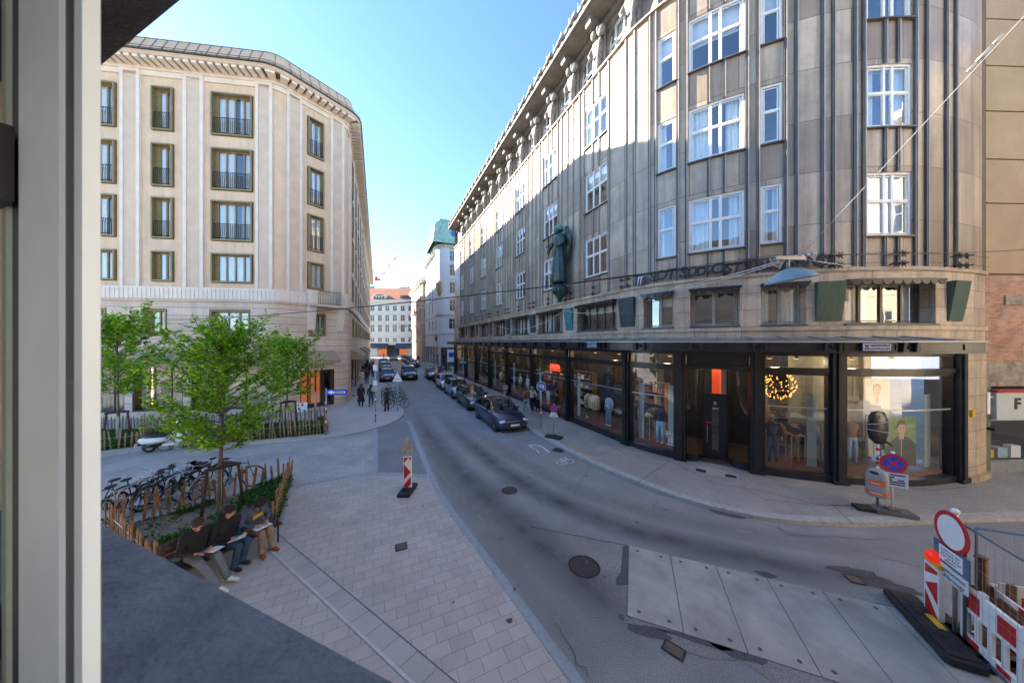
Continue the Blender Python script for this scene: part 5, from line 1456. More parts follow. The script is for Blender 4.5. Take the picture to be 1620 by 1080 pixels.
# white corner building with the green dome
c0 = St(47.0, .2).to_2d()
pF = [tuple(St(47.0, -16).to_2d())]
W1 = [tuple(St(80, .2).to_2d())]
WP = Path([tuple(St(66, .2).to_2d())] + ease_corner(St(66, .2).to_2d(), c0, pF[0], 1.4, 6) + pF)
WP = Path(list(reversed([tuple(p) for p in WP.p]))) if WP.nor(2).dot(Vector((N_ST.x, N_ST.y, 0))) < 0 else WP
WB = thing('white_building', 'white rounded corner building with green copper dome at the side street', 'building', (c0.x, c0.y, 0))
sc = [i for i in range(len(WP.p))]; s_mid = WP.c[1 + 3]
fl = [(7.5, 9.6), (11.0, 13.2), (14.4, 16.6), (17.8, 20.0), (20.6, 22.6)]
front = WP.tan(s_mid + 4).dot(Vector((1, 0, 0))) > .5
fs0 = WP.c[7] + .35
wins = []
for z0, z1 in fl:
    for i in range(3): wins.append((fs0 + i * 4.4, fs0 + i * 4.4 + 3.1, z0, z1, 3))
    for i in range(3): wins.append((WP.c[1] - 3.3 - i * 4.2, WP.c[1] - 1.8 - i * 4.2, z0, z1, 1))
g = MB(); fwall(g, WP, 0, WP.L, 4.6, 23.2, -.4, 0, [w[:4] for w in wins]); part(g, 'wall', M['white_wall'], WB)
for a, b, z0, z1, k in wins: fwin(WP, WB, a, b, z0, z1, M['trim_w'], lights=k)
g = MB()
for z in (6.6, 10.2, 13.7, 17.1): fbox(g, WP, 0, WP.L, 0, .14, z, z + .16)
fbox(g, WP, 0, WP.L, 0, .8, 23.2, 23.5); fbox(g, WP, 0, WP.L, 0, .5, 22.95, 23.2)
for i in range(60): fbox(g, WP, .2 + i * .55, .45 + i * .55, .5, .75, 23.0, 23.2)
part(g, 'cornice', M['trim_w'], WB)
g = MB(); fbox(g, WP, WP.c[1] - .6, WP.c[7] + .5, .0, .45, 10.2, 23.0, nz=(0, .45)); part(g, 'corner_bay', M['white_wall'], WB)
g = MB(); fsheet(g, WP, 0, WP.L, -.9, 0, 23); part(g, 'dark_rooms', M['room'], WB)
g = MB(); fwall(g, WP, 0, WP.L, .12, 4.6, -.3, -.0, [(.5 + 3.6 * i, 3.7 + 3.6 * i, .3, 4.0) for i in range(9)]); part(g, 'shop_base', M['white_wall'], WB)
for i in range(9):
    a = .5 + 3.6 * i; g = MB(); fbox(g, WP, a, a + .1, -.25, -.05, .3, 4); fbox(g, WP, a + 3.1, a + 3.2, -.25, -.05, .3, 4); fbox(g, WP, a + 1.5, a + 1.6, -.2, -.1, .3, 4)
    f = part(g, 'shop_window', M['grey_paint'], WB); g = MB(); fsheet(g, WP, a, a + 3.2, -.15, .3, 4); part(g, 'pane', M['glass_up'], WB, f)
g = MB(); fbox(g, WP, fs0 - .3, fs0 + 1.7, .02, .1, 1.2, 3.6); fbox(g, WP, fs0, fs0 + 1.4, .1, .11, 2.1, 3.0, 1); part(g, 'shop_poster', [M['paper'], M['blue']], WB)
g = MB(); fbox(g, WP, WP.c[1] - 2.4, WP.c[1] - 1.2, .05, .25, 5.2, 6.2); part(g, 'wall_sign', M['black'], WB)
# bronze bay figure on the corner
g = MB(); p = WP.at(WP.c[4], .55, 15.2); g.lathe([(.0, -1.5), (.2, -1.4), (.4, -.8), (.55, -.4), (.45, .4), (.55, .8), (.4, 1.1), (.15, 1.4), (0, 1.5)], 12, p)
part(g, 'corner_figure', mat('gilded relief', (.36, .25, .12), rough=.5, var=.5, scale=3), WB)
# dome
g = MB(); q = WP.at(WP.c[4], -3.4); 
m4 = Matrix.Rotation(math.atan2(D_ST.y, D_ST.x), 3, 'Z')
def rect(sx, sy, z): return [q + m4 @ Vector((a * sx, b * sy, 0)) + Vector((0, 0, z)) for a, b in ((-1, -1), (1, -1), (1, 1), (-1, 1))]
prof = [(4.3, 23.5), (4.2, 24.6), (3.9, 26.2), (3.95, 26.5), (3.5, 27.4), (2.8, 28.2), (2.9, 28.4), (1.2, 29.2), (0.05, 29.6)]
vs = [v for r_, z in prof for v in rect(r_, r_, z)]
g.add(vs, [(4 * i + j, 4 * i + (j + 1) % 4, 4 * i + 4 + (j + 1) % 4, 4 * i + 4 + j) for i in range(len(prof) - 1) for j in range(4)])
part(g, 'dome', M['copper_roof'], WB)
for dv_, dist in ((-Vector((D_ST.x, D_ST.y, 0)), 3.95), (Vector((N_ST.x, N_ST.y, 0)), 3.95)):
    c_ = q + dv_ * dist + Vector((0, 0, 25.5)); g = MB(); g.cyl(c_ - dv_ * .6, c_ + dv_ * .12, 1.25, n=20); part(g, 'dome_round', M['copper_roof'], WB)
    g = MB(); g.cyl(c_ + dv_ * .1, c_ + dv_ * .2, .85, n=20); part(g, 'round_dial', M['dial'], WB)
g = MB()
for j in range(8): u = 2 * PI * j / 8; p = q + Vector((3.4 * math.cos(u), 3.4 * math.sin(u), 24.4)); g.ell(p, (.35, .35, .7), 8, 6)
part(g, 'dome_ornament', M['copper_roof'], WB)
g = MB(); g.poly([tuple(WP.at(t, -.3).to_2d()) for t in WP.stations(0, WP.L)] + [tuple(St(66, -16).to_2d())], 23.3, 23.45); part(g, 'roof', M['copper_roof'], WB)

# tan historic house beyond it
TP = Path([tuple(St(92, .9).to_2d()), tuple(St(66.2, .9).to_2d()), tuple(St(66.2, -8).to_2d())])
TB = thing('tan_house', 'tan stucco house with rich cornice beyond the white corner building', 'building', (TP.p[1].x, TP.p[1].y, 0))
wins = [(1.6 + 3.4 * i, 3.0 + 3.4 * i, z0, z1) for i in range(7) for z0, z1 in ((6.5, 8.8), (10.4, 12.8), (14.2, 16.4), (17.4, 19.2))]
g = MB(); fwall(g, TP, 0, TP.L, .12, 20.4, -.4, 0, wins); part(g, 'wall', M['tan_wall'], TB)
for a, b, z0, z1 in wins: fwin(TP, TB, a, b, z0, z1, M['trim_w'], lights=1, hood=M['trim_w'])
g = MB(); fbox(g, TP, 0, TP.L, 0, .9, 20.2, 20.5); fbox(g, TP, 0, TP.L, 0, .55, 19.7, 20.2); fbox(g, TP, 0, TP.L, 0, .3, 9.5, 9.8); fbox(g, TP, 0, TP.L, 0, .25, 5.4, 5.7); fbox(g, TP, 0, TP.L, 0, .3, 13.4, 13.6); part(g, 'cornice', M['trim_w'], TB)
for t in (8.0, 15.0):
    g = MB(); fbox(g, TP, t, t + 2.2, 0, .9, 13.0, 13.3); fbox(g, TP, t, t + 2.2, .8, .9, 13.3, 14.1); part(g, 'balcony', M['tan_wall'], TB)
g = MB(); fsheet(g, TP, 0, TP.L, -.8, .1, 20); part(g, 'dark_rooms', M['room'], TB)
vs = [TP.at(0, .8, 20.5), TP.at(TP.c[1], .8, 20.5), TP.at(TP.c[1], -4, 22.6), TP.at(0, -4, 22.6)]
g = MB(); g.add(vs, [(0, 1, 2, 3)], 0, [((0, 0), (10, 0), (10, 5), (0, 5))]); part(g, 'roof', M['tile_roof'], TB)

# house that closes the street
e0, e1 = G(574, 563.5).to_2d(), G(664, 563.5).to_2d()
EP = Path([(e0.x - 6, e0.y), (e1.x + 12, e1.y)])
EB = thing('end_house', 'pale cream house with orange tiled roof closing the end of the street', 'building', (e0.x, e0.y, 0))
ex = [EP.s_of(px) for px in (589, 601, 612.5, 624.5, 637, 649, 661)]; z_of = lambda y: H + (CY - y) / F * e0.y
rows = [(z_of(541), z_of(534)), (z_of(525), z_of(513.5)), (z_of(508), z_of(498)), (z_of(492), z_of(483.5))]
wins = [(x - .75, x + .75, z0, z1) for x in ex for z0, z1 in rows]
z_e = z_of(476.5)
g = MB(); fwall(g, EP, 0, EP.L, 0, z_e, -.4, 0, wins + [(ex[0] + 1.8, ex[0] + 9.5, .2, 4.0), (ex[3] + 1.2, ex[5] - 1, .2, 4.0)]); part(g, 'wall', M['cream_wall'], EB)
for a, b, z0, z1 in wins: fwin(EP, EB, a, b, z0, z1, M['trim_w'], lights=1, hood=M['trim_w'])
g = MB(); fbox(g, EP, 0, EP.L, 0, .9, z_e, z_e + .4); fbox(g, EP, 0, EP.L, 0, .5, z_e - .5, z_e)
for y in (529, 511, 496, 541.5): fbox(g, EP, 0, EP.L, 0, .3, z_of(y) - .3, z_of(y) + .0)
part(g, 'cornice', M['trim_w'], EB)
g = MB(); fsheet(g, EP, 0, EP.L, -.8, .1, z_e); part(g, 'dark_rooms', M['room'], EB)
g = MB(); zr = z_of(461) + 1.2
g.add([EP.at(0, .9, z_e + .4), EP.at(EP.L, .9, z_e + .4), EP.at(EP.L, -6, zr + 1), EP.at(0, -6, zr + 1)], [(0, 1, 2, 3)], 0, [((0, 0), (EP.L, 0), (EP.L, 8), (0, 8))]); part(g, 'roof', M['tile_roof'], EB)
xd = EP.s_of(600.5)
g = MB(); fbox(g, EP, xd - 2.2, xd + 2.2, -3, .3, z_e + .4, z_e + 2.0); arch_fill(g, EP, xd - 2.4, xd + 2.4, -3, .34, z_e + 1.2, z_e + 2.4)
for i in range(4): fbox(g, EP, xd - 1.9 + i, xd - 1.2 + i, .3, .34, z_e + .6, z_e + 1.7, 1)
part(g, 'dormer', [M['trim_w'], M['glass_far']], EB)
xd = EP.s_of(640); g = MB(); fbox(g, EP, xd - 1.6, xd + 1.6, -3, .1, z_e + .6, z_e + 2.1); fbox(g, EP, xd - 1.4, xd + 1.4, .1, .14, z_e + .8, z_e + 1.9); part(g, 'dormer', M['glass_far'], EB)
for px, m in ((601, 'shield_blue'), (641, 'shield_blue')):
    t = EP.s_of(px); g = MB(); vs = [EP.at(t - 3.2, .1, 4.6), EP.at(t + 3.2, .1, 4.6), EP.at(t + 3.2, 1.7, 3.2), EP.at(t - 3.2, 1.7, 3.2), EP.at(t - 3.2, 1.7, 2.9), EP.at(t + 3.2, 1.7, 2.9)]
    g.add(vs, [(0, 3, 2, 1), (3, 4, 5, 2)]); part(g, 'shop_awning', M[m], EB)
    g = MB(); fsheet(g, EP, t - 2.2, t + 2.2, -.5, .3, 2.6); part(g, 'shop_glow', M['glow_orange'], EB)  # indoor light of the far shop given by a glowing sheet

# rooftops and tower crane beyond
g = MB(); d = 230
for px, y0, y1, w_ in ((588, 452, 462, 5), (598, 456, 462, 6), (612, 457, 462, 9), (630, 456, 462, 8), (642, 453, 462, 7), (575, 455, 462, 8), (655, 457, 462, 9)):
    c = DP(px, y1, d); hgt = (y1 - y0) / F * d; ww = w_ / F * d
    g.box(c.x - ww, c.x + ww, d - 4, d + 6, 0, c.z + hgt * .7)
    for k in range(3): g.cyl((c.x - ww * .6 + k * ww * .6, d, c.z), (c.x - ww * .6 + k * ww * .6, d, c.z + hgt), .5 + .2 * k, n=6)
tag(g.build('rooftop_terrace', mat('pale green roof metal', (.26, .34, .33), rough=.7, var=.3, scale=.2)), 'pale green rooftop plant rooms far behind the orange roof', 'building')
d = 300; cr = thing('tower_crane', 'red and white luffing tower crane far beyond the end house', 'crane', (DP(601, 455, d).x, d, 0))
red_c = mat('crane red', (.5, .06, .08), rough=.5); M['crane_white'] = mat('crane white', (.6, .55, .55), rough=.5)
def lattice(b, p, q, w_, n_, m=(0, 1)):
    p = Vector(p); q = Vector(q); a = (q - p).normalized(); s1 = a.cross(Vector((0, 1, 0))).normalized() * w_; s2 = Vector((0, w_, 0))
    for i in range(n_):
        u = p + (q - p) * (i / n_); v = p + (q - p) * ((i + 1) / n_); mm = m[i // 2 % 2]
        cn = [s1 + s2, s1 - s2, -s1 - s2, -s1 + s2]
        for j in range(4):
            b.cyl(u + cn[j], v + cn[j], .22, n=4, m=mm, caps=False); b.cyl(u + cn[j], v + cn[(j + 1) % 4], .14, n=4, m=mm, caps=False)
ox = cr.location.x; P_ = lambda px, y: Vector((DP(px, y, d).x - ox, 0, DP(px, y, d).z))
b = MB(); lattice(b, (0, 0, 0), P_(601, 446), 1.0, 26); b.build('mast', [red_c, M['crane_white']], cr)
b = MB(); lattice(b, P_(599, 441), P_(627, 406), .7, 12, (1, 0)); b.build('jib', [red_c, M['crane_white']], cr)
b = MB(); c = P_(598, 442); b.box(c.x - 3.0, c.x + 2.2, -1, 1, c.z - 1.2, c.z + .4); b.box(c.x - 2.6, c.x - 1.2, -.8, .8, c.z + .4, c.z + 3.2); b.build('cab', red_c, cr)
b = MB(); b.cyl(P_(597, 432), P_(612, 425), .12, n=4); b.cyl(P_(597, 432), P_(597, 442), .25, n=4); b.build('ties', red_c, cr)

# brick and panel house at the right edge
q0 = RP.at(RP.L, 0).to_2d(); q0 = Vector((17.3, 11.25))
QP = Path([tuple(q0), (46, 12.2)])
QB = thing('panel_house', 'tan panelled house with bare brick wall and shop below at the right edge', 'building', (q0.x, q0.y, 0))
M['tan_panel'] = mat('tan panel', (.36, .265, .165), rough=.7, var=.10, scale=1.0, stain=(.29, .21, .13), stain_amt=.4, stain_scale=.8)
M['brick'] = brick_mat('bare brick', (.36, .145, .085), (.49, .26, .165), (.36, .30, .23), .26, .085, .012, rough=.9, var=.3, nscale=1.5, bump=.8, stain=(.5, .42, .36), stain_amt=.3, stain_scale=1.4)
M['rough_render'] = mat('broken render', (.34, .29, .22), rough=.95, var=.35, scale=2.5, bump=1, bscale=8, stain=(.12, .10, .09), stain_amt=.8, stain_scale=1.6)
M['green_tile'] = brick_mat('green mosaic', (.145, .16, .09), (.18, .20, .115), (.10, .11, .07), .06, .05, .006, rough=.5, var=.15, nscale=2, bump=.2)
g = MB()
pz = [7.5, 11.0, 14.6, 18.4, 22.2, 25.9]
hts = [7.55, 10.2, 11.85, 13.65, 15.35, 17.1, 18.9, 20.7, 22.6, 24.5]
for z0, z1 in zip(hts, hts[1:]):
    for x in range(8): fbox(g, QP, .45 + x * 3.3, 3.7 + x * 3.3, -.3, .02, z0 + .025, z1 - .025)
part(g, 'panel_wall', M['tan_panel'], QB)
g = MB(); fbox(g, QP, 0, QP.L, -.4, -.05, 7.5, 24.6); fbox(g, QP, -0.0, .42, -.04, .03, 7.5, 24.6); part(g, 'panel_joint_wall', mat('brown joint', (.16, .11, .07), rough=.8), QB)
g = MB(); fwall(g, QP, 0, QP.L, 3.9, 7.5, -.4, 0, [(2.45, 3.6, 5.0, 6.3)]); part(g, 'brick_wall', M['brick'], QB)
g = MB(); fbox(g, QP, 0, QP.L, 0, .05, 3.35, 4.25); fbox(g, QP, 1.2, QP.L, 0, .04, 6.4, 6.75); part(g, 'broken_render', M['rough_render'], QB)
g = MB(); fbox(g, QP, 0, .1, -.3, .01, .12, 3.35); part(g, 'return_wall', M['wood_dark'], QB)
g = MB(); fbox(g, QP, .1, .47, -.35, .12, .12, 3.35); part(g, 'tiled_pier', M['green_tile'], QB)
g = MB(); fbox(g, QP, .5, 5.2, -.2, .0, .12, .5); fbox(g, QP, .5, .56, -.2, .0, .5, 3.3); fbox(g, QP, 5.1, 5.2, -.2, 0, .5, 3.3); fbox(g, QP, .56, 5.1, -.2, 0, 2.05, 2.14)
f = part(g, 'shop_window', M['steel'], QB); g = MB(); fsheet(g, QP, .5, 5.2, -.1, .5, 3.3); part(g, 'pane', M['glass_shop'], QB, f)
g = MB(); fsheet(g, QP, .4, 5.3, -1.6, .12, 3.4); fbox(g, QP, .5, 5.2, -1.55, -.25, .3, .5); part(g, 'shop_walls', M['shop_dark'], QB)
g = MB()
for i, (x, m) in enumerate(((.6, 0), (1.1, 1), (1.65, 2), (2.2, 0))): fbox(g, QP, x, x + .4, -.9 + .1 * i, -.4, .5, .72 + .08 * i, m)
part(g, 'goods', [M['paper'], M['yellow'], cl['lightblue']], QB)
g = MB(); fbox(g, QP, .48, 5.2, .04, .25, 2.15, 3.15); part(g, 'sign_box', M.setdefault('box_grey', mat('grey sign box', (.50, .54, .53), rough=.5, var=.05)), QB)
g = MB(); fbox(g, QP, .46, 5.25, .0, .3, 3.15, 3.24); part(g, 'sign_roof', cl['red'], QB)
g = MB(); add_text(g, 'F', .55, QP.fr(1.27, .255, 2.72), ext=.01, bold=.02); part(g, 'sign_letter', M['black'], QB)
g = MB(); fbox(g, QP, .2, .32, .12, .2, 2.35, 3.15); fbox(g, QP, .32, .48, .12, .17, 2.95, 3.0); part(g, 'sign_bracket', M['white'], QB)
g = MB(); fbox(g, QP, .3, .46, .12, .3, 1.75, 1.85); part(g, 'wall_lamp', M['black'], QB)
g = MB(); b_ = RP.fr(RP.s_of(1537, .1), .1, 2.2 + .3); g.box(-.08, .08, -.12, .12, 0, .05, 0, b_); part(g, 'yellow_box', M['yellow'], RB)

# added unseen house to the right, there to bounce warm sunlight into the square
XP = Path([(27, 14), (26, -26)])
XB = thing('light_bounce_house', 'added unseen cream house beyond the right edge, bouncing warm sunlight into the square', 'building', (27, 14, 0))
wins = [(1.5 + 3.2 * i, 2.9 + 3.2 * i, z, z + 2.1) for i in range(12) for z in (5.2, 8.9, 12.6, 16.3)]
g = MB(); fwall(g, XP, 0, XP.L, 0, 20.5, -.4, 0, wins); part(g, 'wall', M['bounce_wall'], XB)
for a, b, z0, z1 in wins: fwin(XP, XB, a, b, z0, z1, M['trim_w'])
g = MB(); fbox(g, XP, 0, XP.L, 0, .8, 20.1, 20.6); fbox(g, XP, 0, XP.L, 0, .25, 4.4, 4.7); part(g, 'cornice', M['trim_w'], XB)

# the house the picture is taken from: wall with the open window
HU = Vector((.928, -.373)); HN = Vector((.373, .928)); HO = HN * .45
HP = Path([tuple(HO - HU * 14), tuple(HO + HU * 30)]); HP.mi = [-q for q in HP.mi]      # outward is left of travel here
HB = thing('host_house', 'grey plastered house wall whose window opening frames the view', 'building', (HO.x, HO.y, 0))
M['host_wall'] = mat('pale host plaster', (.74, .67, .56), rough=.85, var=.08, scale=1)
M['lintel'] = mat('dark grey roughcast', (.045, .045, .048), rough=.9, var=.25, scale=8, bump=.9, bscale=70)
M['slate'] = mat('slate blue stone sill', (.12, .13, .145), rough=.6, var=.25, scale=7, bump=.5, bscale=40, stain=(.18, .19, .205), stain_amt=.55, stain_scale=6)
h_s = lambda u: u + 14
ow0, ow1 = h_s(-2.3), h_s(1.7)
oth = [(h_s(x), h_s(x + 1.1), z, z + 2.2) for x in range(-12, 28, 2) for z in (4.4, 8.4) if not (z == 4.4 and -4 < x < 3)] + [(h_s(x), h_s(x + 2.4), .4, 3.2) for x in range(-12, 28, 4)]
g = MB(); fwall(g, HP, 0, HP.L, 0, 12.5, -.35, 0, [(ow0, ow1, 4.2, 6.03)] + oth); part(g, 'wall', M['host_wall'], HB)
for a, b, z0, z1 in oth:
    g = MB(); e = .08
    fbox(g, HP, a, a + e, -.25, -.12, z0, z1); fbox(g, HP, b - e, b, -.25, -.12, z0, z1); fbox(g, HP, a + e, b - e, -.25, -.12, z0, z0 + e); fbox(g, HP, a + e, b - e, -.25, -.12, z1 - e, z1); fbox(g, HP, (a + b) / 2 - .04, (a + b) / 2 + .04, -.25, -.12, z0 + e, z1 - e)
    f = part(g, 'window', M['white_frame'], HB); g = MB(); fsheet(g, HP, a, b, -.2, z0, z1); part(g, 'pane', M['glass_far'], HB, f)
g = MB(); fbox(g, HP, 0, HP.L, .0, .15, 3.5, 3.8); fbox(g, HP, 0, HP.L, .0, .1, 7.4, 7.6); fbox(g, HP, 0, HP.L, -.1, .5, 12.3, 12.7); part(g, 'cornice', M['host_wall'], HB)
g = MB(); fbox(g, HP, ow0 - .2, ow1 + .2, -.6, .012, 6.02, 6.35); part(g, 'lintel', M['lintel'], HB)
g = MB(); fbox(g, HP, ow0, ow1, -.228, .004, 4.2, 4.34); part(g, 'window_sill', M['slate'], HB)
g = MB(); fbox(g, HP, ow0, ow1, -.75, -.26, 4.12, 4.2); part(g, 'inner_sill', M['white_frame'], HB)
g = MB(); fbox(g, HP, ow0 - .1, ow0, -.6, -.02, 4.33, 6.03); part(g, 'window_reveal', M['host_wall'], HB)
g = MB(); fbox(g, HP, ow1, ow1 + .1, -.6, -.02, 4.33, 6.03); part(g, 'window_reveal', M['host_wall'], HB)
# room behind the camera, right end left open so light reaches the frame
g = MB(); fbox(g, HP, ow0 - 1, ow1 + 1, -4.2, -4.1, 2, 8); fbox(g, HP, ow0 - 1, ow1 + 1, -4.1, -.4, 6.6, 6.7); fbox(g, HP, ow0 - 1, ow1 + 1, -4.1, -.78, 3.4, 3.5); fbox(g, HP, ow0 - 1.1, ow0 - 1, -4.2, -.36, 2, 8); part(g, 'room_walls', mat('white room paint', (.82, .82, .8), rough=.9, var=.03), HB)
# open window frame at the left
M['frame_grey'] = mat('grey painted window frame', (.78, .83, .85), rough=.4, var=.05, scale=3)
M['frame_dark'] = mat('dark window gasket', (.035, .04, .045), rough=.5)
wf = thing('window_frame', 'grey painted frame of the open window filling the left edge', 'window frame', HP.at(h_s(-.9), -.25, 4.33))
def wpart(u0, u1, n0, n1, z0, z1, name, m):
    g = MB(); fbox(g, HP, h_s(u0), h_s(u1), n0, n1, z0, z1); part(g, name, m, wf)
wpart(-.897, -.850, -.25, -.234, 4.205, 6.018, 'frame_post', M['frame_grey'])
wpart(-.862, -.849, -.253, -.25, 4.205, 6.018, 'frame_bead', M['frame_grey'])
wpart(-.970, -.897, -.243, -.232, 4.205, 6.018, 'gasket', M['frame_dark'])
wpart(-1.203, -.970, -.25, -.234, 4.205, 6.018, 'sash_stile', M['frame_grey'])
wpart(-1.29, -1.203, -.243, -.232, 4.205, 6.018, 'gasket', M['frame_dark'])
wpart(-1.325, -1.29, -.25, -.234, 4.205, 6.018, 'sash_edge', mat('pale green paint', (.42, .45, .38), rough=.4))
wpart(-2.29, -1.33, -.275, -.268, 4.205, 6.018, 'sash_glass', M['glass_far'])
g = MB(); fbox(g, HP, h_s(-1.32), h_s(-1.225), -.275, -.251, 5.30, 5.46); part(g, 'hinge_plate', M['black'], wf)
g = MB(); fbox(g, HP, h_s(-1.31), h_s(-1.27), -.283, -.276, 5.39, 5.45); fbox(g, HP, h_s(-1.31), h_s(-1.27), -.283, -.276, 5.31, 5.36); part(g, 'hinge_pin', M['yellow'], wf)
# ------------------------------------------------------------------ trees
M['bark'] = mat('young bark', (.16, .135, .11), rough=.9, var=.35, scale=10, bump=.6, bscale=40, stretch=(3, 3, .6))
M['trunk_wrap'] = mat('whitewashed trunk', (.42, .39, .34), rough=.9, var=.2, scale=8, bump=.4)
M['leaf'] = leaf_mat('spring leaves', (.05, .15, .012), (.18, .39, .02), (.40, .58, .05))
M['leaf_low'] = leaf_mat('planter leaves', (.03, .08, .012), (.06, .15, .02), (.12, .22, .04))
def leaf(b, c, d, q, L_, m=0):
    up = Vector((q.gauss(0, .45), q.gauss(0, .45), 1)).normalized()
    s = d.cross(up)
    if s.length < .05: s = Vector((1, 0, 0))
    s = s.normalized() * (L_ * .33); d = d.normalized() * L_; n = s.cross(d).normalized() * (-.10 * L_)
    u = q.random()
    a = c; e = c + d
    b.add([a, a + d * .45 + s + n, e, a + d * .45 - s + n], [(0, 1, 2), (0, 2, 3)], m, [((u, 0),) * 3, ((u, 0),) * 3])
def tree(label, base, h0, top, rad, n_br, seed, wrap=1.3, tr=.055, leaf_l=.105, per=11, lean=(0, 0), sub=9):
    q = random.Random(seed); r = thing('street_tree', label, 'tree', base, 0, 'young street trees in fenced planters')
    b = MB(); pts = []; k = 8
    for i in range(k + 1):
        f = i / k; pts.append(Vector((lean[0] * f * f + q.gauss(0, .03) * f, lean[1] * f * f + q.gauss(0, .03) * f, top * .94 * f)))
    b.tube(pts, [tr * (1 - .85 * i / k) + .006 for i in range(k + 1)], 8)
    b.build('trunk', M['bark'], r)
    b = MB(); b.cyl((0, 0, .02), (0, 0, wrap), tr * 1.12, tr * 1.05, 10); b.build('trunk_wrap', M['trunk_wrap'], r)
    br = MB(); lv = MB()
    def axis(z): f = z / (top * .94) * k; i = min(k - 1, int(f)); return pts[i].lerp(pts[i + 1], f - i)
    for i in range(n_br):
        f = (i + .5) / n_br; z = h0 + (top * .9 - h0) * f ** .9
        az = i * 2.399 + q.uniform(-.4, .4); ang = math.radians(q.uniform(12, 30) + 34 * f)
        env = math.sin(PI * min(.97, .25 + .70 * f)) ** .8
        L_ = rad * env * q.uniform(.75, 1.2) / max(.5, math.cos(ang)) * .85
        o = axis(z); d = Vector((math.cos(az) * math.cos(ang), math.sin(az) * math.cos(ang), math.sin(ang)))
        end = o + d * L_; mid = o.lerp(end, .5) + Vector((0, 0, -.06 * L_))
        br.tube([o, mid, end], [.018, .011, .004], 5)
        for j in range(sub):
            t = .22 + .8 * j / sub; p = (o.lerp(mid, t * 2) if t < .5 else mid.lerp(end, t * 2 - 1))
            sd = (d + Vector((q.gauss(0, .75), q.gauss(0, .75), q.gauss(0, .28)))).normalized(); sl = q.uniform(.22, .55) * rad * .5
            e = p + sd * sl
            br.tube([p, e], [.006, .002], 3)
            for m_ in range(per):
                tt = (m_ + q.random()) / per; c = p.lerp(e, tt * 1.05) + Vector((q.gauss(0, .045), q.gauss(0, .045), q.gauss(0, .03)))
                ld = (sd + Vector((q.gauss(0, .9), q.gauss(0, .9), q.gauss(-.1, .3)))).normalized()
                leaf(lv, c, ld, q, leaf_l * q.uniform(.7, 1.25))
    br.build('branches', M['bark'], r); lv.build('crown', M['leaf'], r)
    return r
tb = G(347, 813)
tree('young tree with bright green crown in the near fenced planter with wooden stakes', (tb.x, tb.y, .03), 1.75, 5.3, 1.75, 60, 5, lean=(.25, .05), per=18, sub=13, leaf_l=.10)
tree('young tree beside the scooter fence, leftmost, before the mannequin window', (-19.3, 14.7, .08), 2.2, 5.9, 2.25, 54, 9, leaf_l=.15, per=13, sub=12)
tree('young tree before the corner shop sign, furthest right of the three', (-12.5, 16.7, .08), 1.9, 4.9, 1.75, 48, 14, leaf_l=.15, per=13, sub=11)

def stakes(label, c, rad, h, ang=.3):
    r = thing('tree_support', label, 'tree support', c, ang, 'wooden tree supports')
    tops = []
    for i in range(3):
        a = 2 * PI * i / 3; t = Vector((math.cos(a) * rad * .72, math.sin(a) * rad * .72, h)); tops.append(t)
        b = MB(); b.cyl((math.cos(a) * rad, math.sin(a) * rad, -.02), t, .042, .038, 8); b.build('stake', M['wood_dark'], r)
    for i in range(3):
        b = MB(); p, q = tops[i], tops[(i + 1) % 3]; d = (q - p).normalized()
        b.tube([p - d * .06 + Vector((0, 0, .01)), q + d * .06 + Vector((0, 0, .01))], .045, 5); b.build('cross_bar', M['wood_dark'], r)
stakes('tripod of dark stakes round the near tree', (tb.x, tb.y + .1, .03), .52, 1.35)
stakes('tripod of dark stakes round the tree before the mannequin window', (-19.3, 14.7, .08), .5, 1.5)
stakes('tripod of dark stakes round the tree before the corner shop', (-12.5, 16.7, .08), .5, 1.6)

# ------------------------------------------------------------------ paling fences and planters
M['pale'] = mat('chestnut pale', (.30, .165, .085), rough=.85, var=.45, scale=5, bump=.4, stain=(.16, .12, .09), stain_amt=.6, stain_scale=3)
M['pale_far'] = mat('weathered pale', (.27, .18, .105), rough=.85, var=.4, scale=5, bump=.4)
def paling(label, pts, h, gap, m, seed, z=.03):
    q = random.Random(seed); pts = [Vector((p[0], p[1])) for p in pts]
    r = thing('paling_fence', label, 'fence', (pts[0].x, pts[0].y, z)); o = pts[0]
    b = MB(); wires = []
    for a, c in zip(pts, pts[1:]):
        L_ = (c - a).length; d = (c - a).normalized(); t = 0
        while t < L_:
            p = a + d * t - o; hh = h * q.uniform(.82, 1.12); w_ = q.uniform(.02, .038); tx, ty = q.gauss(0, .05), q.gauss(0, .03)
            u = d * w_; n_ = Vector((-d.y, d.x)) * .014
            tip = Vector((d.x * tx + n_.x, d.y * tx + ty, 0))
            lo_ = [p - u - n_, p + u - n_, p + u + n_, p - u + n_]
            vs = [(v.x, v.y, -.02) for v in lo_] + [(v.x + tip.x * .9, v.y + tip.y * .9, hh * .9) for v in lo_] + \
                 [(p.x + (v.x - p.x) * .45 + tip.x, p.y + (v.y - p.y) * .8 + tip.y, hh) for v in lo_]
            b.add(vs, [(0, 1, 5, 4), (1, 2, 6, 5), (2, 3, 7, 6), (3, 0, 4, 7), (4, 5, 9, 8), (5, 6, 10, 9), (6, 7, 11, 10), (7, 4, 8, 11), (8, 9, 10, 11)])
            t += gap * q.uniform(.75, 1.25)
        wires.append((a - o, c - o))
    b.build('pales', m, r)
    b = MB()
    for a, c in wires:
        for zz in (.2, h * .62): b.tube([(a.x, a.y, zz), (c.x, c.y, zz)], .008, 4)
    b.build('wires', M['steel'], r); return r
PA, PB, PCn, PD = G(459, 760).to_2d(), Vector((-6.42, 8.15)), Vector((-7.32, 6.18)), G(168, 842).to_2d()
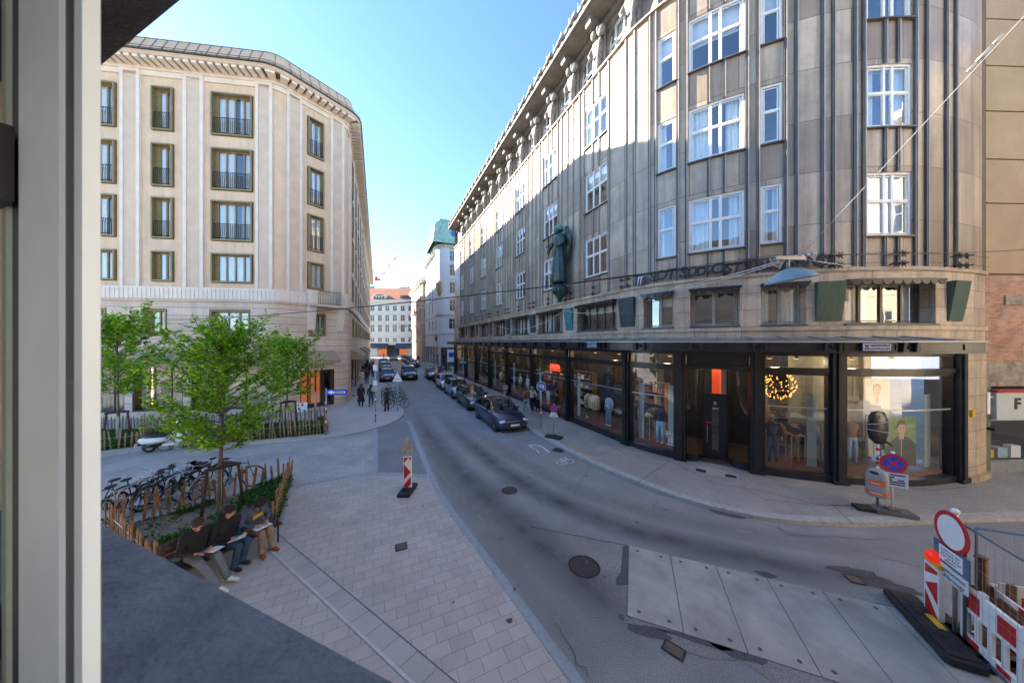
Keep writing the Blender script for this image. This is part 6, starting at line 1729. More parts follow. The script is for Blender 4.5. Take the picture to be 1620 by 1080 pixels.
paling('near chestnut paling fence round the tree planter behind the bench', [PA, PD, PCn, PB, PA], .80, .165, M['pale'], 3)
g = MB(); g.poly([tuple(p) for p in (PA, PD, PCn, PB)], -.02, .03)
M['gravel'] = mat('planter gravel', (.27, .225, .175), rough=.95, var=.35, scale=30, bump=1, bscale=90, stain=(.1, .075, .05), stain_amt=.8, stain_scale=1.6)
tag(g.build('gravel_bed', M['gravel']), kind='structure')
g = MB()
ppts = [PA, PD, PCn, PB]; cen = sum(ppts, Vector((0, 0))) / 4
op = [p + (p - cen).normalized() * .12 for p in ppts]
for i in range(4):
    if i == 2: continue
    a, c = op[i], op[(i + 1) % 4]; d = (c - a).normalized(); n_ = Vector((-d.y, d.x)) * .05
    g.add([(p.x, p.y, zz) for p in (a - n_, c - n_, c + n_, a + n_) for zz in (-.02, .05)], [(0, 2, 3, 1), (2, 4, 5, 3), (4, 6, 7, 5), (6, 0, 1, 7), (1, 3, 5, 7)])
tag(g.build('planter_edging', M['granite_strip']), kind='structure')
def inside(p, poly):
    c = False
    for a, b_ in zip(poly, poly[1:] + poly[:1]):
        if (a.y > p.y) != (b_.y > p.y) and p.x < (b_.x - a.x) * (p.y - a.y) / (b_.y - a.y) + a.x: c = not c
    return c
def greens(name, poly, n, seed, dens, hmax, z=.03, m='leaf_low', ls=.10):
    q = random.Random(seed); b = MB(); xs = [p.x for p in poly]; ys = [p.y for p in poly]; k = 0; tries = 0
    while k < n and tries < n * 30:
        tries += 1; p = Vector((q.uniform(min(xs), max(xs)), q.uniform(min(ys), max(ys))))
        if not inside(p, poly): continue
        w_ = dens(p)
        if q.random() > w_: continue
        k += 1; hh = hmax * w_ * q.uniform(.35, 1.1)
        if q.random() < .4:          # blade
            d = Vector((q.gauss(0, .25), q.gauss(0, .25), 1)) * hh; s = Vector((q.uniform(-1, 1), q.uniform(-1, 1), 0)).normalized() * .012; u = q.random()
            b.add([(p.x - s.x, p.y - s.y, z), (p.x + s.x, p.y + s.y, z), (p.x + d.x, p.y + d.y, z + d.z)], [(0, 1, 2)], 0, [((u, 0),) * 3])
        else:
            for j in range(4):
                c = Vector((p.x + q.gauss(0, .05), p.y + q.gauss(0, .05), z + hh * q.random())); leaf(b, c, Vector((q.uniform(-1, 1), q.uniform(-1, 1), q.uniform(-.1, .8))), q, ls * q.uniform(.6, 1.2))
    return tag(b.build(name, M[m]), kind='stuff')
def seg_d(p, a, b_):
    t = max(0, min(1, (p - a).dot(b_ - a) / (b_ - a).length_squared)); return (p - a - (b_ - a) * t).length
greens('planter_greenery', ppts, 5200, 2, lambda p: max(.02, 1.0 - seg_d(p, PA, PB) / 1.35, .75 - seg_d(p, PB, PCn) / .45, .65 - seg_d(p, PD, PCn) / .5, .28 if (math.sin(p.x * 2.1) * math.cos(p.y * 1.7) > .55) else 0), .42)
# long planter by the side street
F0, F1, F2, F3, F4 = G(120, 722).to_2d(), G(157, 716).to_2d(), G(226, 707).to_2d(), G(240, 694).to_2d(), G(332, 690).to_2d()
F5, F6, F7 = G(342, 704).to_2d(), G(515, 688).to_2d(), G(513, 668).to_2d()
B0 = Vector((-12.2, 18.9)); B1 = Vector((-24, 16.4))
paling('long paling fence between side street and corner building, with a notch for the scooter', [B1, F0, F1, F2, F3, F4, F5, F6, F7, Vector((-14.5, 17.9)), Vector((-19, 16.9)), B1], .88, .17, M['pale_far'], 8, .06)
lp_ = [B1, F0, F1, F2, F3, F4, F5, F6, F7, Vector((-14.5, 17.9)), Vector((-19, 16.9))]
g = MB(); g.poly([tuple(p) for p in lp_], .0, .09); tag(g.build('planter_soil', M['gravel']), kind='structure')
fl_ = [(F0, F1), (F1, F2), (F2, F3), (F3, F4), (F4, F5), (F5, F6), (F6, F7)]
greens('hedge_greenery', lp_, 9000, 6, lambda p: max(.25, 1 - min(seg_d(p, a, c) for a, c in fl_) / .7), .50, .08, ls=.12)
g = MB()
for a, c in fl_ + [(F7, Vector((-14.5, 17.9)))]:
    d = (c - a).normalized(); n_ = Vector((d.y, -d.x)); a2, c2 = a + n_ * .10 - d * .05, c + n_ * .10 + d * .05; w_ = n_ * .12
    g.add([(p.x, p.y, zz) for p in (a2, c2, c2 + w_, a2 + w_) for zz in (-.02, .10)], [(0, 2, 3, 1), (2, 4, 5, 3), (4, 6, 7, 5), (6, 0, 1, 7), (1, 3, 5, 7)])
tag(g.build('planter_kerb', M['kerb']), kind='structure')
# ------------------------------------------------------------------ cars
M['tyre'] = mat('tyre rubber', (.016, .016, .017), rough=.8, var=.2)
M['alloy'] = mat('alloy rim', (.40, .41, .43), rough=.3, metal=.8, var=.1)
M['chrome'] = mat('chrome', (.6, .61, .62), rough=.15, metal=1, var=.05)
M['headlight'] = mat('headlight', (.62, .66, .7), rough=.08, var=.1, spec=1.0)
M['tail'] = mat('tail light', (.4, .015, .015), rough=.15)
M['plate'] = mat('number plate', (.75, .75, .74), rough=.4)
def paint(n, c): return mat(n, c, rough=.35, metal=0, var=.03, coat=1.0, spec=.4)
PAINT = dict(navy=paint('navy paint', (.004, .014, .06)), black=paint('black paint', (.008, .008, .01)), silver=paint('silver blue paint', (.20, .27, .34)),
             white=paint('white car paint', (.75, .76, .78)), red=paint('dark red paint', (.20, .012, .02)), magenta=paint('wine red paint', (.20, .01, .05)), grey=paint('grey car paint', (.11, .12, .13)),
             teal=paint('dark teal paint', (.015, .035, .045)))
def wheel(root, x, y, R_, side):
    b = MB(); w_ = .11
    Mx = Matrix.Rotation(PI / 2, 3, 'X')
    b.lathe([(R_ * .66, -w_), (R_ * .94, -w_ * .95), (R_, -w_ * .6), (R_, w_ * .6), (R_ * .94, w_ * .95), (R_ * .66, w_)], 22, (x, y, R_), M=Mx)
    wl = b.build('wheel', M['tyre'], root)
    b = MB(); o = Vector((x, y + side * .085, R_))
    b.lathe([(0, .02 * side), (R_ * .16, .02 * side), (R_ * .2, -.01 * side), (R_ * .6, -.03 * side), (R_ * .68, .0)], 22, o, 1, Mx)
    for i in range(10):
        a = 2 * PI * i / 10; b.cyl(o + Vector((math.cos(a) * R_ * .12, side * .015, math.sin(a) * R_ * .12)), o + Vector((math.cos(a) * R_ * .66, side * .012, math.sin(a) * R_ * .66)), .024, .018, 5)
    b.build('rim', [M['alloy'], M['black']], wl)
def car(label, loc, rz, col, L_=4.7, W=1.82, Ht=1.46, style='sedan', group=None, plate='', kidney=False, belt=None, taxi=False):
    r = thing('parked_car', label, 'car', loc, rz, group); pm = PAINT[col]
    h = L_ / 2; w_ = W / 2; R_ = .335 if style != 'suv' else .37; zb = .2 if style != 'suv' else .26
    be = belt or (.95 if style != 'suv' else 1.08)
    fa, ra = h - .86, -h + .98       # axles
    #        x      w      zlow   shoulder  crown
    S = [(-h, w_ * .80, zb + .18, be - .12, be - .03), (-h + .10, w_ * .92, zb + .03, be - .02, be + .04), (-h + .5, w_ * .98, zb, be, be + .06), (-h + 1.2, w_, zb, be + .01, be + .05),
         (-.2, w_, zb, be, be + .03), (h - 1.55, w_ * .99, zb, be - .03, be + .02), (h - .95, w_ * .98, zb, be - .10, be - .01), (h - .4, w_ * .94, zb, be - .2, be - .11), (h - .1, w_ * .84, zb + .05, be - .30, be - .22), (h, w_ * .70, zb + .15, be - .42, be - .36)]
    if style in ('wagon', 'hatch', 'suv'):
        S[0] = (-h, w_ * .86, zb + .18, be + .02, be + .06); S[1] = (-h + .08, w_ * .95, zb + .03, be + .02, be + .07)
    b = MB(); n = 14; vs = []
    for x, ww, zl, zs, zc in S:
        half = [(ww * .86, zl), (ww * .97, zl + .08), (ww * 1.0, zl + (zs - zl) * .45), (ww * .985, zs - .10), (ww * .95, zs - .015), (ww * .85, zs + (zc - zs) * .35), (ww * .42, zc)]
        ring_ = [(x, y, z) for y, z in half] + [(x, -y, z) for y, z in reversed(half)]
        vs += ring_
    fs = [(i * n + j, (i + 1) * n + j, (i + 1) * n + (j + 1) % n, i * n + (j + 1) % n) for i in range(len(S) - 1) for j in range(n)]
    b.add(vs, fs, smooth=True); b.add(vs[:n], [tuple(range(n))]); b.add(vs[-n:], [tuple(reversed(range(n)))])
    # wheel arches: dark rounds let into the flanks
    for x in (fa, ra):
        for s in (-1, 1): b.cyl((x, s * (w_ - .20), R_), (x, s * (w_ + .006), R_), R_ + .055, n=24, m=1)
    for s in (-1, 1): b.box(ra + R_ + .1, fa - R_ - .1, s * w_ * .93 - .03, s * w_ * .93 + .03, zb - .01, zb + .1, 1)
    b.build('body', [pm, M['black']], r)
    # cabin: base, windscreen top, rear roof, tail base
    if style == 'sedan': cs_ = [(h - 1.42, 0), (h - 2.15, 1), (h - 3.15, 1.0), (h - 3.75, .93), (-h + .52, .06)]
    elif style == 'gt': cs_ = [(h - 1.5, 0), (h - 2.2, 1), (h - 3.2, 1.0), (h - 3.9, .82), (-h + .30, .10)]
    elif style == 'wagon': cs_ = [(h - 1.42, 0), (h - 2.1, 1), (h - 3.3, 1.0), (-h + .50, .92), (-h + .12, .12)]
    elif style == 'hatch': cs_ = [(h - 1.15, 0), (h - 1.9, 1), (h - 2.8, 1.0), (-h + .45, .92), (-h + .1, .12)]
    else: cs_ = [(h - 1.3, 0), (h - 1.95, 1), (h - 3.0, 1.0), (-h + .35, .95), (-h + .08, .12)]
    zb_ = be - .03; top = Ht
    st = []
    for x, f in cs_:
        wb, wr_ = w_ * .93, w_ * (.93 - .25 * min(1, f * 1.05)); st.append((x, wb, wr_, zb_ + (top - zb_) * f))
    gl = MB(); rf = MB(); pl_ = MB()
    for i in range(len(st) - 1):
        x0, wb0, wr0, z0 = st[i]; x1, wb1, wr1, z1 = st[i + 1]
        for s in (-1, 1):
            q4 = [(x0, s * wb0, zb_), (x1, s * wb1, zb_), (x1, s * wr1, z1), (x0, s * wr0, z0)]
            gl.add(q4 if s < 0 else list(reversed(q4)), [(0, 1, 2, 3)])
        tp = [(x0, -wr0, z0), (x1, -wr1, z1), (x1, wr1, z1), (x0, wr0, z0)]
        cr_ = [(x0, 0, z0 + (.03 if i else .03)), (x1, 0, z1 + .03)]
        tgt = gl if i in (0, len(st) - 2) else rf
        tgt.add([tp[0], tp[1], cr_[1], cr_[0]], [(0, 3, 2, 1)], smooth=True); tgt.add([cr_[0], cr_[1], tp[2], tp[3]], [(0, 3, 2, 1)], smooth=True)
    for s in (-1, 1):
        pl_.tube([(x, s * (wr_ + .004), z + .004) for x, wb, wr_, z in st], .034, 6)
        for t in ((cs_[0][0] + cs_[-1][0]) / 2 - .1, cs_[-1][0] + .75):
            zz = top - .02 if t > cs_[-2][0] else zb_ + (top - zb_) * .6
            pl_.tube([(t, s * w_ * .935, zb_), (t, s * (w_ * .69), zz)], .032, 5, 1)
        pl_.tube([(cs_[0][0], s * w_ * .935, zb_ + .01), (cs_[-1][0], s * w_ * .935, zb_ + .01)], .022, 5, 2)
    gl.build('windows', M['glass_dark'], r); rf.build('roof', pm, r); pl_.build('pillars', [pm, M['black'], M['chrome']], r)
    for x in (fa, ra):
        for s in (-1, 1): wheel(r, x, s * (w_ - .11), R_, s)
    for s in (-1, 1):
        b = MB(); b.ell((h - .20, s * w_ * .66, be - .30), (.15, .27, .085), 12, 7, M=Matrix.Rotation(-s * .35, 3, 'Z')); b.build('headlight', M['headlight'], r)
        b = MB(); b.ell((-h + .08, s * w_ * .70, be - .10), (.07, .2, .08), 10, 6); b.build('tail_light', M['tail'], r)
        b = MB(); b.ell((cs_[0][0] - .35, s * (w_ + .09), be + .06), (.075, .11, .07), 9, 6); b.box(cs_[0][0] - .37, cs_[0][0] - .30, s * w_ * .9 if s > 0 else s * (w_ + .05), s * (w_ + .05) if s > 0 else s * w_ * .9, be, be + .05); b.build('mirror', pm, r)
    b = MB()
    if kidney:
        for s in (-1, 1): b.box(h - .12, h - .015, s * .25 - .22, s * .25 + .22, be - .54, be - .27, 0); b.box(h - .02, h + .005, s * .25 - .19, s * .25 + .19, be - .515, be - .295, 1)
        b.box(h - .2, h - .01, -w_ * .62, w_ * .62, zb + .06, zb + .16, 1)
    else:
        b.box(h - .12, h + .004, -.42, .42, be - .50, be - .33, 1); b.box(h - .1, h + .008, -.42, .42, be - .34, be - .32, 0); b.box(h - .2, h - .01, -w_ * .6, w_ * .6, zb + .06, zb + .18, 1)
    b.build('grille', [M['chrome'], M['black']], r)
    b = MB(); b.box(h + .006, h + .022, -.26, .26, zb + .20, zb + .31, 0)
    if plate:
        Mp = Matrix.Translation((h + .024, 0, zb + .255)) @ Matrix(((0, 0, 1, 0), (1, 0, 0, 0), (0, 1, 0, 0), (0, 0, 0, 1))); add_text(b, plate, .095, Mp, ext=.001, m=1)
    b.build('number_plate', [M['plate'], M['black']], r)
    b = MB(); b.box(-h - .02, -h + .01, -.26, .26, zb + .42, zb + .53); b.build('number_plate', M['plate'], r)
    b = MB()      # seats and wheel seen through the glass
    for y in (-.38, .38): b.box(-.2, -.05, y - .24, y + .24, .5, 1.2); b.ell((-.13, y, 1.26), (.06, .13, .1), 8, 6)
    b.build('seats', M['rubber'], r)
    if taxi:
        b = MB(); b.box(-.08, .08, -.28, .28, Ht + .03, Ht + .15); b.build('roof_sign', M['yellow'], r)
    return r
M['glass_dark'] = mat('tinted car glass', (.012, .015, .016), rough=.03, var=.2, spec=1.0)
gr, gl_, gf = 'cars parked along the right kerb', 'cars parked along the left kerb', 'cars on the far part of the street'
def rcar(a, q, **k): p = St(a, q); return car(loc=(p.x, p.y, 0), rz=RZ_ST, **k)
rcar(6.75, 3.98, label='dark navy saloon with twin chrome grille, nearest of the row at the right kerb', col='navy', L_=4.95, W=1.88, Ht=1.48, style='gt', kidney=True, group=gr)
rcar(12.3, 3.98, label='black estate car directly behind the navy saloon', col='black', L_=4.6, style='wagon', Ht=1.47, group=gr)
rcar(17.3, 3.98, label='silver blue estate car between the black estate and the white car', col='silver', L_=4.75, style='wagon', Ht=1.50, group=gr)
rcar(22.4, 3.98, label='white hatchback behind the silver blue estate', col='white', L_=4.3, style='hatch', Ht=1.44, group=gr)
rcar(31.6, 3.95, label='dark red car last in the right row before the side street', col='red', L_=4.3, style='hatch', Ht=1.45, group=gr)
rcar(32.6, 7.0, label='dark off-road car driving up the lane towards the viewer', col='black', L_=4.7, W=1.9, Ht=1.75, style='suv', group='cars driving in the lane')
rcar(76.5, 7.0, label='grey car far down the lane before the end house', col='grey', L_=4.4, style='hatch', group='cars driving in the lane')
rcar(32.3, 9.75, label='wine red car at the front of the left row behind the bicycles', col='magenta', L_=4.4, style='hatch', Ht=1.5, group=gl_)
for i, (c, st_, lab) in enumerate((('black', 'sedan', 'black saloon second in the left row behind the wine red car'), ('silver', 'suv', 'tall silver car third in the left row'),
                                   ('teal', 'hatch', 'dark teal car fourth in the left row'), ('grey', 'wagon', 'grey estate fifth in the left row'), ('black', 'hatch', 'small black car last in the left row by the far shops'))):
    rcar(37.8 + 5.5 * i, 9.75, label=lab, col=c, style=st_, L_=4.5, Ht=1.68 if st_ == 'suv' else 1.47, group=gl_)
for i, (c, st_, lab) in enumerate((('black', 'hatch', 'black car parked first beyond the side street in front of the white building'), ('teal', 'sedan', 'dark saloon second beyond the side street'),
                                   ('black', 'suv', 'tall black car third beyond the side street'), ('grey', 'wagon', 'grey estate fourth beyond the side street'), ('silver', 'sedan', 'silver saloon fifth beyond the side street by the tan house'))):
    rcar(53.5 + 5.6 * i, 4.15, label=lab, col=c, style=st_, L_=4.5, Ht=1.7 if st_ == 'suv' else 1.47, group=gf)

# ------------------------------------------------------------------ bicycles
def bicycle(label, loc, rz, fm, lean=0.0, group=None, rim=None, basket=False, rim_fill=None):
    r = thing('bicycle', label, 'bicycle', loc, 0, group); r.rotation_euler = (lean, 0, rz)
    R_ = .34; A, B_ = Vector((-.52, 0, R_)), Vector((.55, 0, R_)); bb = Vector((-.07, 0, .29)); seat = Vector((-.24, 0, .86)); head = Vector((.36, 0, .86)); hl_ = Vector((.40, 0, .70))
    for c in (A, B_):
        b = MB(); b.tube([c + Vector((math.cos(u) * R_, 0, math.sin(u) * R_)) for u in [2 * PI * i / 26 for i in range(26)]], .02, 6, closed=True); w_ = b.build('wheel', M['tyre'], r)
        b = MB(); b.tube([c + Vector((math.cos(u) * (R_ - .025), 0, math.sin(u) * (R_ - .025))) for u in [2 * PI * i / 26 for i in range(26)]], .011, 5, closed=True)
        for i in range(14): u = 2 * PI * i / 14; b.cyl(c, c + Vector((math.cos(u) * R_ * .93, 0, math.sin(u) * R_ * .93)), .0022, n=3, caps=False)
        b.cyl(c - Vector((0, .04, 0)), c + Vector((0, .04, 0)), .022, n=8)
        if rim_fill and c is B_: b.cyl(c - Vector((0, .008, 0)), c + Vector((0, .008, 0)), R_ * .62, n=20, m=1)
        b.build('rim', [rim or M['steel'], rim_fill or M['steel']], w_)
    b = MB()
    for p, q, t in ((bb, seat, .017), (bb, hl_, .02), (seat + (bb - seat) * .12, head - Vector((0, 0, .06)), .017), (bb, A, .011), (seat + (bb - seat) * .12, A, .009), (head + Vector((-.02, 0, .06)), hl_, .018), (hl_, B_, .014)):
        b.cyl(p, q, t, n=7)
    b.build('frame', fm, r)
    b = MB(); hp = head + Vector((-.02, 0, .12)); b.cyl(head, hp, .014, n=6); b.tube([hp + Vector((-.16, -.28, .03)), hp + Vector((-.02, -.2, .04)), hp, hp + Vector((-.02, .2, .04)), hp + Vector((-.16, .28, .03))], .012, 6); b.build('handlebar', M['steel'], r)
    b = MB(); b.cyl(seat, seat + Vector((-.02, 0, .12)), .013, n=6); b.ell(seat + Vector((-.06, 0, .14)), (.14, .075, .035), 10, 6); b.build('saddle', M['black'], r)
    b = MB(); b.cyl(bb - Vector((0, .05, 0)), bb + Vector((0, .05, 0)), .09, n=14); b.cyl(bb + Vector((0, .06, 0)), bb + Vector((.12, .06, -.12)), .01, n=5); b.cyl(bb - Vector((0, .06, 0)), bb - Vector((.12, .06, -.12)), .01, n=5); b.build('crank', M['steel'], r)
    b = MB(); b.tube([A + Vector((math.cos(u) * .375, 0, math.sin(u) * .375)) for u in [.3 + 2.6 * i / 10 for i in range(11)]], .018, 5); b.build('mudguard', fm, r)
    if basket:
        b = MB(); c = head + Vector((.22, 0, .02)); b.box(c.x - .13, c.x + .13, -.17, .17, c.z - .12, c.z - .11)
        for x in (-.13, .13): b.box(c.x + x - .005, c.x + x + .005, -.17, .17, c.z - .11, c.z + .1)
        for y in (-.17, .17): b.box(c.x - .13, c.x + .13, y - .005, y + .005, c.z - .11, c.z + .1)
        b.build('basket', M['black'], r)
    return r
bm = {k: mat('frame ' + k, c, rough=.3, var=.05) for k, c in dict(black=(.015, .015, .017), blue=(.02, .05, .2), silver=(.4, .41, .42), teal=(.02, .2, .26), white=(.7, .7, .7)).items()}
gb = 'bicycles parked behind the near fence'
_d = (PA - PD).normalized(); _n_ = Vector((-_d.y, _d.x))
bl = [(.15, 'silver', 'silver bicycle half hidden at the window frame edge'), (.62, 'black', 'black bicycle second from the window frame edge'), (1.08, 'blue', 'blue framed bicycle with basket in the middle of the near rack'),
      (1.52, 'black', 'black bicycle with tall saddle right of the blue one'), (1.98, 'silver', 'silver bicycle leaning at the right of the near rack'), (-.3, 'black', 'black bicycle mostly behind the window frame edge'), (.38, 'black', 'black bicycle squeezed between the first two at the frame edge'), (.85, 'teal', 'teal bicycle between the black and the blue one in the near rack'),
      (1.3, 'silver', 'silver bicycle close beside the blue one in the near rack'), (1.76, 'black', 'black bicycle squeezed in at the right of the near rack')]
for i, (t, c, lab) in enumerate(bl):
    p = PD + _d * t + _n_ * (.95 + .12 * (i % 3) + (.35 if i > 5 else 0)); bicycle(lab, (p.x, p.y, .01), math.atan2(_n_.y, _n_.x) - .85 + .22 * math.sin(i * 2.1) + (PI if i % 2 else 0), bm[c], lean=.14 * (-1) ** i, group=gb, basket=(i == 2))
M['gold'] = mat('gold disc', (.6, .38, .08), rough=.4)
pb = G(287, 711); bicycle('black bicycle with pale blue rims parked beside the white scooter', (pb.x - .1, pb.y, .01), math.radians(15), bm['white'], group='bicycles beside the scooter', rim=mat('pale blue rim', (.25, .42, .55)))
pb = G(318, 708); bicycle('black bicycle with a gold disc in its wheel right of the white scooter', (pb.x, pb.y, .01), math.radians(195), bm['black'], group='bicycles beside the scooter', rim_fill=M['gold'])
gk = 'bicycles in the rack at the street corner'
for i in range(8):
    p = St(13.4 + i * .95, 9.55 + .2 * (i % 2), .06)
    bicycle(['front bicycle of the corner rack, behind the waiting man', 'second bicycle of the corner rack', 'third bicycle of the corner rack', 'fourth bicycle of the corner rack', 'fifth bicycle of the corner rack', 'sixth bicycle of the corner rack',
             'seventh bicycle of the corner rack', 'last bicycle of the corner rack, before the wine red car'][i], p, RZ_ST + PI / 2 + (.1 if i % 2 else -.08), bm[('black', 'silver', 'black', 'blue', 'silver', 'black', 'teal', 'silver')[i]], lean=.05, group=gk)
# rack hoops by the near fence
for i, t in enumerate((.4, 1.3, 2.2)):
    p = PD + _d * t + _n_ * .95
    b = MB(); b.tube([(-.38, 0, 0), (-.38, 0, .72), (-.3, 0, .82), (.3, 0, .82), (.38, 0, .72), (.38, 0, 0)], .025, 8)
    o = b.build('bike_hoop', M['steel'], loc=(p.x, p.y, .005), rz=math.atan2(_n_.y, _n_.x) - .8); tag(o, 'steel bicycle hoop, ' + ('leftmost', 'middle one', 'rightmost')[i] + ' of three by the near fence', 'bike rack', 'steel hoops by the near fence')
p = PD + _d * 2.55 + _n_ * .75
bicycle('teal bicycle with small blue headset nearest the fence tree', (p.x, p.y, .01), math.radians(15), bm['teal'], lean=-.1, group=gb)

# ------------------------------------------------------------------ white motor scooter with helmet
pv = G(264, 712); sc_ = thing('motor_scooter', 'white motor scooter with black seat parked by the fence', 'scooter', (pv.x, pv.y, .005), math.radians(28))
b = MB(); R_ = .24
for x in (-.55, .68):
    b = MB(); b.lathe([(R_ * .55, -.05), (R_ * .9, -.055), (R_, -.03), (R_, .03), (R_ * .9, .055), (R_ * .55, .05)], 18, (x, 0, R_), M=Matrix.Rotation(PI / 2, 3, 'X')); w_ = b.build('wheel', M['tyre'], sc_)
    b = MB(); b.cyl((x, -.04, R_), (x, .04, R_), R_ * .56, n=14); b.build('rim', M['alloy'], w_)
b = MB(); b.ell((-.45, 0, .52), (.46, .21, .17), 14, 9); b.ell((-.66, 0, .56), (.28, .18, .13), 12, 8); b.box(-.1, .42, -.17, .17, .26, .34)
b.tube([(.42, 0, .3), (.52, 0, .6), (.48, 0, .9)], [.16, .2, .13], 10); b.ell((.68, 0, .46), (.26, .1, .1), 10, 7); b.ell((.45, 0, 1.0), (.14, .17, .11), 10, 7); b.build('body', M['white'], sc_)
b = MB(); b.ell((-.33, 0, .72), (.44, .16, .09), 12, 7); b.build('seat', M['black'], sc_)
b = MB(); b.tube([(.36, -.36, 1.02), (.45, -.1, 1.05), (.45, .1, 1.05), (.36, .36, 1.02)], .016, 6); b.build('handlebar', M['black'], sc_)
b = MB(); b.ell((-.90, 0, .58), (.05, .12, .05), 8, 6); b.build('tail_light', M['tail'], sc_)
b = MB(); b.box(-.98, -.96, -.11, .11, .30, .45); b.build('number_plate', M['plate'], sc_)
b = MB(); b.tube([(-.7, -.2, .3), (-.2, -.22, .26)], .05, 8); b.ell((-.3, 0, .34), (.3, .12, .12), 8, 6); b.build('engine', M['black'], sc_)
for s in (-1, 1):
    b = MB(); b.cyl((.42, s * .25, 1.04), (.4, s * .34, 1.24), .008, n=4); b.ell((.4, s * .36, 1.27), (.02, .07, .05), 8, 6); b.build('mirror', M['black'], sc_)
b = MB(); b.ell((0, 0, 0), (.15, .125, .135), 14, 10); b.ell((.07, 0, -.03), (.085, .105, .06), 10, 7, m=1)
tag(b.build('helmet', [M['white'], M['black']], loc=(pv.x + .40, pv.y + .2, 1.24), rz=.5), 'white helmet with dark visor hung on the scooter handlebar', 'helmet')

# ------------------------------------------------------------------ motorbikes at the right kerb
def motorbike(label, p, rz, m):
    r = thing('motorbike', label, 'motorbike', (p.x, p.y, 0), rz, 'motorbikes along the right side')
    for x in (-.68, .70):
        b = MB(); b.lathe([(.17, -.06), (.29, -.065), (.32, -.03), (.32, .03), (.29, .065), (.17, .06)], 18, (x, 0, .32), M=Matrix.Rotation(PI / 2, 3, 'X')); b.build('wheel', M['tyre'], r)
    b = MB(); b.ell((.1, 0, .82), (.34, .16, .16), 10, 7); b.ell((-.5, 0, .85), (.36, .13, .1), 10, 7); b.ell((.62, 0, .92), (.2, .2, .22), 10, 7); b.build('fairing', m, r)
    b = MB(); b.ell((0, 0, .48), (.36, .2, .22), 10, 7); b.tube([(.70, 0, .32), (.5, 0, .95)], .04, 6); b.tube([(-.68, 0, .32), (-.1, 0, .5)], .04, 6); b.tube([(.4, -.36, 1.06), (.48, 0, 1.02), (.4, .36, 1.06)], .018, 6); b.build('frame', M['black'], r)
    b = MB(); b.ell((-.3, 0, .93), (.34, .14, .05), 10, 6); b.build('seat', M['rubber'], r)
    return r
motorbike('dark motorbike parked at the kerb behind the white hatchback', St(25.9, 4.2), RZ_ST + .5, PAINT['grey']); motorbike('blue motorbike parked beside the dark red car', St(27.6, 4.0), RZ_ST + .6, PAINT['navy'])
motorbike('black motorbike parked at the side street corner, left one', St(40.2, 1.8), RZ_ST + 1.2, PAINT['black']); motorbike('grey motorbike parked at the side street corner, right one', St(40.6, .4), RZ_ST + 1.2, PAINT['grey'])
motorbike('motorbike parked in front of the black car beyond the side street', St(49.6, 4.6), RZ_ST + .8, PAINT['grey'])
# ------------------------------------------------------------------ people
M['hair_dark'] = mat('dark hair', (.018, .012, .009), rough=.7, var=.4, scale=30, bump=.8, bscale=120)
M['hair_brown'] = mat('brown hair', (.06, .032, .018), rough=.7, var=.4, scale=30, bump=.8, bscale=120)
M['hair_blond'] = mat('fair hair', (.3, .2, .1), rough=.7, var=.3, scale=30)
def cloth(n, c): return mat(n, c, rough=.9, var=.25, scale=6, bump=1.0, bscale=10)
CL = dict(black=cloth('black sweatshirt', (.014, .014, .016)), greytr=cloth('grey trousers', (.15, .17, .20)), jeans=cloth('blue jeans', (.03, .075, .15)), slate=cloth('slate sweatshirt', (.075, .095, .14)),
          tan=cloth('tan corduroy', (.28, .2, .14)), green=cloth('dark green jacket', (.03, .05, .035)), purple=cloth('lilac top', (.36, .25, .55)), white=cloth('white top', (.68, .66, .66)),
          brown=cloth('brown top', (.25, .12, .06)), pale=cloth('pale blue trousers', (.36, .47, .62)), navy=cloth('navy coat', (.02, .025, .05)), char=cloth('charcoal coat', (.04, .04, .042)))
M['boot'] = mat('brown suede boots', (.26, .085, .03), rough=.85, var=.2); M['sneaker'] = mat('white sneakers', (.72, .72, .72), rough=.6, var=.1); M['shoe_dark'] = mat('dark shoes', (.02, .02, .024), rough=.6)
def capsule(mb, p0, p1, r0, r1, n=10):
    p0 = Vector(p0); p1 = Vector(p1); a = p1 - p0
    if a.length < 1e-5: a = Vector((0, 0, 1e-4))
    q = a.to_track_quat('Z', 'Y').to_matrix(); L_ = a.length; rings_ = []
    for i in range(5): t = -PI / 2 + PI / 2 * i / 4; rings_.append((r0 * math.cos(t), r0 * math.sin(t)))
    for i in range(5): t = PI / 2 * i / 4; rings_.append((r1 * math.cos(t), L_ + r1 * math.sin(t)))
    vs = []
    for r_, z in rings_:
        for j in range(n): u = 2 * PI * j / n; vs.append(p0 + q @ Vector((max(r_, 1e-4) * math.cos(u), max(r_, 1e-4) * math.sin(u), z)))
    k = len(rings_)
    fs = [(i * n + j, i * n + (j + 1) % n, (i + 1) * n + (j + 1) % n, (i + 1) * n + j) for i in range(k - 1) for j in range(n)]
    fs.append(tuple(reversed(range(n)))); fs.append(tuple((k - 1) * n + j for j in range(n)))
    mb.add(vs, fs)
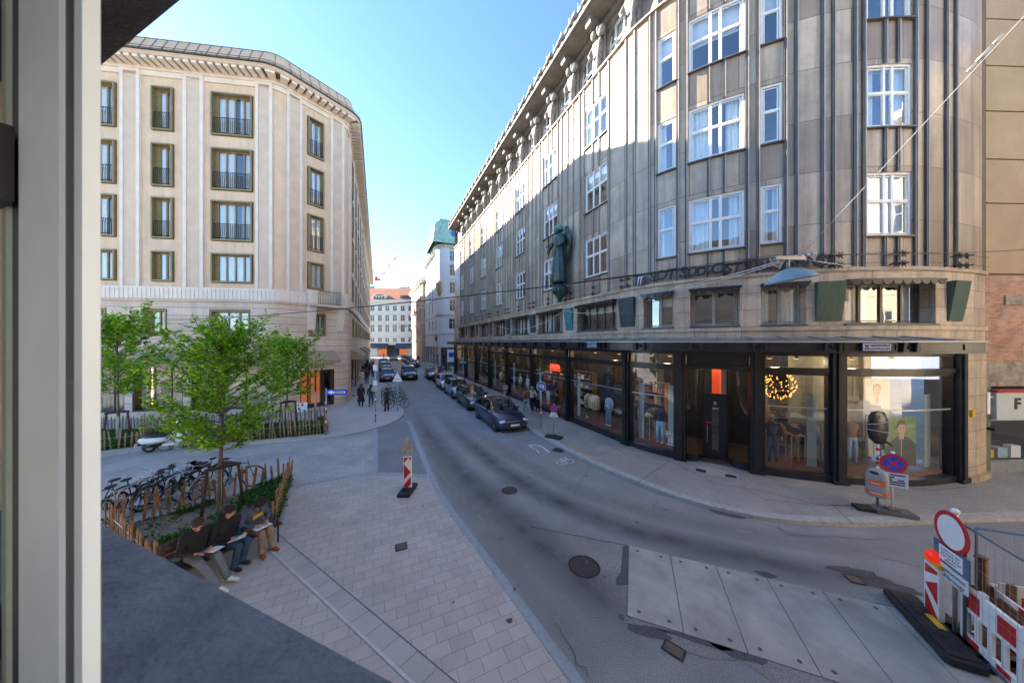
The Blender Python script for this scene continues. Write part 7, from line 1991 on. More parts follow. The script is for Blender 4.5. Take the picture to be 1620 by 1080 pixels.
def grow(name, segs, mats, parent, voxel, smooth=4):
    """one continuous surface round tapered limbs; each face takes the material of the limb it lies on"""
    mb = MB()
    for p0, p1, r0, r1, m in segs: capsule(mb, p0, p1, r0, r1)
    tmp = mb.build('tmp_body', [])
    md = tmp.modifiers.new('r', 'REMESH'); md.mode = 'VOXEL'; md.voxel_size = voxel
    sm = tmp.modifiers.new('s', 'SMOOTH'); sm.iterations = smooth; sm.factor = .5
    dg = bpy.context.evaluated_depsgraph_get(); dg.update()
    me = bpy.data.meshes.new_from_object(tmp.evaluated_get(dg)); old = tmp.data
    bpy.data.objects.remove(tmp); bpy.data.meshes.remove(old); me.name = name
    n = len(me.polygons); c = np.empty(n * 3); me.polygons.foreach_get('center', c); c = c.reshape(-1, 3)
    best = np.full(n, 1e9); idx = np.zeros(n, int)
    for p0, p1, r0, r1, m in segs:
        a = np.array(p0, float); d = np.array(p1, float) - a; l2 = max(d @ d, 1e-9); t = np.clip(((c - a) @ d) / l2, 0, 1)
        dist = np.linalg.norm(c - a - t[:, None] * d, axis=1) - (r0 + (r1 - r0) * t); k = dist < best; best[k] = dist[k]; idx[k] = m
    me.materials.clear()
    for m in mats: me.materials.append(m)
    me.polygons.foreach_set('material_index', idx.astype(np.int32)); me.polygons.foreach_set('use_smooth', np.ones(n, bool)); me.update()
    o = bpy.data.objects.new(name, me); COL.objects.link(o); o.parent = parent; return o
def V(*a): return Vector(a)
def hand(segs, w_, d, side, palm_n, curl=.5, sc=1.0):
    """palm and five fingers; d = direction of the hand, side = direction of the thumb"""
    d = Vector(d).normalized(); side = Vector(side); side = (side - d * side.dot(d)).normalized(); pn = Vector(palm_n); pn = (pn - d * pn.dot(d) - side * pn.dot(side)).normalized()
    w_ = Vector(w_); k = w_ + d * .085 * sc
    for o in (-.028, -.009, .010, .027): segs.append((w_, k + side * o * sc, .019 * sc, .013 * sc, 0))
    for o, l in ((.029, .07), (.010, .08), (-.010, .074), (-.029, .058)):
        a = k + side * o * sc; m = a + (d * math.cos(curl) + pn * math.sin(curl)) * l * .55 * sc; e = m + (d * math.cos(curl * 2) + pn * math.sin(curl * 2)) * l * .5 * sc
        segs.append((a, m, .0095 * sc, .0088 * sc, 0)); segs.append((m, e, .0088 * sc, .0075 * sc, 0))
    a = w_ + d * .03 * sc + side * .028 * sc; m = a + (side * .8 + d * .5 + pn * .25).normalized() * .035 * sc; segs.append((a, m, .013 * sc, .0105 * sc, 0)); segs.append((m, m + (d * .85 + side * .25 + pn * .35).normalized() * .032 * sc, .0105 * sc, .008 * sc, 0))
def person(label, loc, rz, J, top, legs, shoes, hair, hairm, voxel=.03, near=False, coat=None, group=None, hood=False, skin=None):
    r = thing('person', label, 'person', loc, rz, group); S = []
    sk, tp, lg, sh = 0, 1, 2, 3
    pel, ch, nk, hd = (Vector(J[k]) for k in ('pelvis', 'chest', 'neck', 'head'))
    for y in (-.07, 0, .07): S.append((pel + V(0, y, 0), pel.lerp(ch, .45) + V(0, y * .95, 0), .118, .112, tp)); S.append((pel.lerp(ch, .45) + V(0, y * .95, 0), ch + V(0, y * 1.25, 0), .112, .118, tp))
    S.append((ch, nk - (nk - ch).normalized() * .05, .11, .085, tp)); S.append((nk - (hd - nk) * .4, hd - (hd - nk) * .2, .056, .052, sk))
    look = Vector(J.get('look', (1, 0, 0))).normalized(); up = (hd - nk).normalized(); sd = up.cross(look).normalized(); look = sd.cross(up)
    S += [(hd - up * .02 - look * .015, hd + up * .045 - look * .02, .083, .086, sk), (hd - up * .02 + look * .015, hd - up * .075 + look * .035, .066, .042, sk), (hd + up * .02 + look * .02, hd + up * .05 + look * .01, .076, .074, sk)]
    if near:
        S += [(hd + up * .005 + look * .085, hd - up * .025 + look * .104, .010, .014, sk), (hd - up * .062 + look * .075 - sd * .012, hd - up * .062 + look * .075 + sd * .012, .012, .012, sk), (hd - up * .012 + sd * .083 - look * .01, hd + up * .015 + sd * .086 - look * .012, .013, .015, sk),
              (hd - up * .012 - sd * .083 - look * .01, hd + up * .015 - sd * .086 - look * .012, .013, .015, sk), (hd + up * .03 + look * .082 - sd * .04, hd + up * .03 + look * .082 + sd * .04, .010, .010, sk)]
    for s, k in ((1, 'L'), (-1, 'R')):
        shd, el, wr_ = (Vector(J[q + k]) for q in ('sh', 'el', 'wr')); hp, kn, an, to = (Vector(J[q + k]) for q in ('hip', 'kn', 'an', 'to'))
        S += [(ch.lerp(nk, .5), shd, .085, .075, tp), (shd, el, .070, .056, tp), (el, wr_.lerp(el, .12), .056, .042, tp), (wr_.lerp(el, .15), wr_, .032, .029, sk)]
        if near: hand(S, wr_, J.get('hd' + k, (1, 0, 0)), J.get('th' + k, (0, -s, 0)), J.get('pn' + k, (0, 0, -1)), J.get('curl', .45))
        else: S.append((wr_, wr_ + (wr_ - el).normalized() * .10, .032, .022, sk))
        S += [(hp, kn, .105, .078, lg), (kn, an, .078, .062, lg), (pel, hp, .118, .11, lg)]
        dd_ = (to - an); S += [(an + V(0, 0, -.03), to, .048, .038, sh), (an + V(0, 0, -.035) - Vector((dd_.x, dd_.y, 0)).normalized() * .05, an + V(0, 0, -.03), .045, .048, sh)]
    if coat:
        for f in range(7): u = 2 * PI * f / 7; S.append((ch + V(0, 0, -.1), V(pel.x + .17 * math.cos(u) - .03, pel.y + .22 * math.sin(u), coat), .12, .07, tp))
    if hood: S.append((nk - look * .08 - sd * .06, nk - look * .08 + sd * .06, .07, .07, tp)); S.append((nk - look * .1, nk - look * .12 + up * .07, .075, .06, tp))
    grow('body', S, [skin or M['skin'], top, legs, shoes], r, voxel, 5 if near else 3)
    h = MB(); B = Matrix((look, sd, up)).transposed()
    if hair == 'short':
        h.ell(hd + up * .06 - look * .022, (.103, .094, .088), 16, 10, M=B); h.ell(hd + up * .0 - look * .055, (.062, .088, .10), 14, 8, M=B)
        if near:
            q = random.Random(int(loc[0] * 50))
            for i in range(70):
                u = Vector((q.gauss(-.3, 1), q.gauss(0, 1), abs(q.gauss(0, 1)))).normalized(); h.ell(hd + up * .045 - look * .025 + B @ Vector((u.x * .100, u.y * .092, u.z * .102)), (q.uniform(.018, .034), .014, .014), 6, 4, M=B @ Matrix.Rotation(q.uniform(-.9, .9), 3, 'Z'))
        if near: h.ell(hd + up * .105 + look * .045, (.055, .08, .035), 12, 7, M=B)
    elif hair == 'curly':
        q = random.Random(3); h.ell(hd + up * .055 - look * .03, (.11, .105, .105), 14, 9, M=B)
        for i in range(60):
            u = Vector((q.gauss(0, 1), q.gauss(0, 1), abs(q.gauss(0, 1)) - .25)).normalized(); h.ell(hd + up * .05 - look * .03 + B @ Vector((u.x * .105, u.y * .105, u.z * .11)), q.uniform(.022, .036), 7, 5)
    else:
        h.ell(hd + up * .05 - look * .025, (.105, .1, .1), 14, 9, M=B); h.ell(hd - up * .08 - look * .075, (.065, .105, .2), 12, 8, M=B)
        for s in (-1, 1): h.ell(hd - up * .06 + sd * s * .085 - look * .055, (.045, .03, .16), 10, 7, M=B)
    h.build('hair', hairm, r)
    if near:
        e = MB()
        for s in (-1, 1): e.ell(hd + up * .008 + look * .088 + sd * s * .033, (.010, .013, .008), 8, 6, M=B)
        e.build('eyes', M['shoe_dark'], r)
        e = MB(); e.ell(hd - up * .062 + look * .086, (.006, .024, .006), 8, 5, M=B); e.build('mouth', mat('lips', (.33, .12, .10), rough=.5), r)
        e = MB()
        for s in (-1, 1): e.ell(hd + up * .034 + look * .090 + sd * s * .034, (.007, .022, .005), 8, 5, M=B)
        e.build('eyebrows', hairm, r)
    return r

# the bench with the three students
FR = math.atan2(-.42, .91); BD = Vector((.91, -.42, 0)); BL = Vector((.42, .91, 0))
bc = Vector((-6.45, 6.80, 0)); bn = thing('bench', 'dark wooden bench with steel legs in front of the near planter', 'bench', bc, FR)
for i in range(5):
    b = MB(); x = -.19 + i * .10; b.box(x - .042, x + .042, -1.0, 1.0, .405, .44); b.build('seat_slat', M['wood_dark'], bn)
for i in range(3):
    b = MB(); z = .55 + i * .12; b.box(-.29 - .02 * i, -.26 - .02 * i, -1.0, 1.0, z, z + .09); b.build('back_slat', M['wood_dark'], bn)
for y in (-.9, .9):
    b = MB(); b.tube([(.24, y, 0), (.24, y, .40), (-.22, y, .40), (-.24, y, 0)], .022, 6); b.tube([(-.22, y, .40), (-.32, y, .88)], .02, 6); b.tube([(.24, y, .4), (.22, y, .62), (-.26, y, .64)], .018, 6); b.build('leg_frame', M['black_iron'], bn)
def seated(**k):
    J = dict(pelvis=(0, 0, .56), chest=(-.02, 0, .90), neck=(.03, 0, 1.06), head=(.10, 0, 1.18), look=(.75, 0, -.66), shL=(-.01, .2, .98), shR=(-.01, -.2, .98), elL=(.05, .29, .72), elR=(.05, -.29, .72), wrL=(.27, .12, .68), wrR=(.27, -.12, .68),
             hipL=(.02, .10, .53), hipR=(.02, -.10, .53), knL=(.44, .13, .53), knR=(.44, -.13, .53), anL=(.46, .13, .10), anR=(.46, -.13, .10), toL=(.62, .15, .04), toR=(.62, -.15, .04), hdL=(.8, -.5, .1), hdR=(.8, .5, .1))
    J.update(k); return J
def at_seat(y, x=0.0): p = bc + BL * y + BD * x; return (p.x, p.y, 0)
gp_ = 'students sitting on the bench'
person('person in black pullover and grey trousers looking at a phone, legs stretched out', at_seat(-.50), FR,
       seated(knL=(.43, .16, .53), knR=(.44, -.10, .52), anL=(.70, .22, .12), anR=(.84, .02, .11), toL=(.87, .32, .05), toR=(1.02, .08, .04), look=(.65, -.15, -.75), head=(.10, -.02, 1.17)), CL['black'], CL['greytr'], M['sneaker'], 'short', M['hair_brown'], .0105, True, group=gp_)
person('person in black hooded top and blue jeans, middle of the bench, face turned aside', at_seat(-.02, .03), FR + .12,
       seated(look=(.75, .62, -.25), head=(.09, .01, 1.19), neck=(.02, 0, 1.06), knL=(.40, .18, .50), knR=(.46, -.04, .53), anL=(.34, .10, .11), anR=(.40, -.08, .10), toL=(.48, .16, .04), toR=(.56, -.06, .04), wrR=(.34, -.08, .70), wrL=(.30, .16, .66)), CL['black'], CL['jeans'], M['shoe_dark'], 'short', M['hair_dark'], .0105, True, group=gp_, hood=True)
p3 = person('person in slate sweatshirt with yellow print and tan trousers bent over papers', at_seat(.50), FR + .1,
       seated(chest=(.02, 0, .89), neck=(.10, -.01, 1.04), head=(.20, -.03, 1.12), look=(.45, -.2, -.87), knL=(.43, .09, .53), knR=(.45, -.09, .53), anL=(.45, .12, .10), anR=(.47, -.12, .10)), CL['slate'], CL['tan'], M['boot'], 'curly', M['hair_dark'], .0105, True, group=gp_)
# yellow chest print
b = MB(); fr = Matrix.Translation((.158, 0, .86)) @ Matrix(((0, 0, 1, 0), (1, 0, 0, 0), (0, 1, 0, 0), (0, 0, 0, 1))) @ Matrix.Rotation(-.12, 4, 'X')
for x0, w_, h_ in ((-.10, .035, .05), (-.055, .03, .065), (-.015, .04, .05), (.035, .03, .06), (.075, .03, .05)): b.box(x0, x0 + w_, -h_ / 2, h_ / 2, -.012, .004, 0, fr @ Matrix.Rotation(.1, 4, 'Z'))
b.box(-.11, .11, -.05, -.04, -.012, .004, 0, fr); b.build('chest_print', M['yellow'], p3)
def held(name, label, cat, y, x, z, sx, sy, m, tilt=.25, th=.004, rz=0):
    p = bc + BL * y + BD * x; b = MB(); b.box(-sx, sx, -sy, sy, -th, th)
    o = b.build(name, m, loc=(p.x, p.y, z)); o.rotation_euler = (0, -tilt, FR + rz); tag(o, label, cat); return o
held('paper_sheet', 'white papers on the lap of the person with the phone', 'paper', -.36, .38, .655, .13, .10, M['paper'], .15, rz=.2)
held('paper_sheet', 'white paper held by the person in the hooded top', 'paper', .0, .44, .69, .14, .10, M['paper'], .3, rz=.5)
held('paper_sheet', 'white papers on the tan-trousered lap', 'paper', .50, .37, .645, .12, .16, M['paper'], .12)
held('phone', 'dark phone held by the person at the near bench end', 'phone', -.60, .40, .72, .075, .036, M['black'], .5, .005)

def standing(st=0.22, arm=.12, ph=1.0, look=(1, 0, -.1), carry=0):
    a = st * ph
    return dict(pelvis=(0, 0, .96), chest=(.01, 0, 1.30), neck=(.02, 0, 1.46), head=(.05, 0, 1.60), look=look, shL=(0, .19, 1.40), shR=(0, -.19, 1.40), elL=(-arm * ph, .25, 1.14), elR=(arm * ph - .03, -.25, 1.14), wrL=(-arm * ph * 1.1 + .10, .26, .90), wrR=(arm * ph * 1.3 + .06, -.26, .92),
                hipL=(0, .095, .90), hipR=(0, -.095, .90), knL=(a * .6 + .03, .10, .50), knR=(-a * .45 + .03, -.10, .50), anL=(a, .10, .10), anR=(-a * 1.05 - .02, -.10, .12), toL=(a + .17, .12, .04), toR=(-a + .13, -.12, .04))
AW = math.atan2(D_ST.y, D_ST.x); TO = AW + PI
def ped(label, p, hd_, top, legs, hair='short', hm='hair_dark', st=.2, ph=1, coat=None, z=.055, sc=1.0, shoes='shoe_dark', group='pedestrians on the left pavement', near=False, vox=.028, look=None):
    r = person(label, (p[0], p[1], z), hd_, standing(st, ph=ph, **({'look': look} if look else {})), CL[top], CL[legs], M[shoes], hair, M[hm], vox, near, coat, group); r.scale = (sc, sc, sc); return r
P2 = lambda x, y: G(x, y, .055)
ped('woman in long black cloak walking away along the left pavement', P2(571, 643), AW + .1, 'black', 'black', 'long', 'hair_brown', st=.18, coat=.42, sc=.99)
ped('woman in dark green jacket and blue jeans walking beside the black cloak', P2(587, 642.5), AW - .05, 'green', 'jeans', 'long', st=.2, ph=-1, sc=.97)
ped('man in dark jacket and black trousers standing by the corner bicycles', P2(612, 650), AW + .7, 'char', 'black', st=.05, sc=.96)
ped('person in lilac top and jeans leaning at the corner building wall', P2(558.5, 627), AW + 1.6, 'purple', 'pale', 'short', 'hair_brown', st=.1, sc=.98)
ped('person in white top further along the left pavement', P2(572, 608), TO, 'white', 'white', 'long', 'hair_brown', st=.2)
ped('person in grey top and jeans walking away behind the white top', P2(580.7, 607), AW, 'char', 'jeans', st=.2)
for i, (x, y, t_, l_, lab) in enumerate(((575.5, 594, 'navy', 'black', 'person in navy coat far along the left pavement, beside the facade'), (584, 592, 'char', 'black', 'person in charcoal coat in the far pavement group, nearest the cars'), (579, 588, 'black', 'navy', 'person in black in the middle of the far pavement group'),
                                         (587.5, 585, 'brown', 'jeans', 'person in brown top at the back of the far pavement group'), (581.5, 581, 'navy', 'jeans', 'person in navy at the end of the left pavement'), (577, 601, 'brown', 'jeans', 'person in brown top behind the white top, beside the facade'), (589.5, 597, 'char', 'navy', 'person in charcoal beside the wine red car'), (573.5, 585, 'black', 'black', 'person in black close to the far facade'), (590.5, 579, 'white', 'jeans', 'person in white top far along by the parked cars'))):
    ped(lab, P2(x, y), AW if i % 2 else TO, t_, l_, st=.15 + .05 * (i % 2))
gR = 'pedestrians on the right pavement'
Pr = lambda x, y: G(x, y, .12)
ped('person in brown top and pale blue trousers walking by the shop front', Pr(833, 652), AW, 'brown', 'pale', 'short', 'hair_brown', st=.28, z=.12, group=gR, shoes='sneaker')
ped('person in white top and black trousers walking by the shop front', Pr(842, 649), AW + .15, 'white', 'black', 'long', 'hair_blond', st=.25, ph=-1, z=.12, group=gR)
ped('small child in black beside the walking pair at the shop front', Pr(851, 652), AW, 'black', 'black', st=.2, z=.12, sc=.62, group=gR)
ped('person in black standing by the motorbikes at the side street', G(706, 589), TO + .8, 'black', 'black', st=.06, z=0, group=gR)
ped('person in navy walking beyond the side street by the white building', St(63, 2.2), AW, 'navy', 'jeans', z=.12, group=gR)
for i, (a, q, t_, l_) in enumerate(((84, 7.8, 'black', 'navy'), (88, 6.2, 'navy', 'black'), (86, 4.5, 'char', 'jeans'), (90, 9.3, 'brown', 'black'))):
    ped(['person in black before the end house, left of the lane', 'person in navy before the end house, in mid lane', 'person in charcoal before the end house, right of the lane', 'person in brown before the end house, at the left shops'][i], St(a, q), AW + i, t_, l_, z=0, vox=.05, group='people before the end house')
# ------------------------------------------------------------------ signs and street furniture
def disc(mb, Mx, r, z0, z1, m=0, n=32): mb.add([Mx @ Vector((r * math.cos(2 * PI * i / n), r * math.sin(2 * PI * i / n), z)) for z in (z0, z1) for i in range(n)], [tuple(range(n, 2 * n)), tuple(reversed(range(n)))] + [(i, (i + 1) % n, n + (i + 1) % n, n + i) for i in range(n)], m)
def flat(mb, Mx, pts, z, m): mb.add([Mx @ Vector((x, y, z)) for x, y in pts], [tuple(range(len(pts)))], m)
def fl(z, u): return frame_m((0, 0, z), u)
def pole(root, r, z1, m='steel', z0=0.0, name='pole', bands=()):
    b = MB(); b.cyl((0, 0, z0), (0, 0, z1), r, n=10); o = b.build(name, M[m], root)
    for z in bands:
        b = MB(); b.cyl((0, 0, z), (0, 0, z + .14), r + .006, n=10, m=0); b.cyl((0, 0, z + .14), (0, 0, z + .28), r + .006, n=10, m=1); b.cyl((0, 0, z + .28), (0, 0, z + .42), r + .006, n=10, m=0); b.build('warning_band', [M['red'], M['white']], root)
    return o
UX = (1, 0)
# beacon with the triangle sign in the plaza mouth
p = G(645, 777); r = thing('warning_beacon', 'red and white striped beacon with triangle sign back on a rubber foot in the square', 'traffic beacon', (p.x, p.y, .005))
def beacon(root, u, w_, z0, z1, d=0.0, flip=1):
    fr = fl(0, u); b = MB(); b.box(-w_ / 2, w_ / 2, z0, z1, -.03, .03, 0, fr); b.build('panel', M['white'], root)
    b = MB(); e = .012; k = w_ - 2 * e
    for zc in np.arange(z0 - .2, z1 + .4, .40):
        pts = [(-k / 2, zc), (k / 2, zc + flip * .24), (k / 2, zc + .20 + flip * .24), (-k / 2, zc + .20)]
        pts = [(x, min(z1 - e, max(z0 + e, y))) for x, y in pts]
        if abs(pts[0][1] - pts[3][1]) + abs(pts[1][1] - pts[2][1]) > .03: flat(b, fr, pts, .032, 0)
    b.build('stripes', M['red'], root)
fr = fl(0, UX); b = MB(); w_ = .27; b.box(-w_ / 2, w_ / 2, .14, 1.16, -.03, .03, 0, fr); b.build('panel', M['white'], r)
b = MB(); e = .118
flat(b, fr, [(-e, .95), (-e, 1.145), (.05, 1.145), (-e, .95)][:3], .033, 0); flat(b, fr, [(.02, 1.145), (e, 1.145), (e, 1.03)], .033, 0)
flat(b, fr, [(-e, .40), (e, .66), (-e, .92)], .033, 0); flat(b, fr, [(-e, .155), (-e, .22), (e, .52), (e, .26), (.02, .155)], .033, 0)
b.build('stripes', M['red'], r)
b = MB(); b.box(-.2, .2, -.42, .42, 0, .10); b.box(-.13, .13, -.2, .2, .10, .15); b.build('rubber_foot', M['rubber'], r)
pole(r, .022, 1.86, 'grey_paint', .1)
b = MB(); fr = fl(1.56, UX); flat(b, fr, [(-.29, -.24), (.29, -.24), (0, .27)], .028, 0); b.add([fr @ Vector((x, y, .022)) for x, y in ((-.29, -.24), (0, .27), (.29, -.24))], [(0, 1, 2)], 0)
for a_, c_ in (((-.29, -.24), (.29, -.24)), ((.29, -.24), (0, .27)), ((0, .27), (-.29, -.24))): b.tube([fr @ Vector((*a_, .025)), fr @ Vector((*c_, .025))], .012, 5)
b.build('triangle_sign', mat('dusty sign back', (.36, .34, .32), rough=.6, var=.3, scale=9), r)
# triangle sign back at the corner bicycles
p = G(629, 650, .055); r = thing('triangle_sign', 'white triangular sign seen from behind on a tall post by the corner bicycles', 'road sign', (p.x, p.y, .055)); pole(r, .03, 2.85)
b = MB(); fr = fl(2.42, UX); b.poly([(-.36, -.3), (.36, -.3), (0, .34)], -.012, .012, 0, fr @ Matrix.Translation((0, 0, .045))); b.build('sign_plate', M['white'], r)
b = MB(); b.box(-.25, .25, -.16, -.12, .058, .07, 0, fr); b.build('bracket', M['steel'], r)
# tall post with red bands
p = G(594, 669, .055); r = thing('banded_post', 'tall grey post with two red and white bands on the left pavement corner', 'post', (p.x, p.y, .055)); pole(r, .035, 3.7, bands=(1.25, .42))
b = MB(); b.box(-.12, .12, -.07, .07, 3.2, 3.55); b.box(-.11, .11, -.06, .06, 2.3, 2.6); b.build('post_box', M['white'], r)
b = MB(); b.box(-.24, .24, -.03, .03, 1.95, 2.2); b.build('notice', M['grey_paint'], r)
# one-way sign
p = G(516, 690); r = thing('one_way_sign', 'blue one-way sign with white arrow on a banded post at the planter end', 'road sign', (p.x, p.y, .01)); pole(r, .03, 2.55, bands=(.55, 1.25))
b = MB(); fr = fl(2.33, (1, .12)); b.box(.04, 1.06, -.15, .15, .035, .05, 0, fr); b.build('sign_plate', M['blue'], r)
b = MB(); flat(b, fr, [(.10, 0), (.30, .11), (.30, .055), (.98, .055), (.98, -.055), (.30, -.055), (.30, -.11)], .053, 0); add_text(b, 'EINBAHN', .115, fr @ Matrix.Translation((.66, 0, .055)), ext=.001, m=1, bold=.002); b.build('arrow', [M['white'], M['black']], r)
p = G(499, 663, .055); b = MB(); b.cyl((0, 0, 0), (0, 0, 1.7), .07, n=12); b.ell((0, 0, 1.7), (.07, .07, .04), 12, 6); tag(b.build('bollard', M['grey_paint'], loc=p), 'plain grey bollard post behind the planter fence by the shop door', 'bollard')
# picture board by the shop door
p = G(478, 652, .055); b = MB(); fr = frame_m((0, 0, .35), (1, .45)) @ Matrix.Rotation(-.25, 4, 'X'); b.box(-.3, .3, -.32, .32, -.02, .02, 0, fr)
for q in ((-.22, -.2, .1, .22), (.02, -.25, .2, .05), (-.05, .08, .12, .16), (-.25, .1, .09, .12)): b.box(q[0], q[0] + q[2], q[1], q[1] + q[3], .021, .024, 1, fr)
b.cyl((.2, .35, -.3), fr @ Vector((.2, .2, -.02)), .012, n=5); b.cyl((-.2, .25, -.3), fr @ Vector((-.2, .2, -.02)), .012, n=5)
tag(b.build('picture_board', [M['paper'], M['plate_blue']], loc=p), 'white and blue picture board leaning by the corner shop door', 'sign board')
p = St(11.5, 10.4, .055); b = MB()
# small bollards near the scooter and kerb
p = G(266, 709); b = MB(); b.cyl((0, 0, 0), (0, 0, .82), .035, n=10, m=0); b.cyl((0, 0, .3), (0, 0, .45), .038, n=10, m=1); b.cyl((0, 0, .6), (0, 0, .75), .038, n=10, m=1)
tag(b.build('banded_bollard', [M['red'], M['white']], loc=(p.x + .25, p.y - .15, .005)), 'short red and white post between scooter and bicycle', 'bollard')

# blue turn-left sign on the right pavement
p = G(856, 676, .12); r = thing('turn_sign', 'round blue sign with white left-turn arrow on a thin banded post', 'road sign', p); pole(r, .026, 2.7, bands=(.65,))
b = MB(); fr = fl(2.36, (1, .12)); disc(b, fr, .27, .03, .045, 0); disc(b, fr, .245, .045, .048, 1); b.build('sign_disc', [M['white'], M['blue']], r)
b = MB(); flat(b, fr, [(-.19, .02), (-.04, .14), (-.04, .065), (.04, .055), (.10, -.02), (.10, -.15), (.17, -.15), (.165, .02), (.09, .115), (-.04, .0), (-.04, -.09)][:9] + [(-.04, -.03), (-.04, -.10)], .051, 0); b.build('arrow', M['white'], r)
# temporary no-parking sign on its base
p = G(876, 692, .12); r = thing('no_parking_sign', 'temporary round no-parking sign with two small plates on a grey foot at the kerb', 'road sign', p)
b = MB(); b.box(-.42, .42, -.22, .22, 0, .09); b.box(-.1, .1, -.1, .1, .09, .14); b.build('foot', M['rubber'], r).rotation_euler = (0, 0, -.6); pole(r, .02, 1.75)
b = MB(); fr = fl(1.52, (1, -.1)); disc(b, fr, .20, .025, .035, 0); disc(b, fr, .145, .035, .038, 1); b.box(-.02, .02, -.145, .145, .038, .041, 0, fr @ Matrix.Rotation(.785, 4, 'Z')); b.build('sign_disc', [M['red'], M['blue']], r)
b = MB(); b.box(-.16, .16, -.32, -.23, .025, .035, 0, fr); b.box(-.2, .2, -.46, -.34, .025, .035, 0, fr)
for y in (-.275, -.385, -.42): b.box(-.12, .12, y - .008, y + .008, .035, .037, 1, fr)
b.build('text_plate', [M['paper'], M['black']], r)
# sign back further along
p = G(799, 646, .12); r = thing('round_sign', 'grey round sign seen from behind at the kerb between navy saloon and shop', 'road sign', p); pole(r, .022, 1.75); b = MB(); fr = fl(1.55, (1, .4)); disc(b, fr, .2, .03, .045); b.box(-.16, .16, -.42, -.26, .03, .04, 0, fr); b.build('sign_disc', M['steel'], r)
b = MB(); b.box(-.3, .3, -.2, .2, 0, .09); b.build('foot', M['rubber'], r)
p = St(20.5, 2.6, .12); r = thing('banded_sign_post', 'thin banded post with blue and green flag sign by the far shop windows', 'road sign', p); pole(r, .026, 2.9, bands=(.7,)); b = MB(); fr = fl(2.7, (1, 0)); b.box(-.35, .35, -.02, .14, .03, .05, 0, fr); b.box(-.35, .35, -.14, -.02, .03, .05, 1, fr); b.build('sign_plate', [mat('sign green', (.1, .45, .08), rough=.4), M['blue']], r)

# bagged sign, litter bin, no-stopping sign before the end window
p = G(1388.5, 803, .12); r = thing('bagged_sign', 'traffic sign wrapped in a black bin bag on a stickered post', 'road sign', p); pole(r, .03, 2.6, 'steel')
b = MB(); q = random.Random(5); n_ = 14; vs = []
prof = [(.02, 2.86), (.18, 2.82), (.27, 2.65), (.30, 2.45), (.29, 2.2), (.25, 2.05), (.17, 1.93), (.06, 1.86)]
for rr_, z in prof:
    for i in range(n_): u = 2 * PI * i / n_; k = 1 + q.uniform(-.05, .05); vs.append((rr_ * k * math.cos(u) + (.06 if z < 2 else 0), .32 * rr_ * k * math.sin(u), z))
b.add(vs, [(j * n_ + i, (j + 1) * n_ + i, (j + 1) * n_ + (i + 1) % n_, j * n_ + (i + 1) % n_) for j in range(len(prof) - 1) for i in range(n_)], smooth=True)
b.add([(.02, -.06, 2.02), (.2, -.09, 1.98), (.42, -.05, 1.80), (.36, -.02, 1.88), (.1, -.02, 1.92), (.02, .03, 2.02), (.2, .06, 1.98), (.42, .0, 1.80)], [(0, 1, 2, 3, 4), (0, 5, 6, 1), (1, 6, 7, 2)], smooth=False)
b.build('bin_bag', mat('black bag film', (.008, .009, .012), rough=.25, var=.3, bump=.6, bscale=9), r)
b = MB()
for z, tl in ((2.52, .1), (2.27, -.1)): b.tube([(.30 * math.cos(u), .105 * math.sin(u), z + tl * math.cos(u) * .5) for u in [2 * PI * i / 20 for i in range(20)]], .013, 5, closed=True)
b.build('tape', M['grey_paint'], r)
b = MB()
for i, z in enumerate((1.15, 1.3, 1.42, 1.55, 1.7)): b.cyl((0, 0, z), (0, 0, z + .08), .033, n=10, m=i % 3)
b.build('stickers', [M['paper'], M['red'], M['plate_blue']], r)
M['bin_grey'] = mat('bin grey plastic', (.30, .315, .33), rough=.4, var=.06)
r2 = thing('litter_bin', 'grey rounded litter bin with orange bands mounted on the stickered post', 'litter bin', (p.x, p.y, .12), -.93)
def oval(mb, prof, ax, ay, m=0, n=22, cap=True):
    vs = [(ax * k * math.cos(2 * PI * i / n), -.24 + ay * k * math.sin(2 * PI * i / n), z) for k, z in prof for i in range(n)]
    fs = [(j * n + i, j * n + (i + 1) % n, (j + 1) * n + (i + 1) % n, (j + 1) * n + i) for j in range(len(prof) - 1) for i in range(n)]
    if cap: fs += [tuple(reversed(range(n))), tuple((len(prof) - 1) * n + i for i in range(n))]
    mb.add(vs, fs, m, smooth=True)
b = MB(); oval(b, [(.86, .42), (.98, .45), (1.0, .5), (1.0, .95), (.97, 1.05), (.86, 1.13), (.66, 1.19), (.40, 1.215)], .225, .17); b.build('body', M['bin_grey'], r2)
b = MB(); oval(b, [(1.012, .50), (1.012, .60)], .225, .17, cap=False); fr = frame_m((0, -.24 - .214, .86), (1, 0)); 
for i in range(8):
    u0, u1 = -PI / 2 - .75 + i * .19, -PI / 2 - .75 + (i + 1) * .19
    b.add([(.229 * math.cos(u), -.24 + .174 * math.sin(u), z) for z in (.76, .92) for u in (u0, u1)], [(0, 1, 3, 2)], 0)
b.build('orange_band', M['orange'], r2)
b = MB(); b.ell((-.04, -.335, 1.11), (.11, .09, .05), 16, 8, m=0); b.build('mouth', M['black'], r2)
b = MB(); fr = frame_m((0, -.24 - .178, .55), (1, 0))
for i in range(12): b.box(-.12 + i * .02, -.107 + i * .02, -.015, .015, 0, .004, 0, fr)
for i in range(6): b.box(-.10 + i * .03, -.08 + i * .03, .27, .295, -.004, .003, 0, fr)
b.build('white_lettering', M['paper'], r2)
b = MB(); b.box(-.03, .03, -.06, .0, .5, 1.0); b.build('mount', M['steel'], r2)
p = G(1412, 812, .12); US = (.86, -.5); r = thing('no_stopping_sign', 'round no-stopping sign above a lettered white plate on a rubber foot', 'road sign', p)
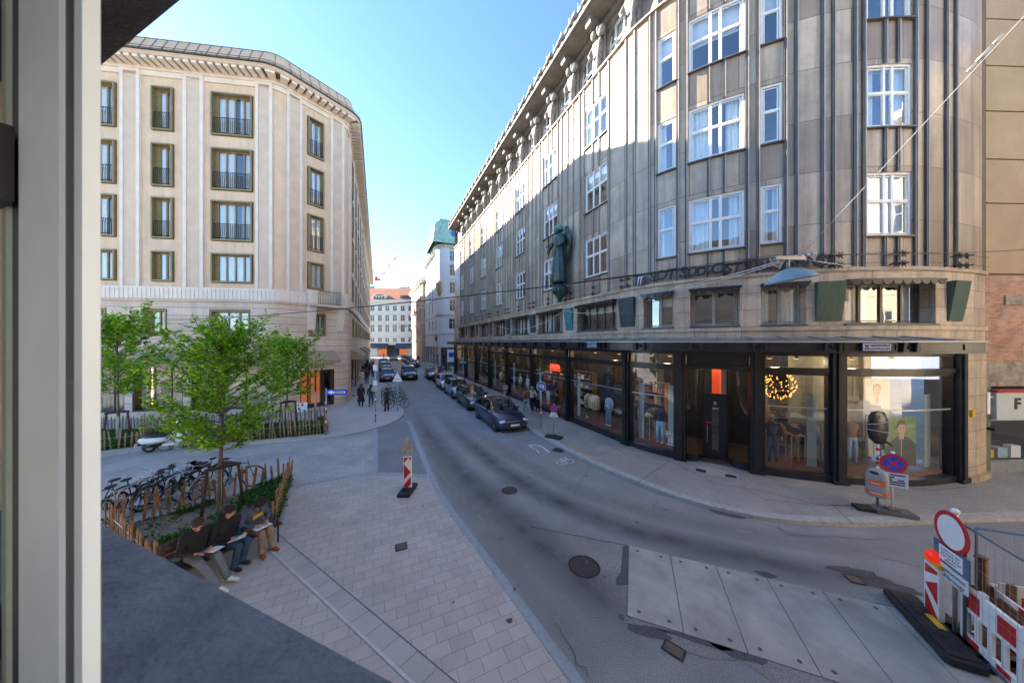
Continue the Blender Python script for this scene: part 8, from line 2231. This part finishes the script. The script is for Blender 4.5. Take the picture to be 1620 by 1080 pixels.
b = MB(); fr = fl(0, (.9, -.35)); b.box(-.42, .42, 0, .1, -.2, .2, 0, fr); b.box(-.12, .12, .1, .15, -.12, .12, 0, fr); b.build('foot', mat('grey recycled foot', (.11, .105, .10), rough=.85, var=.3), r)
b = MB(); b.box(-.80, -.42, 0, .09, -.16, .16, 0, fr); b.build('foot_block', M['rubber'], r)
pole(r, .025, 1.68, 'white')
b = MB(); fr = fl(1.44, US); disc(b, fr, .27, .03, .045, 0); disc(b, fr, .205, .045, .048, 1)
for a_ in (.785, -.785): b.box(-.022, .022, -.21, .21, .048, .051 + a_ * .001, 0, fr @ Matrix.Rotation(a_, 4, 'Z'))
b.build('sign_disc', [M['red'], M['blue']], r)
b = MB(); fr = fl(.98, US); b.box(-.28, .28, -.2, .2, .03, .045, 0, fr); b.build('text_plate', mat('pale blue plate', (.55, .62, .68), rough=.5), r)
b = MB()
for row in ((.14, -.22, -.10), (.14, -.06, .22), (.07, -.22, .02), (.0, -.20, -.02), (.0, .08, .2), (-.06, -.22, .22), (-.125, -.22, .22)):
    b.box(row[1], row[2], row[0] - .02, row[0] + .02, .046, .048, 0, fr)
b.build('text_rows', M['plate_blue'], r)
b = MB(); b.ell((0, 0, 1.74), (.05, .05, .04), 8, 6); b.build('cap', M['paper'], r)

# ------------------------------------------------------------------ building site at the lower right
US = Vector((-.437, -.9)).normalized()
p = G(1511, 1012); r = thing('no_entry_sign', 'round white sign with red rim above two plates at the building site', 'road sign', (p.x, p.y, 0)); pole(r, .03, 2.12)
b = MB(); fr = fl(1.80, US); disc(b, fr, .335, .035, .05, 0); disc(b, fr, .265, .05, .053, 1); b.build('sign_disc', [M['red'], M['white']], r)
b = MB(); fr = fl(1.36, US); b.box(-.34, .34, -.17, .17, .035, .05, 0, fr); b.build('notice_board', mat('slate blue board', (.10, .15, .23), rough=.5), r)
b = MB(); b.box(-.225, .225, -.125, .125, .05, .053, 0, fr)
for i, t_ in enumerate(('Zufahrt zu den', 'Baustellen nur', 'über die Rampe', 'gestattet')): add_text(b, t_, .062, fr @ Matrix.Translation((0, .075 - i * .052, .054)), ext=.0008, m=1)
b.build('paper_notice', [M['paper'], M['plate_blue']], r)
b = MB(); fr = fl(1.055, US); b.box(-.31, .31, -.115, .115, .035, .05, 0, fr); add_text(b, 'ausgenommen', .105, fr @ Matrix.Translation((0, .048, .052)), ext=.001, m=1, sx=.92); add_text(b, 'Baufahrzeuge', .105, fr @ Matrix.Translation((0, -.052, .052)), ext=.001, m=1, sx=.92)
b.build('text_plate', [mat('pale plate', (.62, .68, .70), rough=.5), M['black']], r)
b = MB(); b.ell((0, 0, 2.16), (.06, .05, .05), 8, 6); b.build('cap', M['paper'], r)
p = G(1478, 985); r = thing('lamp_beacon', 'red and white striped beacon carrying a red lamp on a yellow bracket at the slabs', 'traffic beacon', (p.x, p.y, 0))
fr = fl(0, US); b = MB(); b.box(-.16, .16, .12, 1.05, -.035, .035, 0, fr); b.build('panel', M['white'], r)
b = MB(); e = .135
flat(b, fr, [(-e, .99), (e, .99), (e, .93), (-e, .83)], .038, 0); flat(b, fr, [(-e, .64), (e, .80), (e, .40)], .038, 0); flat(b, fr, [(-e, .16), (-e, .52), (e, .18), (e, .16)], .038, 0); b.build('stripes', M['red'], r)
b = MB(); b.box(-.17, .17, 1.05, 1.12, -.05, .05, 0, fr); b.build('lamp_bracket', M['yellow'], r)
b = MB(); b.lathe([(.10, 1.12), (.105, 1.2), (.095, 1.26), (.05, 1.29), (0, 1.295)], 14); b.build('red_lamp', mat('red lamp lens', (.7, .02, .01), rough=.15, emit=(1, .03, .01), estr=.06), r)
# black recycled foot plates
def footplate(px, py, label, L_=1.35, W_=.42, ang=None, yl=False):
    p = G(px, py); r = thing('foot_plate', label, 'foot plate', (p.x, p.y, .046 if yl else .005), math.atan2(US.y, US.x) if ang is None else ang, 'black foot plates at the building site')
    b = MB(); b.poly([(-L_ / 2, -W_ / 2 + .05), (-L_ / 2 + .05, -W_ / 2), (L_ / 2 - .05, -W_ / 2), (L_ / 2, -W_ / 2 + .05), (L_ / 2, W_ / 2 - .05), (L_ / 2 - .05, W_ / 2), (-L_ / 2 + .05, W_ / 2), (-L_ / 2, W_ / 2 - .05)], 0, .10)
    b.poly([(-L_ / 2 + .08, -W_ / 2 + .06), (L_ / 2 - .08, -W_ / 2 + .06), (L_ / 2 - .08, W_ / 2 - .06), (-L_ / 2 + .08, W_ / 2 - .06)], .10, .125); b.build('plate', M['rubber'], r)
    for x in ((-.5, -.25, .25, .5) if L_ > 1.3 else (-.35, .35)): b = MB(); b.box(x - .06, x + .06, -.05, .05, .125, .13); b.build('socket', M['black'], r)
    if yl: b = MB(); b.box(-.2, .12, W_ / 2 - .18, W_ / 2 - .08, .127, .131, 0); b.build('yellow_label', M['yellow'], r)
footplate(1470, 998, 'black rubber foot plate with yellow label under the lamp beacon', 1.5, .45, yl=True)
footplate(1512, 1012, 'black rubber foot plate under the round sign post', 1.2, .40)
# plastic barriers
def barrier(label, o, u, L_=2.0):
    r = thing('plastic_barrier', label, 'barrier', (o[0], o[1], 0), math.atan2(u[1], u[0]), 'red and white plastic barriers')
    b = MB()
    b.box(0, .06, -.03, .03, .08, 1.06); b.box(L_ - .06, L_, -.03, .03, .08, 1.06); b.box(.06, L_ - .06, -.025, .025, .96, 1.02); b.box(.06, L_ - .06, -.02, .02, .62, .68); b.box(.06, L_ - .06, -.025, .025, .12, .24)
    k = 9
    for i in range(1, k): x = .06 + (L_ - .12) * i / k; b.box(x - .035, x + .035, -.018, .018, .24, .62)
    for x in (.35, 1.0, 1.65): b.box(x - .05, x + .05, -.03, .03, 1.02, 1.08)
    b.build('frame', M['white'], r)
    for i in range(7):
        b = MB(); x = .06 + (L_ - .12) * i / 7; b.box(x, x + (L_ - .12) / 7, -.022, .022, .68, .96); b.build('stripe_panel', M['white'] if i % 2 else M['red'], r)
    for i in range(4):
        b = MB(); x = .12 + i * .48; b.box(x, x + .2, -.031, .031, .14, .22); b.build('reflector', M['red'], r)
    for x in (.25, L_ - .25):
        b = MB(); b.box(x - .14, x + .14, -.4, .4, .005, .09); b.build('foot', M['rubber'], r)
b0 = G(1523, 1016); barrier('red and white plastic barrier nearest the round sign', (b0.x, b0.y), US)
b1 = (b0.x + US.x * 2.03, b0.y + US.y * 2.03); barrier('second red and white plastic barrier, cut by the picture corner', b1, US)
UP = Vector((.93, -.36)).normalized()
b2 = G(1524, 985); barrier('red and white plastic barrier standing across, behind the mesh fence', (7.5, 4.98), UP)
# mesh fence panels
def meshfence(label, o, u, L_=3.4, h=2.0):
    r = thing('mesh_fence', label, 'fence', (o[0], o[1], 0), math.atan2(u[1], u[0]), 'mesh panels round the building site'); b = MB()
    b.tube([(0, 0, .1), (0, 0, h), (L_, 0, h), (L_, 0, .1), (0, 0, .1)], .021, 7); b.build('tube_frame', M['fence_blue'], r); b = MB()
    for i in range(1, int(L_ / .1)): b.cyl((i * .1, 0, .12), (i * .1, 0, h), .0022, n=3, caps=False)
    for i in range(1, 7): b.cyl((0, .004, h * i / 7), (L_, .004, h * i / 7), .0026, n=3, caps=False)
    b.build('wire_mesh', M['steel'], r)
    for x in (0.02, L_ - .02):
        b = MB(); b.box(x - .35, x + .35, -.12, .12, .01, .13); b.build('foot', mat('concrete foot', (.25, .24, .22), rough=.9), r)
M['fence_blue'] = mat('blue grey tube', (.17, .24, .31), rough=.4, metal=.4)
meshfence('mesh fence panel with blue tube frame running towards the viewer behind the plastic barrier', (7.42, 4.92), US)
meshfence('mesh fence panel crossing to the right behind the round sign', (7.5, 4.85), UP)
# timber and planks of the pit edge
for i, (o, u, z, L_, m, lab, nm) in enumerate((((7.62, 4.7), US, .92, 2.6, 'wood', 'brown timber rail lying along the barrier top', 'timber_rail'), ((7.75, 4.9), US, 1.0, 2.6, 'white', 'red and white striped plank beside the timber rail', 'striped_plank'),
                                               ((7.7, 4.75), UP, 1.12, 2.4, 'white', 'red and white striped plank across the pit, upper one', 'striped_plank'), ((7.7, 4.75), UP, .72, 2.4, 'white', 'red and white striped plank across the pit, lower one', 'striped_plank'))):
    r = thing(nm, lab, 'plank', (o[0], o[1], z), math.atan2(u[1], u[0]), 'planks of the building site')
    b = MB(); b.box(0, L_, -.015, .015, -.08, .08)
    if m == 'white':
        b.build('board', M['white'], r); b = MB()
        for k in range(3): b.box(.5 + k * .9, .95 + k * .9, -.0165, .0165, -.0785, .0785)
        b.build('red_stripe', M['red'], r)
    else: b.build('board', M['wood'], r)
    for x in (.1, L_ - .1): b = MB(); b.box(x - .04, x + .04, -.06, -.015, -z + .01, .10); b.build('post', M['wood'], r)
b = MB(); b.box(-.05, .05, -.05, .05, 0, 1.5); b.box(-.06, .06, -.06, .06, 1.5, 1.53); tag(b.build('timber_post', M['wood'], loc=(7.6, 4.86, .005), rz=.3), 'short brown timber post just behind the blue notice board', 'post')
b = MB(); b.cyl((0, 0, 0), (0, 0, 1.25), .03, n=10); b.box(-.05, .05, -.05, .05, 0, .04); b.ell((0, 0, 1.25), (.04, .04, .03), 8, 5); tag(b.build('yellow_post', M['yellow'], loc=(7.95, 4.55, .005)), 'yellow steel post in the building site at the right edge', 'post')
g = MB(); blob((7.2, 4.9), .9, .55, .010, -.8, 16, .2); struct('tar_patch', g, M['asphalt_new'])

# ------------------------------------------------------------------ suspended lamps and wires
LPs = Vector((4.55, 4.95, 6.32))
r = thing('hanging_street_lamp', 'blue grey dish street lamp hanging on wires before the stone building', 'street lamp', LPs)
tilt = Matrix.Rotation(-.16, 3, 'Y')
M['lamp_blue'] = mat('blue grey lamp enamel', (.24, .36, .42), rough=.35, var=.06)
b = MB(); b.lathe([(.0, -.10), (.07, -.11), (.17, -.155), (.26, -.215), (.335, -.29), (.345, -.31), (.32, -.305), (.24, -.25), (0, -.22)], 26, M=tilt); b.build('shade', M['lamp_blue'], r)
b = MB(); b.lathe([(0, -.30), (.2, -.29), (.26, -.26)], 20, M=tilt); b.build('diffuser', mat('lamp glass', (.6, .6, .58), rough=.2), r)
b = MB(); b.cyl((0, 0, -.12), (0, 0, .06), .022, n=8); b.box(-.22, .26, -.03, .03, .03, .09); b.cyl((-.1, 0, .06), (-.14, 0, -.13), .012, n=6)
for i in range(9): b.ell((.05 + .05 * i, .01 * (-1) ** i, .08 + .008 * i), (.03, .025, .03), 7, 5)
b.build('suspension', M['steel'], r)
b = MB(); b.tube([(-.30, 0, .06), (-.24, 0, -.05), (-.16, 0, -.09), (-.1, 0, -.03), (-.06, 0, .04)], .011, 6); b.build('feed_cable', mat('pink cable', (.6, .42, .36), rough=.6), r)
def wire(label, a, c, sag=.15, rad=.011, m='black_iron', n=18):
    a, c = Vector(a), Vector(c); pts = [a.lerp(c, i / n) - Vector((0, 0, sag * 4 * (i / n) * (1 - i / n))) for i in range(n + 1)]
    b = MB(); b.tube(pts, rad, 5); return tag(b.build('overhead_wire', M[m]), label, 'wire', 'overhead wires of the street lamps')
la = LP.at(lo(95), .1, 6.55)
t2 = None
wire('long dark wire from the corner building across to the dish lamp', la, LPs + Vector((-.15, 0, .08)), .55, .013)
far_r = Vector((8.6, 3.2, 11.9))
wire('thin steel wire rising to the upper right picture corner', LPs + Vector((.2, 0, .1)), LPs + (Vector((6.82, 4.0, 9.40)) - LPs) * 1.7, .02, .005, 'grey_paint')
wire('wire from the dish lamp to the panel house, upper one', LPs + Vector((.5, 0, .12)), QP.at(2.2, .0, 8.5), .05, .010)
wire('wire from the dish lamp to the panel house, lower one', LPs + Vector((.2, 0, .05)), QP.at(2.6, .0, 7.25), .12, .008, 'steel')
wire('pale cable pair from the dish lamp along the stone facade, upper one', LPs + Vector((-.1, 0, .03)), RP.at(so(1078), .3, 7.3), .06, .009, 'white'); wire('pale cable pair from the dish lamp along the stone facade, lower one', LPs + Vector((-.1, 0, .0)), RP.at(so(1072), .3, 7.2), .08, .008, 'white')
wire('pale slack cable along the facade beside the angel', RP.at(so(1078), .3, 7.3), RP.at(so(900), .35, 6.95), .55, .012, 'white'); wire('pale slack cable along the far facade', RP.at(so(900), .35, 6.95), RP.at(so(790), .35, 6.7), .8, .012, 'white')
wire('thin dark wire high above the long wire to the corner building', LP.at(lo(112), .1, 6.9), LPs + Vector((-.15, 0, .12)), .7, .006)
cc = Vector((6.82, 4.0, 9.40)); dv3 = (cc - LPs).normalized(); mid = LPs + (cc - LPs) * .86
b = MB(); b.cyl(mid - dv3 * .12, mid + dv3 * .12, .018, n=8); b.cyl(mid - dv3 * .26, mid - dv3 * .12, .014, n=6); b.cyl(mid + dv3 * .12, mid + dv3 * .26, .014, n=6); tag(b.build('wire_tensioner', M['steel']), 'steel turnbuckle on the thin wire at upper right', 'turnbuckle')
# smaller lamp on the long wire, before the corner building
a_, c_ = la, LPs + Vector((-.15, 0, .08)); k = (357 - CX) / F
t = (a_.x - k * a_.y) / ((a_.x - k * a_.y) - (c_.x - k * c_.y)); q = a_.lerp(c_, t) - Vector((0, 0, .55 * 4 * t * (1 - t)))
r = thing('hanging_street_lamp', 'small dark bell lamp hanging on the long wire before the corner building', 'street lamp', q)
b = MB(); b.lathe([(.03, .02), (.05, -.18), (.10, -.26), (.15, -.42), (.30, -.60), (.32, -.64), (.28, -.63), (0, -.55)], 20); b.build('shade', mat('dark blue lamp', (.05, .075, .10), rough=.4), r)
b = MB(); b.box(-.26, .3, -.03, .03, -.02, .05)
for i in range(4): b.ell((-.2 + .15 * i, 0, .06), .05, 7, 5)
b.build('suspension', M['steel'], r)
b = MB(); b.ell((0, 0, -.60), (.2, .2, .05), 12, 6); b.build('diffuser', M['paper'], r)
# lamps further down the street
for i, (a_, z) in enumerate(((52, 9.0), (70, 9.5))):
    l0, l1 = St(a_, 0.1, z), St(a_, 13.0, z); wire(['cross street wire at the white building', 'cross street wire at the tan house'][i], l0, l1, .5, .015)
    q = l0.lerp(l1, .45); r = thing('hanging_street_lamp', ['far hanging lamp before the white building', 'far hanging lamp before the tan house'][i], 'street lamp', (q.x, q.y, z - .5)); b = MB(); b.lathe([(.04, 0), (.1, -.2), (.4, -.45), (.4, -.5), (0, -.48)], 14); b.build('shade', M['lamp_blue'], r); b = MB(); b.cyl((0, 0, 0), (0, 0, .1), .04, n=6); b.build('hook', M['steel'], r)
